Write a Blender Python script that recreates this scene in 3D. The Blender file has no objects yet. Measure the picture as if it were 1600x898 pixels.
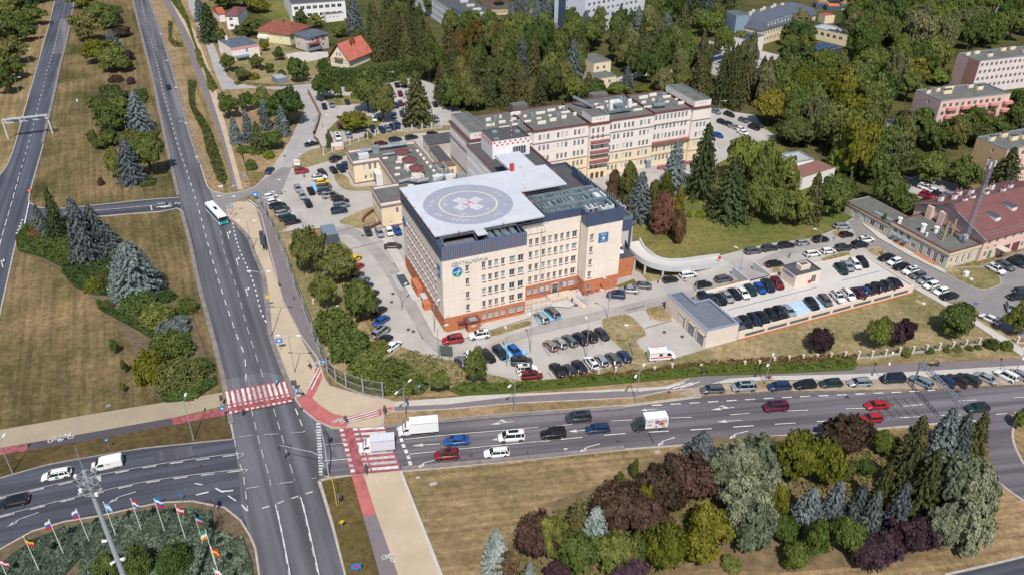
import bpy,math,random
import numpy as np
from mathutils import Vector,Matrix
from mathutils.geometry import tessellate_polygon
rnd=random.Random(7)
S=bpy.context.scene
C=S.collection
R=math.radians
# ---------------- camera: drone 100 m up, looking 32 degrees down ----------------
FPX,PITCH,ROLL,CAMH=1240.0,R(32.0),math.atan(22/1985),100.0
Fv=Vector((0,math.cos(PITCH),-math.sin(PITCH))); r0=Vector((1,0,0)); u0=r0.cross(Fv)
Rv=r0*math.cos(ROLL)+u0*math.sin(ROLL); Uv=-r0*math.sin(ROLL)+u0*math.cos(ROLL)
cam=bpy.data.cameras.new('camera'); co=bpy.data.objects.new('camera',cam); C.objects.link(co)
M3=Matrix((Rv,Uv,-Fv)).transposed()
co.matrix_world=Matrix.Translation((0,0,CAMH))@M3.to_4x4()
cam.sensor_width=36; cam.lens=FPX/1600*36; cam.clip_start=0.5; cam.clip_end=6000
S.camera=co
# ---------------- daylight ----------------
SUN_EL,SUN_AZ=R(54),R(-4+180)
W=bpy.data.worlds.new("World"); S.world=W; W.use_nodes=True
nt=W.node_tree; bg=nt.nodes['Background']; sky=nt.nodes.new('ShaderNodeTexSky')
sky.sky_type='NISHITA'; sky.sun_disc=False; sky.sun_elevation=SUN_EL; sky.sun_rotation=SUN_AZ
sky.air_density=1.0; sky.dust_density=1.2; sky.ozone_density=1.0
nt.links.new(sky.outputs[0],bg.inputs[0]); bg.inputs[1].default_value=0.098
sl=bpy.data.lights.new('sun','SUN'); sl.energy=4.2; sl.angle=R(0.53); sl.color=(1,.955,.88)
so=bpy.data.objects.new('sun',sl); C.objects.link(so)
sdir=Vector((math.sin(SUN_AZ)*math.cos(SUN_EL),math.cos(SUN_AZ)*math.cos(SUN_EL),math.sin(SUN_EL)))
so.rotation_euler=sdir.to_track_quat('Z','Y').to_euler(); so.location=(0,0,200)
S.view_settings.view_transform='Standard'; S.view_settings.look='None'
S.view_settings.exposure=0.08; S.view_settings.gamma=1.0
S.cycles.max_bounces=5; S.cycles.diffuse_bounces=2; S.cycles.glossy_bounces=2; S.cycles.transmission_bounces=3
S.cycles.transparent_max_bounces=6; S.cycles.caustics_reflective=False; S.cycles.caustics_refractive=False
def G(px,py,z=0.0):
 """point of the place seen at a photograph pixel, on the level z"""
 d=Fv*FPX+Rv*(px-800)-Uv*(py-449)
 t=(z-CAMH)/d.z
 return Vector((d.x*t,d.y*t,z))
def PX(p):
 d=Vector(p)-Vector((0,0,CAMH)); z=d.dot(Fv)
 return 800+FPX*d.dot(Rv)/z,449-FPX*d.dot(Uv)/z
def HT(b,ty):
 lo,hi=0.0,95.0
 for _ in range(30):
  m=(lo+hi)/2
  if PX((b.x,b.y,m))[1]>ty:lo=m
  else:hi=m
 return lo
def SC(p):
 return FPX/((Vector(p)-Vector((0,0,CAMH))).dot(Fv))
# ---------------- materials ----------------
MATS={}
def _n(t,k,**kw):
 n=t.nodes.new(k)
 for a,b in kw.items():
  if a in n.inputs:n.inputs[a].default_value=b
  else:setattr(n,a,b)
 return n
def mat(name,col,rough=.75,metal=0,var=.0,scale=1.0,col2=None,spec=.3,bump=0,rand=0,stretch=None,ang=0,detail=4,emit=0):
 if name in MATS:return MATS[name]
 m=bpy.data.materials.new(name); m.use_nodes=True; t=m.node_tree; b=t.nodes['Principled BSDF']
 b.inputs['Roughness'].default_value=rough; b.inputs['Metallic'].default_value=metal
 b.inputs['Specular IOR Level'].default_value=spec
 c4=(*col,1); b.inputs['Base Color'].default_value=c4
 out=None
 if var or col2 or bump:
  tc=_n(t,'ShaderNodeNewGeometry'); src=tc.outputs['Position']
  if stretch:
   mp=_n(t,'ShaderNodeMapping'); mp.vector_type='TEXTURE'
   mp.inputs['Rotation'].default_value=(0,0,ang); mp.inputs['Scale'].default_value=(1/stretch[0],1/stretch[1],1)
   t.links.new(src,mp.inputs[0]); src=mp.outputs[0]
  nz=_n(t,'ShaderNodeTexNoise'); nz.inputs['Scale'].default_value=scale; nz.inputs['Detail'].default_value=detail; nz.inputs['Roughness'].default_value=.62
  t.links.new(src,nz.inputs['Vector'])
  if var or col2:
   rp=_n(t,'ShaderNodeValToRGB'); rp.color_ramp.elements[0].position=.32; rp.color_ramp.elements[1].position=.68
   a=[max(0,x*(1-var)) for x in col]; e=col2 if col2 else [min(1,x*(1+var)) for x in col]
   rp.color_ramp.elements[0].color=(*a,1); rp.color_ramp.elements[1].color=(*e,1)
   t.links.new(nz.outputs[0],rp.inputs[0]); out=rp.outputs[0]
  if bump:
   bp=_n(t,'ShaderNodeBump'); bp.inputs['Strength'].default_value=bump; bp.inputs['Distance'].default_value=.1
   t.links.new(nz.outputs[0],bp.inputs['Height']); t.links.new(bp.outputs[0],b.inputs['Normal'])
 if rand:
  oi=_n(t,'ShaderNodeObjectInfo'); mx=_n(t,'ShaderNodeHueSaturation')
  mr=_n(t,'ShaderNodeMapRange'); mr.inputs[3].default_value=1-rand; mr.inputs[4].default_value=1+rand
  t.links.new(oi.outputs['Random'],mr.inputs[0]); t.links.new(mr.outputs[0],mx.inputs['Value'])
  if out:t.links.new(out,mx.inputs['Color'])
  else:mx.inputs['Color'].default_value=c4
  out=mx.outputs[0]
 if out:t.links.new(out,b.inputs['Base Color'])
 if emit:b.inputs['Emission Color'].default_value=c4; b.inputs['Emission Strength'].default_value=emit
 MATS[name]=m; return m
def grassmat(name,straw,green,bias=.5,stripe=None,seed=0,bare=None):
 if name in MATS:return MATS[name]
 m=bpy.data.materials.new(name); m.use_nodes=True; t=m.node_tree; b=t.nodes['Principled BSDF']
 b.inputs['Roughness'].default_value=.95; b.inputs['Specular IOR Level'].default_value=.05
 g=_n(t,'ShaderNodeNewGeometry'); mp=_n(t,'ShaderNodeMapping'); mp.inputs['Location'].default_value=(seed*13.1,seed*7.7,seed)
 t.links.new(g.outputs['Position'],mp.inputs[0])
 def noise(sc,det=5,st=None,rough=.6):
  n=_n(t,'ShaderNodeTexNoise'); n.inputs['Scale'].default_value=sc; n.inputs['Detail'].default_value=det; n.inputs['Roughness'].default_value=rough
  if st:
   q=_n(t,'ShaderNodeMapping'); q.vector_type='TEXTURE'; q.inputs['Rotation'].default_value=(0,0,st[0]); q.inputs['Scale'].default_value=(1/st[2],1/st[1],1)
   t.links.new(mp.outputs[0],q.inputs[0]); t.links.new(q.outputs[0],n.inputs['Vector'])
  else:t.links.new(mp.outputs[0],n.inputs['Vector'])
  return n.outputs[0]
 def ramp(src,p0,p1,c0,c1):
  r=_n(t,'ShaderNodeValToRGB'); e=r.color_ramp.elements; e[0].position=p0; e[1].position=p1
  e[0].color=(*c0,1); e[1].color=(*c1,1); t.links.new(src,r.inputs[0]); return r.outputs[0]
 def mix(kind,f,a,c):
  x=_n(t,'ShaderNodeMix'); x.data_type='RGBA'; x.blend_type=kind
  if isinstance(f,float):x.inputs[0].default_value=f
  else:t.links.new(f,x.inputs[0])
  t.links.new(a,x.inputs[6]); t.links.new(c,x.inputs[7]); return x.outputs[2]
 c=ramp(noise(.055,6),bias-.16,bias+.16,straw,green)
 f=ramp(noise(.9,6,rough=.7),.3,.7,(.62,)*3,(1.38,)*3); c=mix('MULTIPLY',1.0,c,f)
 c=mix('MULTIPLY',1.0,c,ramp(noise(5,3,rough=.8),.3,.7,(.78,)*3,(1.22,)*3))
 p=ramp(noise(.16,5),.5,.72,(1,1,1),(.70,.74,.66)); c=mix('MULTIPLY',1.0,c,p)
 if stripe is not None:
  s=noise(1.0,3,(stripe,.75,.03)); c=mix('MULTIPLY',1.0,c,ramp(s,.4,.6,(.80,)*3,(1.18,1.17,1.14)))
 if bare:
  s=ramp(noise(.22,4),.62,.70,(0,0,0),(1,1,1)); r=_n(t,'ShaderNodeRGB'); r.outputs[0].default_value=(*bare,1)
  c=mix('MIX',s,c,r.outputs[0])
 t.links.new(c,b.inputs['Base Color'])
 bp=_n(t,'ShaderNodeBump'); bp.inputs['Strength'].default_value=.5; bp.inputs['Distance'].default_value=.25
 t.links.new(noise(3,4,rough=.8),bp.inputs['Height']); t.links.new(bp.outputs[0],b.inputs['Normal'])
 MATS[name]=m; return m
def asphalt(name,col,ang):
 """lane-wise tyre tracks and patches along the direction ang"""
 if name in MATS:return MATS[name]
 m=bpy.data.materials.new(name); m.use_nodes=True; t=m.node_tree; b=t.nodes['Principled BSDF']
 b.inputs['Roughness'].default_value=.8; b.inputs['Specular IOR Level'].default_value=.25
 g=_n(t,'ShaderNodeNewGeometry')
 def noise(sc,det,st=None):
  n=_n(t,'ShaderNodeTexNoise'); n.inputs['Scale'].default_value=sc; n.inputs['Detail'].default_value=det
  q=_n(t,'ShaderNodeMapping'); q.vector_type='TEXTURE'; q.inputs['Rotation'].default_value=(0,0,ang); s_=st or (1,1,1); q.inputs['Scale'].default_value=tuple(1/k for k in s_)
  t.links.new(g.outputs['Position'],q.inputs[0]); t.links.new(q.outputs[0],n.inputs['Vector']); return n.outputs[0]
 def ramp(src,p0,p1,a,c):
  r=_n(t,'ShaderNodeValToRGB'); e=r.color_ramp.elements; e[0].position=p0; e[1].position=p1
  e[0].color=(a,a,a,1); e[1].color=(c,c,c,1); t.links.new(src,r.inputs[0]); return r.outputs[0]
 cur=None
 for o in (ramp(noise(1,3,(.012,.55,1)),.38,.62,.72,1.28),ramp(noise(.05,4),.4,.6,.92,1.08),ramp(noise(3,4),.3,.7,.93,1.07)):
  x=_n(t,'ShaderNodeMix'); x.data_type='RGBA'; x.blend_type='MULTIPLY'; x.inputs[0].default_value=1
  if cur is None:x.inputs[6].default_value=(*col,1)
  else:t.links.new(cur,x.inputs[6])
  t.links.new(o,x.inputs[7]); cur=x.outputs[2]
 t.links.new(cur,b.inputs['Base Color']); MATS[name]=m; return m
def leafmat(name,col,col2,trans=.25,rand=.28):
 if name in MATS:return MATS[name]
 m=bpy.data.materials.new(name); m.use_nodes=True; t=m.node_tree; b=t.nodes['Principled BSDF']; o=t.nodes['Material Output']
 b.inputs['Roughness'].default_value=.6; b.inputs['Specular IOR Level'].default_value=.2
 g=_n(t,'ShaderNodeNewGeometry'); n=_n(t,'ShaderNodeTexNoise'); n.inputs['Scale'].default_value=.55; n.inputs['Detail'].default_value=4; n.inputs['Roughness'].default_value=.7
 t.links.new(g.outputs['Position'],n.inputs['Vector'])
 r=_n(t,'ShaderNodeValToRGB'); e=r.color_ramp.elements; e[0].position=.35; e[1].position=.66; e[0].color=(*col,1); e[1].color=(*col2,1)
 t.links.new(n.outputs[0],r.inputs[0])
 oi=_n(t,'ShaderNodeObjectInfo'); hs=_n(t,'ShaderNodeHueSaturation'); mr=_n(t,'ShaderNodeMapRange'); mr.inputs[3].default_value=1-rand; mr.inputs[4].default_value=1+rand
 mh=_n(t,'ShaderNodeMapRange'); mh.inputs[3].default_value=.5+.026; mh.inputs[4].default_value=.5-.026
 t.links.new(oi.outputs['Random'],mr.inputs[0]); t.links.new(mr.outputs[0],hs.inputs['Value']); t.links.new(oi.outputs['Random'],mh.inputs[0]); t.links.new(mh.outputs[0],hs.inputs['Hue'])
 t.links.new(r.outputs[0],hs.inputs['Color']); t.links.new(hs.outputs[0],b.inputs['Base Color'])
 tr=_n(t,'ShaderNodeBsdfTranslucent'); t.links.new(hs.outputs[0],tr.inputs['Color']); mx=_n(t,'ShaderNodeMixShader'); mx.inputs[0].default_value=trans
 t.links.new(b.outputs[0],mx.inputs[1]); t.links.new(tr.outputs[0],mx.inputs[2]); t.links.new(mx.outputs[0],o.inputs['Surface'])
 MATS[name]=m; return m
# ---------------- mesh collector ----------------
class MB:
 def __init__(s):s.v=[]; s.f=[]; s.mi=[]; s.mats=[]; s.M=None; s.cur=0; s.sm=[]; s.smooth=False
 def use(s,m):
  if m not in s.mats:s.mats.append(m)
  s.cur=s.mats.index(m); return s
 def add(s,vs,fs):
  b=len(s.v)
  for p in vs:s.v.append(tuple(s.M@Vector(p)) if s.M else tuple(p))
  for f in fs:s.f.append([b+i for i in f]); s.mi.append(s.cur); s.sm.append(s.smooth)
  return s
 def quad(s,*p):return s.add(p,[list(range(len(p)))])
 def box(s,x0,x1,y0,y1,z0,z1):
  return s.add([(x0,y0,z0),(x1,y0,z0),(x1,y1,z0),(x0,y1,z0),(x0,y0,z1),(x1,y0,z1),(x1,y1,z1),(x0,y1,z1)],
  [[0,3,2,1],[4,5,6,7],[0,1,5,4],[1,2,6,5],[2,3,7,6],[3,0,4,7]])
 def prism(s,poly,z0,z1,bottom=False):
  a=sum(poly[i][0]*poly[(i+1)%len(poly)][1]-poly[(i+1)%len(poly)][0]*poly[i][1] for i in range(len(poly)))
  if a<0:poly=poly[::-1]
  n=len(poly); vs=[(p[0],p[1],z0) for p in poly]+[(p[0],p[1],z1) for p in poly]
  fs=[[i,(i+1)%n,n+(i+1)%n,n+i] for i in range(n)]
  for t in tessellate_polygon([[Vector((p[0],p[1],0)) for p in poly]]):
   t=list(t); A,B,D=(poly[i] for i in t)
   if (B[0]-A[0])*(D[1]-A[1])-(B[1]-A[1])*(D[0]-A[0])<0:t=t[::-1]
   fs.append([n+i for i in t])
   if bottom:fs.append([i for i in t[::-1]])
  return s.add(vs,fs)
 def sheet(s,poly,z):
  n=len(poly); fs=[]
  for t in tessellate_polygon([[Vector((p[0],p[1],0)) for p in poly]]):
   t=list(t); A,B,D=(poly[i] for i in t)
   if (B[0]-A[0])*(D[1]-A[1])-(B[1]-A[1])*(D[0]-A[0])<0:t=t[::-1]
   fs.append(t)
  return s.add([(p[0],p[1],z) for p in poly],fs)
 def cyl(s,p0,p1,r0,r1=None,n=8,caps=True):
  p0=Vector(p0); p1=Vector(p1); r1=r0 if r1 is None else r1; d=(p1-p0).normalized()
  a=d.orthogonal().normalized(); b=d.cross(a); vs=[]
  for p,r in ((p0,r0),(p1,r1)):
   for i in range(n):t=2*math.pi*i/n; vs.append(p+a*(r*math.cos(t))+b*(r*math.sin(t)))
  fs=[[i,(i+1)%n,n+(i+1)%n,n+i] for i in range(n)]
  if caps:fs+=[list(range(n))[::-1],list(range(n,2*n))]
  return s.add(vs,fs)
 def tube(s,pts,r,n=6):
  for a,b in zip(pts,pts[1:]):s.cyl(a,b,r,r,n)
  return s
 def bar(s,p0,p1,w,h):
  p0=Vector(p0); p1=Vector(p1); d=(p1-p0).normalized(); side=d.cross(Vector((0,0,1)))
  side=side.normalized() if side.length>1e-4 else Vector((1,0,0)); up=side.cross(d)
  o=[side*a*w/2+up*b*h/2 for a,b in ((-1,-1),(1,-1),(1,1),(-1,1))]
  return s.add([p0+q for q in o]+[p1+q for q in o],[[0,1,2,3],[7,6,5,4],[0,4,5,1],[1,5,6,2],[2,6,7,3],[3,7,4,0]])
 def ribbon(s,pts,w,z0,z1=None,closed=False):
  """flat strip (or kerb if z1 is given) along a polyline"""
  n=len(pts); L=[]; Rr=[]
  for i in range(n):
   a=Vector(pts[(i-1)%n][:2]) if (i or closed) else None; c=Vector(pts[(i+1)%n][:2]) if (i<n-1 or closed) else None; p=Vector(pts[i][:2])
   d1=(p-a).normalized() if a is not None else None; d2=(c-p).normalized() if c is not None else None
   d1=d1 or d2; d2=d2 or d1; t=d1+d2; t=t.normalized() if t.length>1e-5 else d1
   nn=Vector((-t.y,t.x)); k=min(2.0,1/max(.35,abs(nn.dot(Vector((-d1.y,d1.x))))))
   L.append(p+nn*w/2*k); Rr.append(p-nn*w/2*k)
  top=z1 if z1 is not None else z0
  rng=range(n if closed else n-1)
  vs=[(p.x,p.y,top) for p in L]+[(p.x,p.y,top) for p in Rr]; fs=[[n+i,n+(i+1)%n,(i+1)%n,i] for i in rng]
  if z1 is not None:
   vs+=[(p.x,p.y,z0) for p in L]+[(p.x,p.y,z0) for p in Rr]
   fs+=[[i,(i+1)%n,2*n+(i+1)%n,2*n+i] for i in rng]+[[n+(i+1)%n,n+i,3*n+i,3*n+(i+1)%n] for i in rng]
  return s.add(vs,fs)
 def mesh(s,name):
  me=bpy.data.meshes.new(name); me.from_pydata(s.v,[],s.f)
  for m in s.mats:me.materials.append(m)
  me.polygons.foreach_set('material_index',s.mi)
  if any(s.sm):me.polygons.foreach_set('use_smooth',s.sm)
  me.update(); return me
 def build(s,name,parent=None,loc=None,rot=0):
  return put(s.mesh(name),name,parent,loc,rot)
def MU(m):return MB().use(m)
def put(me,name,parent=None,loc=None,rot=0,scale=None):
 o=bpy.data.objects.new(name,me); C.objects.link(o)
 if parent:o.parent=parent
 if loc is not None:o.location=loc
 if rot:o.rotation_euler=(0,0,rot)
 if scale:o.scale=scale
 return o
def tag(o,label=None,cat=None,group=None,kind=None):
 if label:o['label']=label
 if cat:o['category']=cat
 if group:o['group']=group
 if kind:o['kind']=kind
 return o
def thing(name,label,cat,loc=(0,0,0),rot=0,group=None):
 o=put(None,name,None,loc,rot); o.empty_display_size=.5
 return tag(o,label,cat,group)
def clone(root,loc,rot=0,label=None,group=None,scale=None):
 r=root.copy(); C.objects.link(r); r.location=loc; r.rotation_euler=(0,0,rot)
 if scale:r.scale=scale
 if label:r['label']=label
 if group:r['group']=group
 for ch in root.children:
  c=ch.copy(); C.objects.link(c); c.parent=r
  for g in ch.children:
   d=g.copy(); C.objects.link(d); d.parent=c
 return r
def smoothpx(pts,k=4,closed=False):
 """Catmull-Rom through points"""
 n=len(pts); out=[]
 rng=range(n) if closed else range(n-1)
 for i in rng:
  P=[Vector(pts[j%n] if closed else pts[min(max(j,0),n-1)]) for j in (i-1,i,i+1,i+2)]
  for q in range(k):
   t=q/k; out.append(.5*((2*P[1])+(P[2]-P[0])*t+(2*P[0]-5*P[1]+4*P[2]-P[3])*t*t+(3*P[1]-P[0]-3*P[2]+P[3])*t**3))
 if not closed:out.append(Vector(pts[-1]))
 return out
def GP(pts,z=0,smooth=0,closed=True):
 w=[G(p[0],p[1],z).to_2d() for p in pts]
 return smoothpx(w,smooth,closed) if smooth else w
# ================= THE GROUND =================
def dirang(a,b):
 d=G(*b)-G(*a); return math.atan2(d.y,d.x)
AA,AB,AC,AW=dirang((24,225),(104,0)),dirang((345,600),(258,220)),dirang((640,735),(1200,682)),dirang((0,747),(365,685))
straw,green=(.31,.215,.12),(.145,.125,.055)
M_lawn=grassmat('dry_mown_lawn',straw,(.17,.14,.06),.50,stripe=AB)
M_lawnL=grassmat('left_lawn',(.225,.158,.085),(.088,.082,.034),.50,stripe=AB,seed=3)
M_lawnS=grassmat('straw_lawn',(.33,.225,.13),(.20,.155,.075),.54,stripe=AC,seed=5)
M_yard=grassmat('yard_grass',(.34,.26,.15),(.15,.145,.055),.52,seed=2,bare=(.40,.31,.20))
M_verge=grassmat('verge_grass',(.34,.235,.14),(.20,.15,.07),.56,seed=8)
M_park=grassmat('park_grass',(.22,.185,.07),(.11,.13,.034),.48,seed=4)
M_forest=grassmat('wood_floor',(.12,.105,.045),(.05,.068,.020),.48,seed=6)
M_soil=mat('bare_soil',(.135,.10,.062),.95,var=.3,scale=.8)
M_asA=asphalt('asphalt_left_road',(.078,.083,.108),AA); M_asB=asphalt('asphalt_main_road',(.106,.105,.119),AB)
M_asC=asphalt('asphalt_east_road',(.135,.122,.138),AC); M_asW=asphalt('asphalt_west_road',(.070,.076,.096),AW)
M_asG=mat('asphalt_grey',(.24,.222,.22),.85,var=.12,scale=.15,detail=7)
M_conc=mat('concrete_paving',(.415,.385,.36),.85,var=.14,scale=.12,detail=7)
M_conc2=mat('light_slab_paving',(.50,.47,.43),.85,var=.08,scale=.25,detail=6)
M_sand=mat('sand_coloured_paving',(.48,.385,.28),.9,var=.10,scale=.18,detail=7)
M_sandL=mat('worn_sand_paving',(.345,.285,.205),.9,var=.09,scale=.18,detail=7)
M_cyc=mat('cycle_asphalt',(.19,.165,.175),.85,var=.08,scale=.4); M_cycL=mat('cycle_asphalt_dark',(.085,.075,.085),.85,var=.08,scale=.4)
M_red=mat('red_cycle_surface',(.44,.135,.13),.85,var=.22,scale=.35,detail=6); M_redZ=mat('red_crossing_paint',(.31,.09,.10),.8,var=.45,scale=1.3,detail=6)
M_white=mat('white_road_paint',(.60,.585,.565),.75,var=.28,scale=.9); M_worn=mat('worn_road_paint',(.42,.41,.41),.75,var=.3,scale=1.8,detail=6)
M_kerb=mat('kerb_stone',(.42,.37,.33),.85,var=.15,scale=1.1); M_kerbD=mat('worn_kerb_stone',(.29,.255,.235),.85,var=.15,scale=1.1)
M_blue=mat('blue_bay_paint',(.20,.50,.72),.75,var=.10,scale=.8,detail=5); M_yel=mat('yellow_kerb_paint',(.72,.52,.10),.7)
M_roadstr=mat('street_concrete',(.36,.34,.34),.85,var=.12,scale=.2)
_z=[0.0]
def lev():_z[0]+=.004; return _z[0]
def area(name,poly,m,z=None,smooth=0,thick=None,kerb=None,kerbm=None):
 mb=MU(m); w=GP(poly,0,smooth); zz=z if z is not None else lev()
 if thick:mb.prism(w,.0,thick)
 else:mb.sheet(w,zz)
 o=tag(mb.build(name),kind='structure')
 if kerb:
  k=MB(); k.use(kerbm or M_kerb); k.ribbon(w,kerb,0,(thick or zz)+(.006 if thick else .11),True); k.build('kerb',o)
 return o
g=MU(M_lawn); N=24; E_=3200
for i in range(N):
 for j in range(N):
  x0,x1=-E_+2*E_*i/N,-E_+2*E_*(i+1)/N; y0,y1=-E_+2*E_*j/N+800,-E_+2*E_*(j+1)/N+800
  g.quad((x0,y0,0),(x1,y0,0),(x1,y1,0),(x0,y1,0))
ground=tag(g.build('ground'),kind='structure')
area('lawn',[(66,225),(116,0),(150,-120),(185,-120),(207,0),(258,224),(296,380),(349,600),(354,612),(150,645),(0,670),(-200,720),(-90,480),(9,450),(26,375)],M_lawnL)
area('wood_floor',[(340,-60),(345,20),(400,70),(510,134),(650,120),(700,200),(1000,170),(1100,190),(1330,345),(1340,330),(1420,300),(1560,285),(1720,270),(1800,-60)],M_forest,smooth=0)
area('park_lawn',[(985,425),(990,330),(1000,280),(1110,250),(1180,180),(1330,345),(1270,374),(1160,392),(1125,400),(1030,410)],M_park)
area('dry_lawn',[(634,740),(800,724),(1083,699),(1270,681),(1540,655),(1533,708),(1546,736),(1600,785),(1700,840),(1476,900),(1400,960),(700,960),(690,898)],M_lawnS)
area('yard_lawn',[(1103,545),(1152,531),(1418,459),(1440,452),(1590,555),(1590,560),(1200,577),(1000,590),(700,612),(640,606),(600,560),(600,540),(625,540),(713,563),(735,578),(815,594),(985,566),(1053,560)],M_yard)
area('garden_lawn',[(432,362),(505,352),(555,395),(560,480),(600,560),(600,590),(560,590),(512,570),(475,483),(445,420)],M_yard)
area('verge_lawn',[(234,0),(262,0),(300,170),(345,280),(350,298),(340,302),(321,283),(302,225),(270,113)],M_verge)
area('verge_lawn',[(262,0),(292,0),(338,120),(345,140),(375,225),(388,268),(420,270),(440,262),(440,200),(460,150),(350,150),(392,290),(376,300)],M_verge)
# hospital paving and streets (light concrete)
pav=[(348,303),(376,300),(400,291),(418,272),(440,240),(452,222),(470,185),(476,170),(468,152),(455,141),(470,136),(520,136),(600,125),(650,122),(700,140),(735,200),(1100,190),(1110,170),
(1180,180),(1200,215),(1110,262),(1030,300),(990,330),(985,420),(1000,426),(1013,441),(1088,423),(1123,400),(1200,381),(1270,373),(1313,355),(1325,345),(1334,340),(1344,345),(1378,366),(1420,391),(1476,421),
(1500,440),(1433,450),(1420,458),(1152,531),(1103,545),(1053,560),(1025,566),(985,566),(875,591),(815,594),(735,579),(713,563),(676,558),(651,550),(626,541),(612,553),(598,549),(590,520),(580,480),(564,440),(553,408),(551,392),(530,375),(505,356),(432,363),(425,330),(400,302),(372,312),(355,325)]
area('hospital_paving',pav,M_conc)
area('street',[(304,0),(326,50),(346,100),(356,120),(372,131),(400,136),(440,136),(482,131),(520,132),(648,122),(650,127),(520,140),(484,146),(500,180),(492,206),(487,235),(470,250),(440,262),(452,222),(475,173),(468,152),(455,142),(400,138),(347,141),(338,120),(321,68),(296,15),(285,-40),(292,-40)],M_roadstr)
area('car_park',[(1325,346),(1336,342),(1346,350),(1378,370),(1420,395),(1476,424),(1500,418),(1530,416),(1560,405),(1660,370),(1760,560),(1620,540),(1581,518),(1571,516),(1533,496),(1503,470),(1483,473),(1440,446),(1400,420),(1345,384)],M_asG)
area('street',[(1110,172),(1135,170),(1200,205),(1215,215),(1200,222),(1150,207),(1113,192)],M_conc)
area('back_yard',[(1410,282),(1440,272),(1500,290),(1490,312),(1450,318),(1420,300)],M_conc)
area('street',[(1090,62),(1150,70),(1240,92),(1330,105),(1330,112),(1240,104),(1150,84),(1090,76)],M_conc)
# roads
roadA=area('road_left',[(86,-0),(75,45),(38,175),(24,225),(12,257),(0,274),(-70,360),(-190,660),(-40,665),(-12,545),(9,450),(26,375),(34,352),(45,311),(54,275),(68,225),(83,160),(96,100),(105,65),(118,0),(142,-150),(112,-150)],M_asA,smooth=0)
roadB=area('road_main',[(207,0),(215,35),(234,108),(247,168),(258,220),(278,307),(283,329),(296,380),(311,450),(328,512),(350,600),(361,663),(365,686),(372,740),(376,810),(391,836),(400,856),(406,898),(410,990),(566,990),(541,898),(518,813),(499,751),(519,746),(523,669),(495,658),(473,640),(461,623),(445,583),(424,525),(421,500),(416,450),(411,425),(398,395),(386,368),(358,341),(340,312),(324,292),(313,257),(302,225),(286,170),(271,113),(251,48),(234,0),(205,-150),(178,-150)],M_asB)
roadC=area('road_east',[(499,751),(519,746),(548,743),(628,736),(800,720),(975,702),(1083,694),(1200,682),(1355,671),(1450,663),(1545,655),(1620,640),(1900,605),(2600,480),(2600,440),(1900,565),(1700,590),(1600,602),(1450,609),(1300,612),(1200,613),(1096,620),(975,635),(900,641),(800,648),(765,652),(682,658),(600,666),(545,671),(523,669)],M_asC)
roadW=area('road_west',[(365,686),(226,700),(150,712),(75,726),(0,747),(-120,780),(-160,910),(-60,880),(0,856),(50,828),(100,813),(160,803),(213,791),(251,783),(301,781),(351,791),(376,811),(392,837),(378,800),(373,740),(366,687)],M_asW)
roadF=area('link_road',[(45,311),(51,320),(63,325),(100,326),(150,321),(226,313),(280,309),(283,329),(251,331),(163,338),(95,345),(48,354),(34,352)],M_asW)
roadG=area('side_road',[(313,262),(321,283),(328,296),(348,303),(376,300),(400,291),(410,283),(440,262),(452,262),(440,292),(430,312),(412,322),(400,302),(378,312),(362,318),(356,328),(358,341),(340,330)],M_asG)
roadS=area('slip_road',[(1538,660),(1533,708),(1546,736),(1563,756),(1600,783),(1660,812),(1740,828),(1800,822),(2300,660),(2300,560),(1900,730),(1760,762),(1690,756),(1640,745),(1600,726),(1586,698),(1582,676),(1588,650),(1545,652)],M_asC)
roadD=area('road_lower_right',[(1300,945),(1400,918),(1476,898),(1551,881),(1600,869),(1760,834),(1900,790),(2400,620),(2500,700),(1900,900),(1600,980),(1300,1060),(1000,1150),(900,1060),(1100,1000)],M_asW)
area('road_patch',[(243,76),(258,78),(286,168),(290,184),(274,184),(262,130)],asphalt('asphalt_patch',(.14,.14,.155),AB)); area('road_patch',[(350,594),(412,581),(446,588),(450,596),(352,611)],MATS['asphalt_patch'])
area('road_patch',[(352,348),(384,374),(398,402),(414,450),(419,505),(405,505),(384,430),(366,380)],asphalt('asphalt_patch_dark',(.105,.105,.125),AB)); area('road_patch',[(520,700),(548,697),(549,712),(522,715)],MATS['asphalt_patch'])
area('road_patch',[(93,30),(112,30),(100,84),(82,86)],MATS['asphalt_patch']); area('road_patch',[(1440,614),(1500,611),(1510,624),(1448,627)],asphalt('asphalt_patch_e',(.105,.098,.11),AC)); area('road_patch',[(240,706),(300,697),(302,712),(243,722)],MATS['asphalt_patch_dark'])
area('road_patch',[(408,345),(398,318),(440,268),(455,262),(440,300),(432,312)],MATS['asphalt_grey']); area('drive_lane',[(500,375),(545,352),(606,402),(650,470),(690,540),(740,546),(830,512),(960,480),(1100,446),(1220,392),(1330,372),(1332,378),(1230,400),(1110,456),(960,494),(830,524),(740,557),(680,549),(632,480),(590,410),(545,366),(500,382)],mat('worn_concrete_lane',(.33,.305,.29),.85,var=.16,scale=.2,detail=7),smooth=3)
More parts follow.
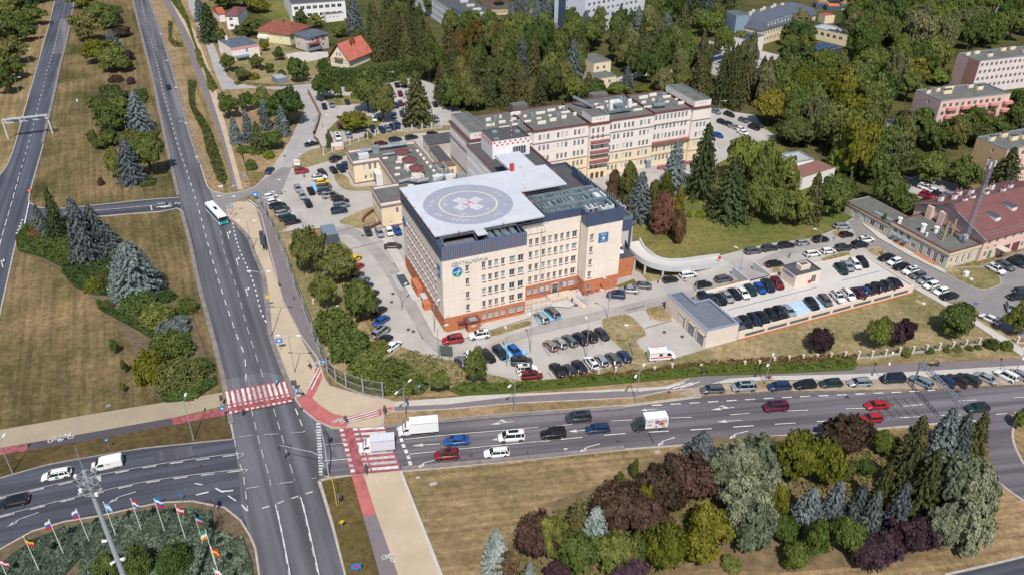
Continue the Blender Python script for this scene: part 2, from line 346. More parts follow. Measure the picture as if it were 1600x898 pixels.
# foot and cycle paths
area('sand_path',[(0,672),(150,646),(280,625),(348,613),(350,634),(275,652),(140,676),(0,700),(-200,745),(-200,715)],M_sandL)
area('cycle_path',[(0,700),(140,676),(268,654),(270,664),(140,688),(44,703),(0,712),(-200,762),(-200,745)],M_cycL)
area('red_cycle_path',[(268,654),(354,638),(355,648),(271,664)],M_redZ); area('red_cycle_path',[(0,700),(42,694),(44,703),(0,711),(-30,718),(-30,706)],M_redZ)
area('verge_strip',[(0,712),(140,688),(270,664),(356,648),(364,684),(226,699),(75,724),(0,745),(-200,800),(-200,762)],grassmat('dark_verge',(.13,.09,.045),(.075,.06,.025),.5,seed=9))
swalk=[(353,325),(360,320),(372,316),(392,318),(408,335),(424,400),(442,470),(470,525),(496,560),(506,590),(515,604),(542,612),(580,622),(600,624),(615,628),(615,643),(598,640),(598,666),(545,670),(520,669),(495,658),(473,640),(461,623),(445,583),(424,525),(421,500),(416,450),(411,425),(398,395),(386,368),(358,341)]
area('sand_pavement',swalk,M_sand,kerb=.3)
area('sand_path',[(250,-40),(262,0),(290,45),(320,120),(350,215),(372,297),(380,298),(358,215),(332,120),(305,50),(272,0),(262,-40)],M_sand)
area('cycle_path',[(243,-40),(253,0),(272,30),(292,75),(318,150),(347,225),(366,298),(372,297),(350,215),(326,140),(300,65),(268,5),(255,-40)],M_cyc)
area('cycle_path',[(398,318),(408,316),(440,395),(468,460),(492,510),(500,570),(506,580),(497,577),(470,528),(442,470),(424,410),(410,360)],M_cyc)
area('red_cycle_path',[(493,576),(502,574),(507,584),(494,612),(488,622),(500,633),(520,646),(545,652),(541,670),(520,668),(492,656),(474,641),(461,620),(478,616),(490,592)],M_red)
area('red_cycle_path',[(545,651),(598,638),(614,636),(615,644),(600,648),(545,662)],M_red)
area('red_cycle_path',[(549,743),(568,741),(588,804),(568,808)],M_red)
area('cycle_path',[(568,808),(588,804),(622,898),(640,950),(605,950),(593,898)],M_cyc)
area('sand_path',[(568,741),(627,736),(688,898),(710,950),(640,950),(622,898),(588,804)],M_sand)
area('slab_strip',[(624,736),(628,736),(692,898),(714,950),(708,950),(686,898)],M_conc2)
area('slab_path',[(615,628),(700,622),(800,612),(960,603),(1100,590),(1200,587),(1330,584),(1450,578),(1600,570),(1700,562),(1700,575),(1600,583),(1450,590),(1330,595),(1200,594),(1096,602),(1040,612),(960,612),(800,622),(700,634),(615,639)],M_conc2)
area('cycle_path',[(615,636),(700,632),(800,620),(900,614),(1000,612),(1040,608),(1096,585),(1110,584),(1200,580),(1300,576),(1450,567),(1600,560),(1700,552),(1700,562),(1600,571),(1450,580),(1330,585),(1200,588),(1140,592),(1060,614),(990,622),(800,631),(700,640),(615,644)],M_cyc)
area('verge_strip',[(598,666),(600,648),(615,644),(700,640),(800,631),(990,622),(1040,612),(1080,608),(1086,618),(1075,622),(975,634),(800,647),(682,657)],M_verge,kerb=.25)
area('parking_strip',[(1060,615),(1096,603),(1200,595),(1330,596),(1450,591),(1600,583),(1700,576),(1700,589),(1600,601),(1450,608),(1300,611),(1200,612),(1096,619),(1082,621)],mat('stabilised_gravel',(.34,.28,.22),.95,var=.2,scale=.7,detail=6))
area('verge_strip',[(1176,598),(1204,597),(1206,606),(1180,608)],M_verge)
area('verge_strip',[(1180,579),(1300,573),(1450,560),(1600,556),(1600,561),(1450,567),(1300,576),(1180,583),(1120,584),(1090,588),(1040,604),(900,612),(700,620),(640,622),(640,616),(700,613),(900,600),(1100,583)],M_verge)
area('verge_strip',[(502,753),(549,744),(593,898),(610,950),(562,950),(541,898),(520,813)],grassmat('brown_verge',(.16,.105,.05),(.10,.085,.03),.55,seed=11))
area('pavement',[(1428,452),(1438,450),(1500,484),(1530,503),(1571,528),(1605,550),(1605,564),(1596,558),(1565,536),(1523,509),(1488,486)],M_conc2,kerb=.2)
area('pavement',[(1344,348),(1352,350),(1384,371),(1426,396),(1476,424),(1476,428),(1420,400),(1374,374)],M_conc2)
area('garden_lawn',[(352,60),(400,62),(455,75),(515,98),(520,128),(440,134),(380,130),(356,112)],M_yard); area('garden_lawn',[(405,0),(450,0),(458,40),(430,36),(400,20)],M_park); area('school_drive',[(438,-20),(452,-20),(470,40),(458,42)],M_conc); area('garden_path',[(446,86),(470,82),(512,82),(514,90),(480,98),(450,92)],M_conc2); area('forest_path',[(945,128),(1000,112),(1090,108),(1092,114),(1004,120),(950,136)],M_conc)
# grass islands with kerbs
for p in ([(940,500),(944,494),(955,491),(975,490),(990,497),(1001,508),(1008,517),(1009,525),(995,533),(1010,552),(1022,566),(988,566),(975,549),(953,530),(942,512)],
[(1008,478),(1012,473),(1020,470),(1033,469),(1040,478),(1050,497),(1041,502),(1031,502),(1020,498),(1011,490)],
[(1478,426),(1500,418),(1533,418),(1552,424),(1562,433),(1564,443),(1556,448),(1540,452),(1518,448)],
[(521,276),(534,272),(546,281),(552,292),(590,291),(585,298),(550,299),(532,293)],
[(530,346),(575,326),(583,324),(588,345),(586,357),(566,359),(548,354)],
[(420,330),(426,328),(447,352),(447,358),(430,362)],
[(1300,362),(1318,360),(1330,370),(1310,372)],[(1284,404),(1322,394),(1327,400),(1295,410)],[(1355,390),(1372,387),(1385,396),(1378,400),(1366,400)],
[(1072,456),(1140,440),(1159,434),(1163,440),(1080,462)],[(1206,420),(1218,416),(1219,426),(1210,430)]):
 area('grass_island',p,M_yard,smooth=3,thick=.12,kerb=.22)
area('grass_island',[(612,412),(618,410),(656,470),(684,516),(680,524),(660,530),(652,515)],M_yard,thick=.1)
area('grass_island',[(645,468),(662,468),(692,520),(680,522)],M_yard,thick=.1)
area('grass_island',[(739,524),(825,500),(830,503),(830,508),(778,524),(742,530)],M_yard,thick=.1,kerb=.15)
area('grass_island',[(962,447),(990,436),(994,441),(966,450)],M_park,thick=.1)
area('grass_island',[(1004,425),(1030,418),(1080,418),(1134,410),(1139,412),(1088,424),(1013,441)],M_yard,thick=.1)
area('grass_island',[(1350,414),(1358,412),(1440,458),(1434,460)],M_yard,thick=.08)
area('grass_island',[(1483,473),(1503,470),(1525,478),(1533,496),(1571,516),(1590,532),(1583,534),(1530,502)],M_yard,thick=.08)
area('grass_island',[(455,262),(468,245),(484,235),(520,226),(600,208),(700,196),(716,203),(640,210),(560,238),(500,256),(465,266)],M_yard,thick=.08)
area('grass_island',[(484,235),(520,238),(550,224),(640,206),(700,200)],M_yard,z=.1)
area('grass_island',[(500,150),(545,150),(600,138),(600,155),(560,163),(520,166)],M_park,thick=.08)
area('grass_island',[(512,204),(530,186),(560,180),(600,185),(590,200),(540,205),(520,207)],M_park,thick=.08)
area('planting_bed',[(30,362),(60,350),(112,345),(118,400),(160,395),(230,440),(268,455),(300,490),(334,590),(300,618),(250,622),(215,590),(205,540),(160,480),(100,425),(30,392)],M_soil,smooth=0)
area('flag_bed',[(-60,890),(0,858),(50,830),(100,815),(160,805),(213,793),(251,785),(301,783),(351,793),(376,813),(390,836),(399,856),(405,898),(410,990),(-60,990)],M_soil,thick=.1,kerb=.3)
area('park_bed',[(760,870),(850,790),(960,750),(1060,700),(1120,685),(1300,680),(1540,690),(1560,760),(1530,850),(1400,880),(1240,895),(1100,890),(900,950),(750,950)],mat('leaf_litter',(.17,.12,.065),.95,var=.35,scale=.5,detail=6))
# blue disabled bays
for p in ([(831,491),(858,483),(880,498),(844,508)],[(767,548),(798,537),(826,552),(806,562),(788,566)],[(488,288),(495,285),(500,300),(492,303)]):
 area('blue_parking_bay',p,M_blue)
area('entrance_paving',[(829,476),(905,452),(912,468),(890,482),(860,480),(832,487)],M_conc2)
area('slab_pavement',[(596,376),(612,372),(640,430),(690,512),(700,522),(720,516),(822,488),(830,497),(735,527),(700,540),(678,527),(640,455)],M_conc2)
# ---------------- kerbs along the roads ----------------
def kerbs(parent,lines,w=.32,m=M_kerb):
 k=MB(); k.use(m)
 for ln in lines:k.ribbon(GP(ln,0,3,False),w,0,.13)
 k.build('kerb',parent)
kerbs(roadA,[[(118,0),(105,65),(96,100),(83,160),(68,225),(54,275),(45,311),(51,320),(63,325),(100,326),(150,321),(226,313),(280,309)],[(34,352),(26,375),(9,450),(-12,545)],[(86,0),(75,45),(38,175),(24,225),(12,257),(0,274)]])
kerbs(roadB,[[(207,0),(215,35),(234,108),(247,168),(258,220),(278,307)],[(48,354),(95,345),(163,338),(251,331),(283,329),(296,380),(311,450),(328,512),(350,600),(361,663),(365,686)],[(234,0),(251,48),(271,113),(286,170),(302,225),(313,257),(321,283),(328,296),(348,303),(376,300),(400,291),(418,272)]],.4)
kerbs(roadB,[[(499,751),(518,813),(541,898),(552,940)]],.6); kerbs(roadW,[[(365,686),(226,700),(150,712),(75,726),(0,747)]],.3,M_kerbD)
gt=MB(); gt.use(mat('dusty_gutter',(.22,.195,.19),.9,var=.25,scale=.5,detail=6))
for ln in ([(208,0),(216,35),(235,108),(248,167),(259,220),(279,307)],[(284,331),(297,380),(312,450),(329,512),(351,600),(362,663)],[(233,0),(250,48),(270,113),(285,170),(301,225),(312,257)],[(359,344),(387,371),(397,397),(410,427),(415,452),(420,501),(423,526),(444,584),(460,624)],[(117,0),(104,65),(95,100),(82,160),(67,225)],[(602,668),(682,660),(800,650),(975,638)],[(628,733),(800,718),(975,700)]):gt.ribbon(GP(ln,0,3,False),.95,_z[0]+.006)
tag(gt.build('dusty_gutter'),kind='structure')
kerbs(roadC,[[(499,751),(519,746),(548,743),(628,736),(800,720),(975,702),(1083,694),(1200,682),(1355,671),(1450,663),(1520,657),(1536,668),(1533,708),(1546,736),(1563,756),(1600,783)],[(600,666),(682,658),(765,652),(800,648),(900,641),(975,635),(1096,620)],[(1588,650),(1582,676),(1586,698),(1600,726)],[(1476,898),(1551,881),(1600,869)]],.4)
# ---------------- road markings ----------------
zt=_z[0]+.008
def wpt(p):return G(p[0],p[1]).to_2d()
def strip(mb,a,b,w,z=zt):
 d=(b-a).normalized(); n=Vector((-d.y,d.x))*w/2
 mb.quad((*(a-n),z),(*(b-n),z),(*(b+n),z),(*(a+n),z))
def dashes(parent,line,on,off,w=.14,m=M_white,name='lane_dashes'):
 mb=MU(m); P=smoothpx([wpt(p) for p in line],6); acc=0; per=on+off
 for a,b in zip(P,P[1:]):
  L=(b-a).length; d=(b-a)/max(L,1e-6); t=-(acc%per)
  while t<L:
   s0,s1=max(t,0),min(t+on,L)
   if s1>s0:strip(mb,a+d*s0,a+d*s1,w)
   t+=per
  acc+=L
 if mb.f:tag(mb.build(name,parent),kind='stuff')
def solid(parent,line,w=.14,m=M_white):
 mb=MU(m); mb.ribbon(smoothpx([wpt(p) for p in line],4),w,zt+.002); mb.build('road_line',parent)
dashes(roadA,[(104,0),(92,50),(75,110),(60,168),(47,220),(30,278)],2.2,3.4,.2); dashes(roadA,[(30,278),(17,325),(3,375),(-10,430)],4,2,.2)
solid(roadA,[(38,356),(46,318)],.3); dashes(roadA,[(26,368),(36,345)],1,1,.4)
dashes(roadB,[(220,0),(228,35),(243,90),(254,140),(266,185),(278,228),(296,280),(312,333),(330,400),(352,472),(372,530),(383,560),(385,610)],2.4,2.6,.2)
dashes(roadB,[(345,362),(352,400),(370,450),(385,508),(400,556),(414,598)],3,2.4,.15,M_worn); dashes(roadB,[(364,350),(372,385),(395,440),(408,487),(418,508)],1.2,1.1,.3)
dashes(roadB,[(393,640),(408,700),(420,742),(424,760)],2.4,1.6,.16,M_worn); dashes(roadB,[(428,640),(440,680),(450,715),(461,752)],2.4,1.6,.16,M_worn); dashes(roadB,[(462,640),(470,660),(476,676)],2,1.4,.2)
dashes(roadB,[(367,688),(372,715),(380,740),(383,760),(388,800)],2,1.4,.2,M_worn); solid(roadB,[(431,790),(440,830),(454,900),(460,940)],.16); solid(roadB,[(470,778),(480,815),(499,900),(506,940)],.16)
dashes(roadB,[(434,800),(445,855),(458,930)],1.8,1.3,.3,M_worn); dashes(roadB,[(474,790),(487,850),(505,930)],1.8,1.3,.3,M_worn)
dashes(roadB,[(410,796),(432,789),(448,783),(470,776),(503,765)],1.2,1.2,.35,M_worn); dashes(roadB,[(385,765),(424,759),(460,754),(495,748)],2.2,3.2,.15,M_worn); dashes(roadB,[(374,684),(404,681),(442,679),(480,676),(520,672)],2.5,2,.14,M_worn)
dashes(roadB,[(350,340),(372,338)],.5,.5,.5)
solid(roadF,[(92,337),(150,331),(226,324),(268,319)],.2); solid(roadF,[(236,323),(238,331)],.3); dashes(roadF,[(274,319),(283,320)],.5,.5,1.0)
dashes(roadG,[(331,311),(356,306)],3,.5,.25,M_worn)
solid(roadC,[(632,688),(700,681),(760,676),(840,669)],.16); solid(roadC,[(640,711),(700,705),(800,695),(860,690)],.16)
dashes(roadC,[(861,668),(900,664),(960,659),(1040,655),(1110,652),(1200,645),(1300,641),(1400,637),(1500,628),(1600,622)],4,7.4,.17)
dashes(roadC,[(876,688),(975,679),(1083,673),(1200,665),(1300,659),(1448,652),(1530,648)],4,4.1,.22)
dashes(roadC,[(1018,635),(1100,630),(1200,624),(1300,619),(1430,613),(1460,611)],2,1.7,.3); dashes(roadC,[(1555,649),(1600,645),(1650,640)],2.4,1.4,.2)
solid(roadC,[(500,697),(540,694)],.15,M_worn); solid(roadC,[(505,722),(550,718)],.15)
dashes(roadC,[(622,669),(629,694),(637,712),(642,729)],1.0,.55,.6)
solid(roadW,[(0,779),(120,751),(240,728),(371,710),(374,717)],.15,M_worn); dashes(roadW,[(0,781),(120,753),(240,730),(371,712)],2.2,2.2,.28,M_worn)
solid(roadW,[(0,808),(120,778),(240,752),(377,735),(380,741)],.15,M_worn); dashes(roadW,[(0,810),(120,780),(240,754),(377,737)],2.2,2.2,.28,M_worn)
dashes(roadW,[(307,775),(330,770),(355,769),(375,766)],2,2,.3); solid(roadW,[(305,757),(317,759)],.2); solid(roadW,[(337,764),(348,770),(354,768)],.25); solid(roadW,[(357,776),(369,784)],.2); solid(roadW,[(378,790),(387,800)],.25)
def arrow(parent,tip,tail,kind='left',m=M_white):
 a,b=wpt(tip),wpt(tail); d=(a-b).normalized(); n=Vector((-d.y,d.x)); L=(a-b).length; mb=MU(m); z=zt+.004
 q=lambda *p:mb.quad(*[(*(b+d*x+n*y),z) for x,y in p])
 q((0,-.09),(L*.62,-.09),(L*.62,.09),(0,.09))
 if kind=='left':q((L*.66,.62),(L*.84,.12),(L*1.02,.78))
 else:q((L*.60,-.4),(L,0),(L*.60,.4))
 if kind!='straight':
  s=1 if kind=='left' else -1
  if kind=='left':q((L*.58,.1),(L*.62,-.1),(L*.86,.42),(L*.76,.5))
  else:q((L*.2,-.05),(L*.36,-.05),(L*.52,-.55),(L*.40,-.55)); q((L*.34,-.5),(L*.62,-.5),(L*.42,-.95))
 mb.build('arrow_marking',parent)
for t,l,k in (((644,698),(687,695),'straight'),((652,728),(680,720),'left'),((765,665),(802,660),'right'),((888,676),(920,673),'straight'),((903,704),(937,695),'left'),((1024,694),(1054,685),'left'),
((1110,642),(1147,638),'right'),((1119,661),(1158,658),'straight'),((1136,683),(1168,675),'left'),((1000,643),(1026,641),'straight'),((881,764-60),(887,702),'straight'),((769,689),(790,686),'straight')):
 arrow(roadC,t,l,k)
arrow(roadW,(170,783),(213,770),'left',M_worn); arrow(roadW,(12,820),(62,802),'left',M_worn)
for x,y in ((357,370),(371,411),(386,458),(4,414)):
 mb=MU(M_white); strip(mb,wpt((x+1.5,y+6)),wpt((x-1.5,y-5)),.22,zt+.004); strip(mb,wpt((x-1.5,y-4.2)),wpt((x+2,y-5)),.3,zt+.005); mb.quad(*[(*wpt(q),zt+.006) for q in ((x+1.6,y-8),(x+1.8,y-2),(x+4.6,y-5.4))][::-1]); mb.build('arrow_marking',roadB)
def zebra(parent,a0,a1,b0,b1,n,red,dup=None,wr=.52):
 """a0-a1: one kerb side edge of the stripes, b0-b1: the far one"""
 A0,A1,B0,B1=(wpt(p) for p in (a0,a1,b0,b1)); r=MB(); r.use(M_redZ)
 r.quad((*A0,zt),(*A1,zt),(*B1,zt),(*B0,zt)); r.build('red_crossing_surface',parent)
 for i in range(n):
  for lo,hi,mm in dup:
   t0=(i+.12)/n; t1=(i+.12+wr)/n; mb=MU(M_worn if (i*7+3)%11 in (1,5,6,8) else M_white)
   P=lambda t,s:A0.lerp(A1,t).lerp(B0.lerp(B1,t),s)
   mb.quad(*[(*P(t,s),zt+.004) for t,s in ((t0,lo),(t1,lo),(t1,hi),(t0,hi))]); mb.build('zebra_stripe',parent)
zebra(roadB,(351,612),(448,596),(358,649),(459,629),12,True,((.04,.60,0),(.66,.73,0),(.90,.98,0)))
zebra(roadC,(529,671),(548,743),(602,667),(627,736),9,True,((.02,.10,0),(.30,.40,0),(.44,.97,0)),.5)
for ln in ([(499,576),(482,608)],[(503,578),(487,610)],[(541,660),(592,645)],[(541,656),(590,642)],[(542,663),(592,649)]):
 mb=MU(M_white); strip(mb,wpt(ln[0]),wpt(ln[1]),.28,zt+.004); tag(mb.build('path_stripe'),kind='structure')
for ln in ([(1040,609),(1070,599)],[(1051,609),(1082,599)],[(1062,608),(1093,598)],[(385,316),(400,327)],[(389,314),(403,325)]):
 mb=MU(M_white); strip(mb,wpt(ln[0]),wpt(ln[1]),.3,zt+.004); tag(mb.build('path_stripe'),kind='structure')
# ladder marking before the stop line
for i in range(19):
 t=i/18; a=Vector((495,664)).lerp(Vector((500,743)),t); mb=MU(M_worn if i%4==2 else M_white)
 strip(mb,wpt((a.x-1,a.y)),wpt((a.x+6,a.y-.3)),.45,zt+.004); mb.build('give_way_tooth',roadC)
def bike(p,s,rot,par=None):
 mb=MU(M_white); c=wpt(p); z=zt+.006
 def ring(x,y,r):
  n=12
  for i in range(n):
   a,b=2*math.pi*i/n,2*math.pi*(i+1)/n
   mb.add([tuple(T(x+q*math.cos(w),y+q*math.sin(w))) for q,w in ((r,a),(r,b),(r*.72,b),(r*.72,a))],[[3,2,1,0]])
 def T(x,y):
  x,y=x*s,y*s; return (c.x+x*math.cos(rot)-y*math.sin(rot),c.y+x*math.sin(rot)+y*math.cos(rot),z)
 def seg(a,b):A,B=Vector(T(*a)).to_2d(),Vector(T(*b)).to_2d(); strip(mb,A,B,.1*s,z)
 ring(-.55,0,.36); ring(.55,0,.36)
 for a,b in (((-.55,0),(-.2,.5)),((-.2,.5),(.35,.5)),((.35,.5),(0,0)),((0,0),(-.55,0)),((-.2,.5),(0,0)),((.55,0),(.3,.75)),((.2,.8),(.45,.78)),((-.35,.62),(-.1,.62))):seg(a,b)
 tag(mb.build('bicycle_marking'),kind='structure')
bike((529,660),1.3,0); bike((470,620),1.2,.6); bike((497,570),1.3,.3); bike((608,874),1.3,-.3); bike((88,689),1.5,.2,None); bike((104,685),1.5,.2); bike((366,293),1.2,1)
for p in ((303-30,112-20),(283,53),(333-50,192),(305,112)):bike((p[0],p[1]),1.0,.8)
# parking bay lines
pl=MB(); pl.use(M_worn)
for a,b,n in (((853,548),(935,531),6),((863,590),(975,563),7)):
 for i in range(n+1):
  t=i/n; x=a[0]+(b[0]-a[0])*t; y=a[1]+(b[1]-a[1])*t; strip(pl,wpt((x-7,y-9)),wpt((x+7,y+9)),.12)
for x,y in ((536,160),(524,166),(525,182),(600,158)):strip(pl,wpt((x-4,y-4)),wpt((x+3,y+5)),.15)
tag(pl.build('parking_bay_lines'),kind='structure')
# tar joints, manholes
mh=MB(); mh.use(mat('cast_iron',(.10,.07,.06),.8))
for x,y in ((612,473),(638,516),(646,519),(614,460),(453,698),(471,640),(1038,520),(1066,527),(925,521),(1050,560),(966,690),(736,712),(312,729),(1124,602),(1045,614),(900,478),(862,490),(1324,621),(1497,612),(567,370),(440,304),(445,245)):
 c=wpt((x,y)); mh.add([(c.x+.4*math.cos(a*math.pi/5),c.y+.4*math.sin(a*math.pi/5),zt) for a in range(10)],[list(range(10))])
tag(mh.build('manhole_covers'),kind='structure')
tj=MB(); tj.use(mat('tar_joint',(.06,.055,.06),.7))
for a,b in (((1011,673),(1022,694)),((1178,628),(1210,627)),((500,366+5),(600,345)),((1008,514),(1050,502)),((976,487),(1008,479)),((530,395),(600,378)),((1165,500),(1400,430))):
 if a!=(1165,500):strip(tj,wpt(a),wpt(b),.12)
for k in range(5):
 x=1368+k*14; tj.tube([],.1)
 strip(tj,wpt((x,622)),wpt((x+14,637)),.1); strip(tj,wpt((x+2,640)),wpt((x+16,655)),.1)
tag(tj.build('tar_joints'),kind='structure')
# ================= BUILDINGS =================
HA=R(23.1); HO=G(695,520)
def frame(name,label,cat,O=HO,ang=HA,group=None):return thing(name,label,cat,(O.x,O.y,0),ang,group)
def inv(O,ang):
 ca,sa=math.cos(ang),math.sin(ang)
 def f(px,py,z=0):
  p=G(px,py,z)-O; return (p.x*ca+p.y*sa,-p.x*sa+p.y*ca)
 return f
M_cream=mat('cream_cladding',(.80,.70,.61),.7,var=.06,scale=.35); M_brick=mat('orange_brick',(.50,.175,.085),.85,var=.14,scale=1.2,detail=6)
M_pinkw=mat('pale_pink_render',(.78,.70,.645),.85,var=.06,scale=.3,detail=6); M_yelw=mat('pale_yellow_render',(.78,.645,.45),.85,var=.06,scale=.3,detail=6)
M_navy=mat('navy_sheet_metal',(.060,.085,.150),.45,spec=.5,var=.12,scale=.4); M_navyB=mat('blue_seam_metal',(.055,.14,.29),.4,spec=.5); M_rust=mat('brown_seam',(.26,.16,.14),.6)
M_roofG=mat('grey_bitumen_roof',(.135,.137,.128),.9,var=.2,scale=.35,detail=7); M_roofD=mat('dark_bitumen_roof',(.085,.085,.092),.9,var=.15,scale=.5,detail=6)
M_maroon=mat('maroon_trim',(.155,.055,.055),.7,var=.15,scale=.8); M_deck=mat('helipad_coating',(.54,.565,.61),.6,var=.08,scale=.25,detail=7)
M_padG=mat('helipad_grey_circle',(.32,.335,.41),.65,var=.05,scale=.4,detail=6); M_padY=mat('helipad_yellow',(.62,.58,.42),.65); M_padR=mat('helipad_red',(.60,.07,.10),.65); M_padW=mat('helipad_white',(.52,.53,.55),.65,var=.2,scale=1.5)
M_steel=mat('galvanised_steel',(.30,.345,.375),.5,metal=.3,var=.2,scale=.8,spec=.5); M_steelT=mat('teal_grey_steel',(.17,.215,.24),.5,metal=.15,var=.22,scale=.7); M_steelD=mat('dark_steel',(.07,.08,.10),.55)
M_white_p=mat('white_render',(.78,.76,.75),.8,var=.04,scale=.4); M_frame=mat('white_window_frame',(.70,.68,.68),.6); M_sill=mat('maroon_sill',(.17,.07,.07),.7); M_sillG=mat('grey_lintel',(.26,.22,.22),.8)
GL=[mat('glass_dark',(.022,.026,.034),.08,spec=.6),mat('glass_slate',(.05,.07,.085),.1,spec=.6),mat('blind_teal',(.24,.36,.35),.35,spec=.5),mat('blind_pale',(.45,.53,.53),.4,spec=.5),mat('blind_maroon',(.17,.085,.085),.4,spec=.5),mat('glass_blue',(.05,.13,.24),.15,spec=.6)]
M_conW=mat('white_concrete',(.50,.50,.51),.8,var=.06,scale=.4); M_conS=mat('worn_roof_concrete',(.54,.51,.48),.85,var=.08,scale=.15,detail=7)
M_ac=mat('white_machine_casing',(.62,.64,.65),.5); M_red_p=mat('red_paint',(.58,.03,.03),.5); M_orange=mat('orange_lamp',(.75,.20,.08),.5)
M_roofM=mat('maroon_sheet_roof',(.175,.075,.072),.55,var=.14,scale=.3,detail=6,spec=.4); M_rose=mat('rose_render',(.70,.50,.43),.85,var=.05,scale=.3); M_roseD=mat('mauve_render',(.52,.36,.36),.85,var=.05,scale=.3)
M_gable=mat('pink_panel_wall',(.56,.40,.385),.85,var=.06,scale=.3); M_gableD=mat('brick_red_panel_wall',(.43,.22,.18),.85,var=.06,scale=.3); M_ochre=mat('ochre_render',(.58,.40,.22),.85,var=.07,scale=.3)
M_beige=mat('beige_render',(.64,.53,.37),.85,var=.07,scale=.4); M_dirty=mat('weathered_render',(.52,.48,.41),.9,var=.14,scale=.4,detail=6)
M_solar=mat('solar_panel',(.022,.040,.11),.12,spec=.7); M_slate=mat('slate_sheet_roof',(.10,.115,.145),.5,var=.12,scale=.3)
M_tileR=mat('red_tile_roof',(.40,.10,.06),.75,var=.16,scale=.7,detail=6); M_tileO=mat('orange_tile_roof',(.48,.14,.10),.75,var=.2,scale=.7,detail=6); M_tileB=mat('brown_red_tile_roof',(.225,.075,.05),.75,var=.2,scale=.7)
M_wood=mat('weathered_wood',(.27,.17,.10),.85)
_wc={}
def winmesh(w,h,kind):
 k=(w,h,kind)
 if k in _wc:return _wc[k]
 f=MB(); f.use(M_frame); t=.09; y0,y1=-.015,.07
 f.box(-w/2,w/2,y0,y1,-h/2,-h/2+t); f.box(-w/2,w/2,y0,y1,h/2-t,h/2)
 f.box(-w/2,-w/2+t,y0+.001,y1,-h/2+t,h/2-t); f.box(w/2-t,w/2,y0+.001,y1,-h/2+t,h/2-t)
 nm=1 if w>.75 else 0
 if nm and kind!='far':f.box(-.035,.035,y0+.002,y1,-h/2+t,h/2-t)
 fr=f.mesh('window_frame'); p=MB(); p.use(GL[0]); p.box(-w/2+t,w/2-t,.03,.05,-h/2+t,h/2-t); pn=p.mesh('pane')
 s=MB(); s.use(M_sill); s.box(-w/2-.08,w/2+.08,-.17,.04,-h/2-.10,-h/2-.01)
 l_=MB(); l_.use(M_sillG); l_.box(-w/2-.06,w/2+.06,-.10,.03,h/2+.01,h/2+.13)
 sl=s.mesh('sill'); _wc[k]=(fr,pn,sl,l_.mesh('lintel')); return _wc[k]
_fc={}
def winfar(w,h,gi,fm):
 k=(w,h,gi,fm.name)
 if k not in _fc:
  f=MB(); f.use(fm); t=.1; f.box(-w/2,w/2,-.03,.05,-h/2,-h/2+t); f.box(-w/2,w/2,-.03,.05,h/2-t,h/2); f.box(-w/2,-w/2+t,-.029,.05,-h/2+t,h/2-t); f.box(w/2-t,w/2,-.029,.05,-h/2+t,h/2-t); f.box(-.04,.04,-.028,.05,-h/2+t,h/2-t)
  f.use(GL[gi]); f.box(-w/2+t,w/2-t,.02,.04,-h/2+t,h/2-t); _fc[k]=f.mesh('window')
 return _fc[k]
def walls(root,poly,z0,z1,wins,m,kind='hosp',depth=.16,skip=(),name='wall',gl=None,frm=None):
 """outer skin of a building with real openings; wins[i] = [(a, z, w, h[, glass])] on edge i (a from the edge's start)"""
 mb=MU(m)
 for i in range(len(poly)):
  if i in skip:continue
  A=Vector(poly[i]); B=Vector(poly[(i+1)%len(poly)]); L=(B-A).length; d=(B-A)/L; n=Vector((d.y,-d.x)); ang=math.atan2(d.y,d.x)
  W=[w for w in wins.get(i,[]) if w[0]-w[2]/2>.05 and w[0]+w[2]/2<L-.05 and w[1]-w[3]/2>z0+.01 and w[1]+w[3]/2<z1-.01]
  us=sorted({0,L,*[round(w[0]-w[2]/2,3) for w in W],*[round(w[0]+w[2]/2,3) for w in W]}); zs=sorted({z0,z1,*[round(w[1]-w[3]/2,3) for w in W],*[round(w[1]+w[3]/2,3) for w in W]})
  pt=lambda a,z,q=0:(A.x+d.x*a-n.x*q,A.y+d.y*a-n.y*q,z)
  for zi in range(len(zs)-1):
   zc=(zs[zi]+zs[zi+1])/2; run=None
   for ui in range(len(us)-1):
    uc=(us[ui]+us[ui+1])/2; hole=any(abs(uc-w[0])<w[2]/2 and abs(zc-w[1])<w[3]/2 for w in W)
    if not hole and run is None:run=us[ui]
    if run is not None and (hole or ui==len(us)-2):
     e=us[ui] if hole else us[ui+1]
     mb.quad(pt(run,zs[zi]),pt(e,zs[zi]),pt(e,zs[zi+1]),pt(run,zs[zi+1])); run=None
  for w in W:
   a0,a1,c0,c1=w[0]-w[2]/2,w[0]+w[2]/2,w[1]-w[3]/2,w[1]+w[3]/2; q=depth
   mb.quad(pt(a0,c0),pt(a1,c0),pt(a1,c0,q),pt(a0,c0,q)); mb.quad(pt(a0,c1,q),pt(a1,c1,q),pt(a1,c1),pt(a0,c1))
   mb.quad(pt(a0,c0,q),pt(a0,c1,q),pt(a0,c1),pt(a0,c0)); mb.quad(pt(a1,c0),pt(a1,c1),pt(a1,c1,q),pt(a1,c0,q))
   c=pt(w[0],w[1],depth-.055); gi=w[4] if len(w)>4 else rnd.choice(gl or (0,0,1,2,1,3))
   if kind=='far' or kind=='wing':
    put(winfar(w[2],w[3],gi,frm or M_frame),'window',root,c,ang)
   else:
    fr,pn,sl,ln=winmesh(w[2],w[3],kind); o=put(fr,'window',root,c,ang); p=put(pn,'pane',o); p.material_slots[0].link='OBJECT'; p.material_slots[0].material=GL[gi]
    put(sl,'sill',o,(0,-(depth-.055),0)); put(ln,'lintel',o,(0,-(depth-.055),0))
 return mb.build(name,root)
def roof(root,poly,z,m,name='roof'):
 mb=MU(m); mb.sheet(poly,z); return mb.build(name,root)
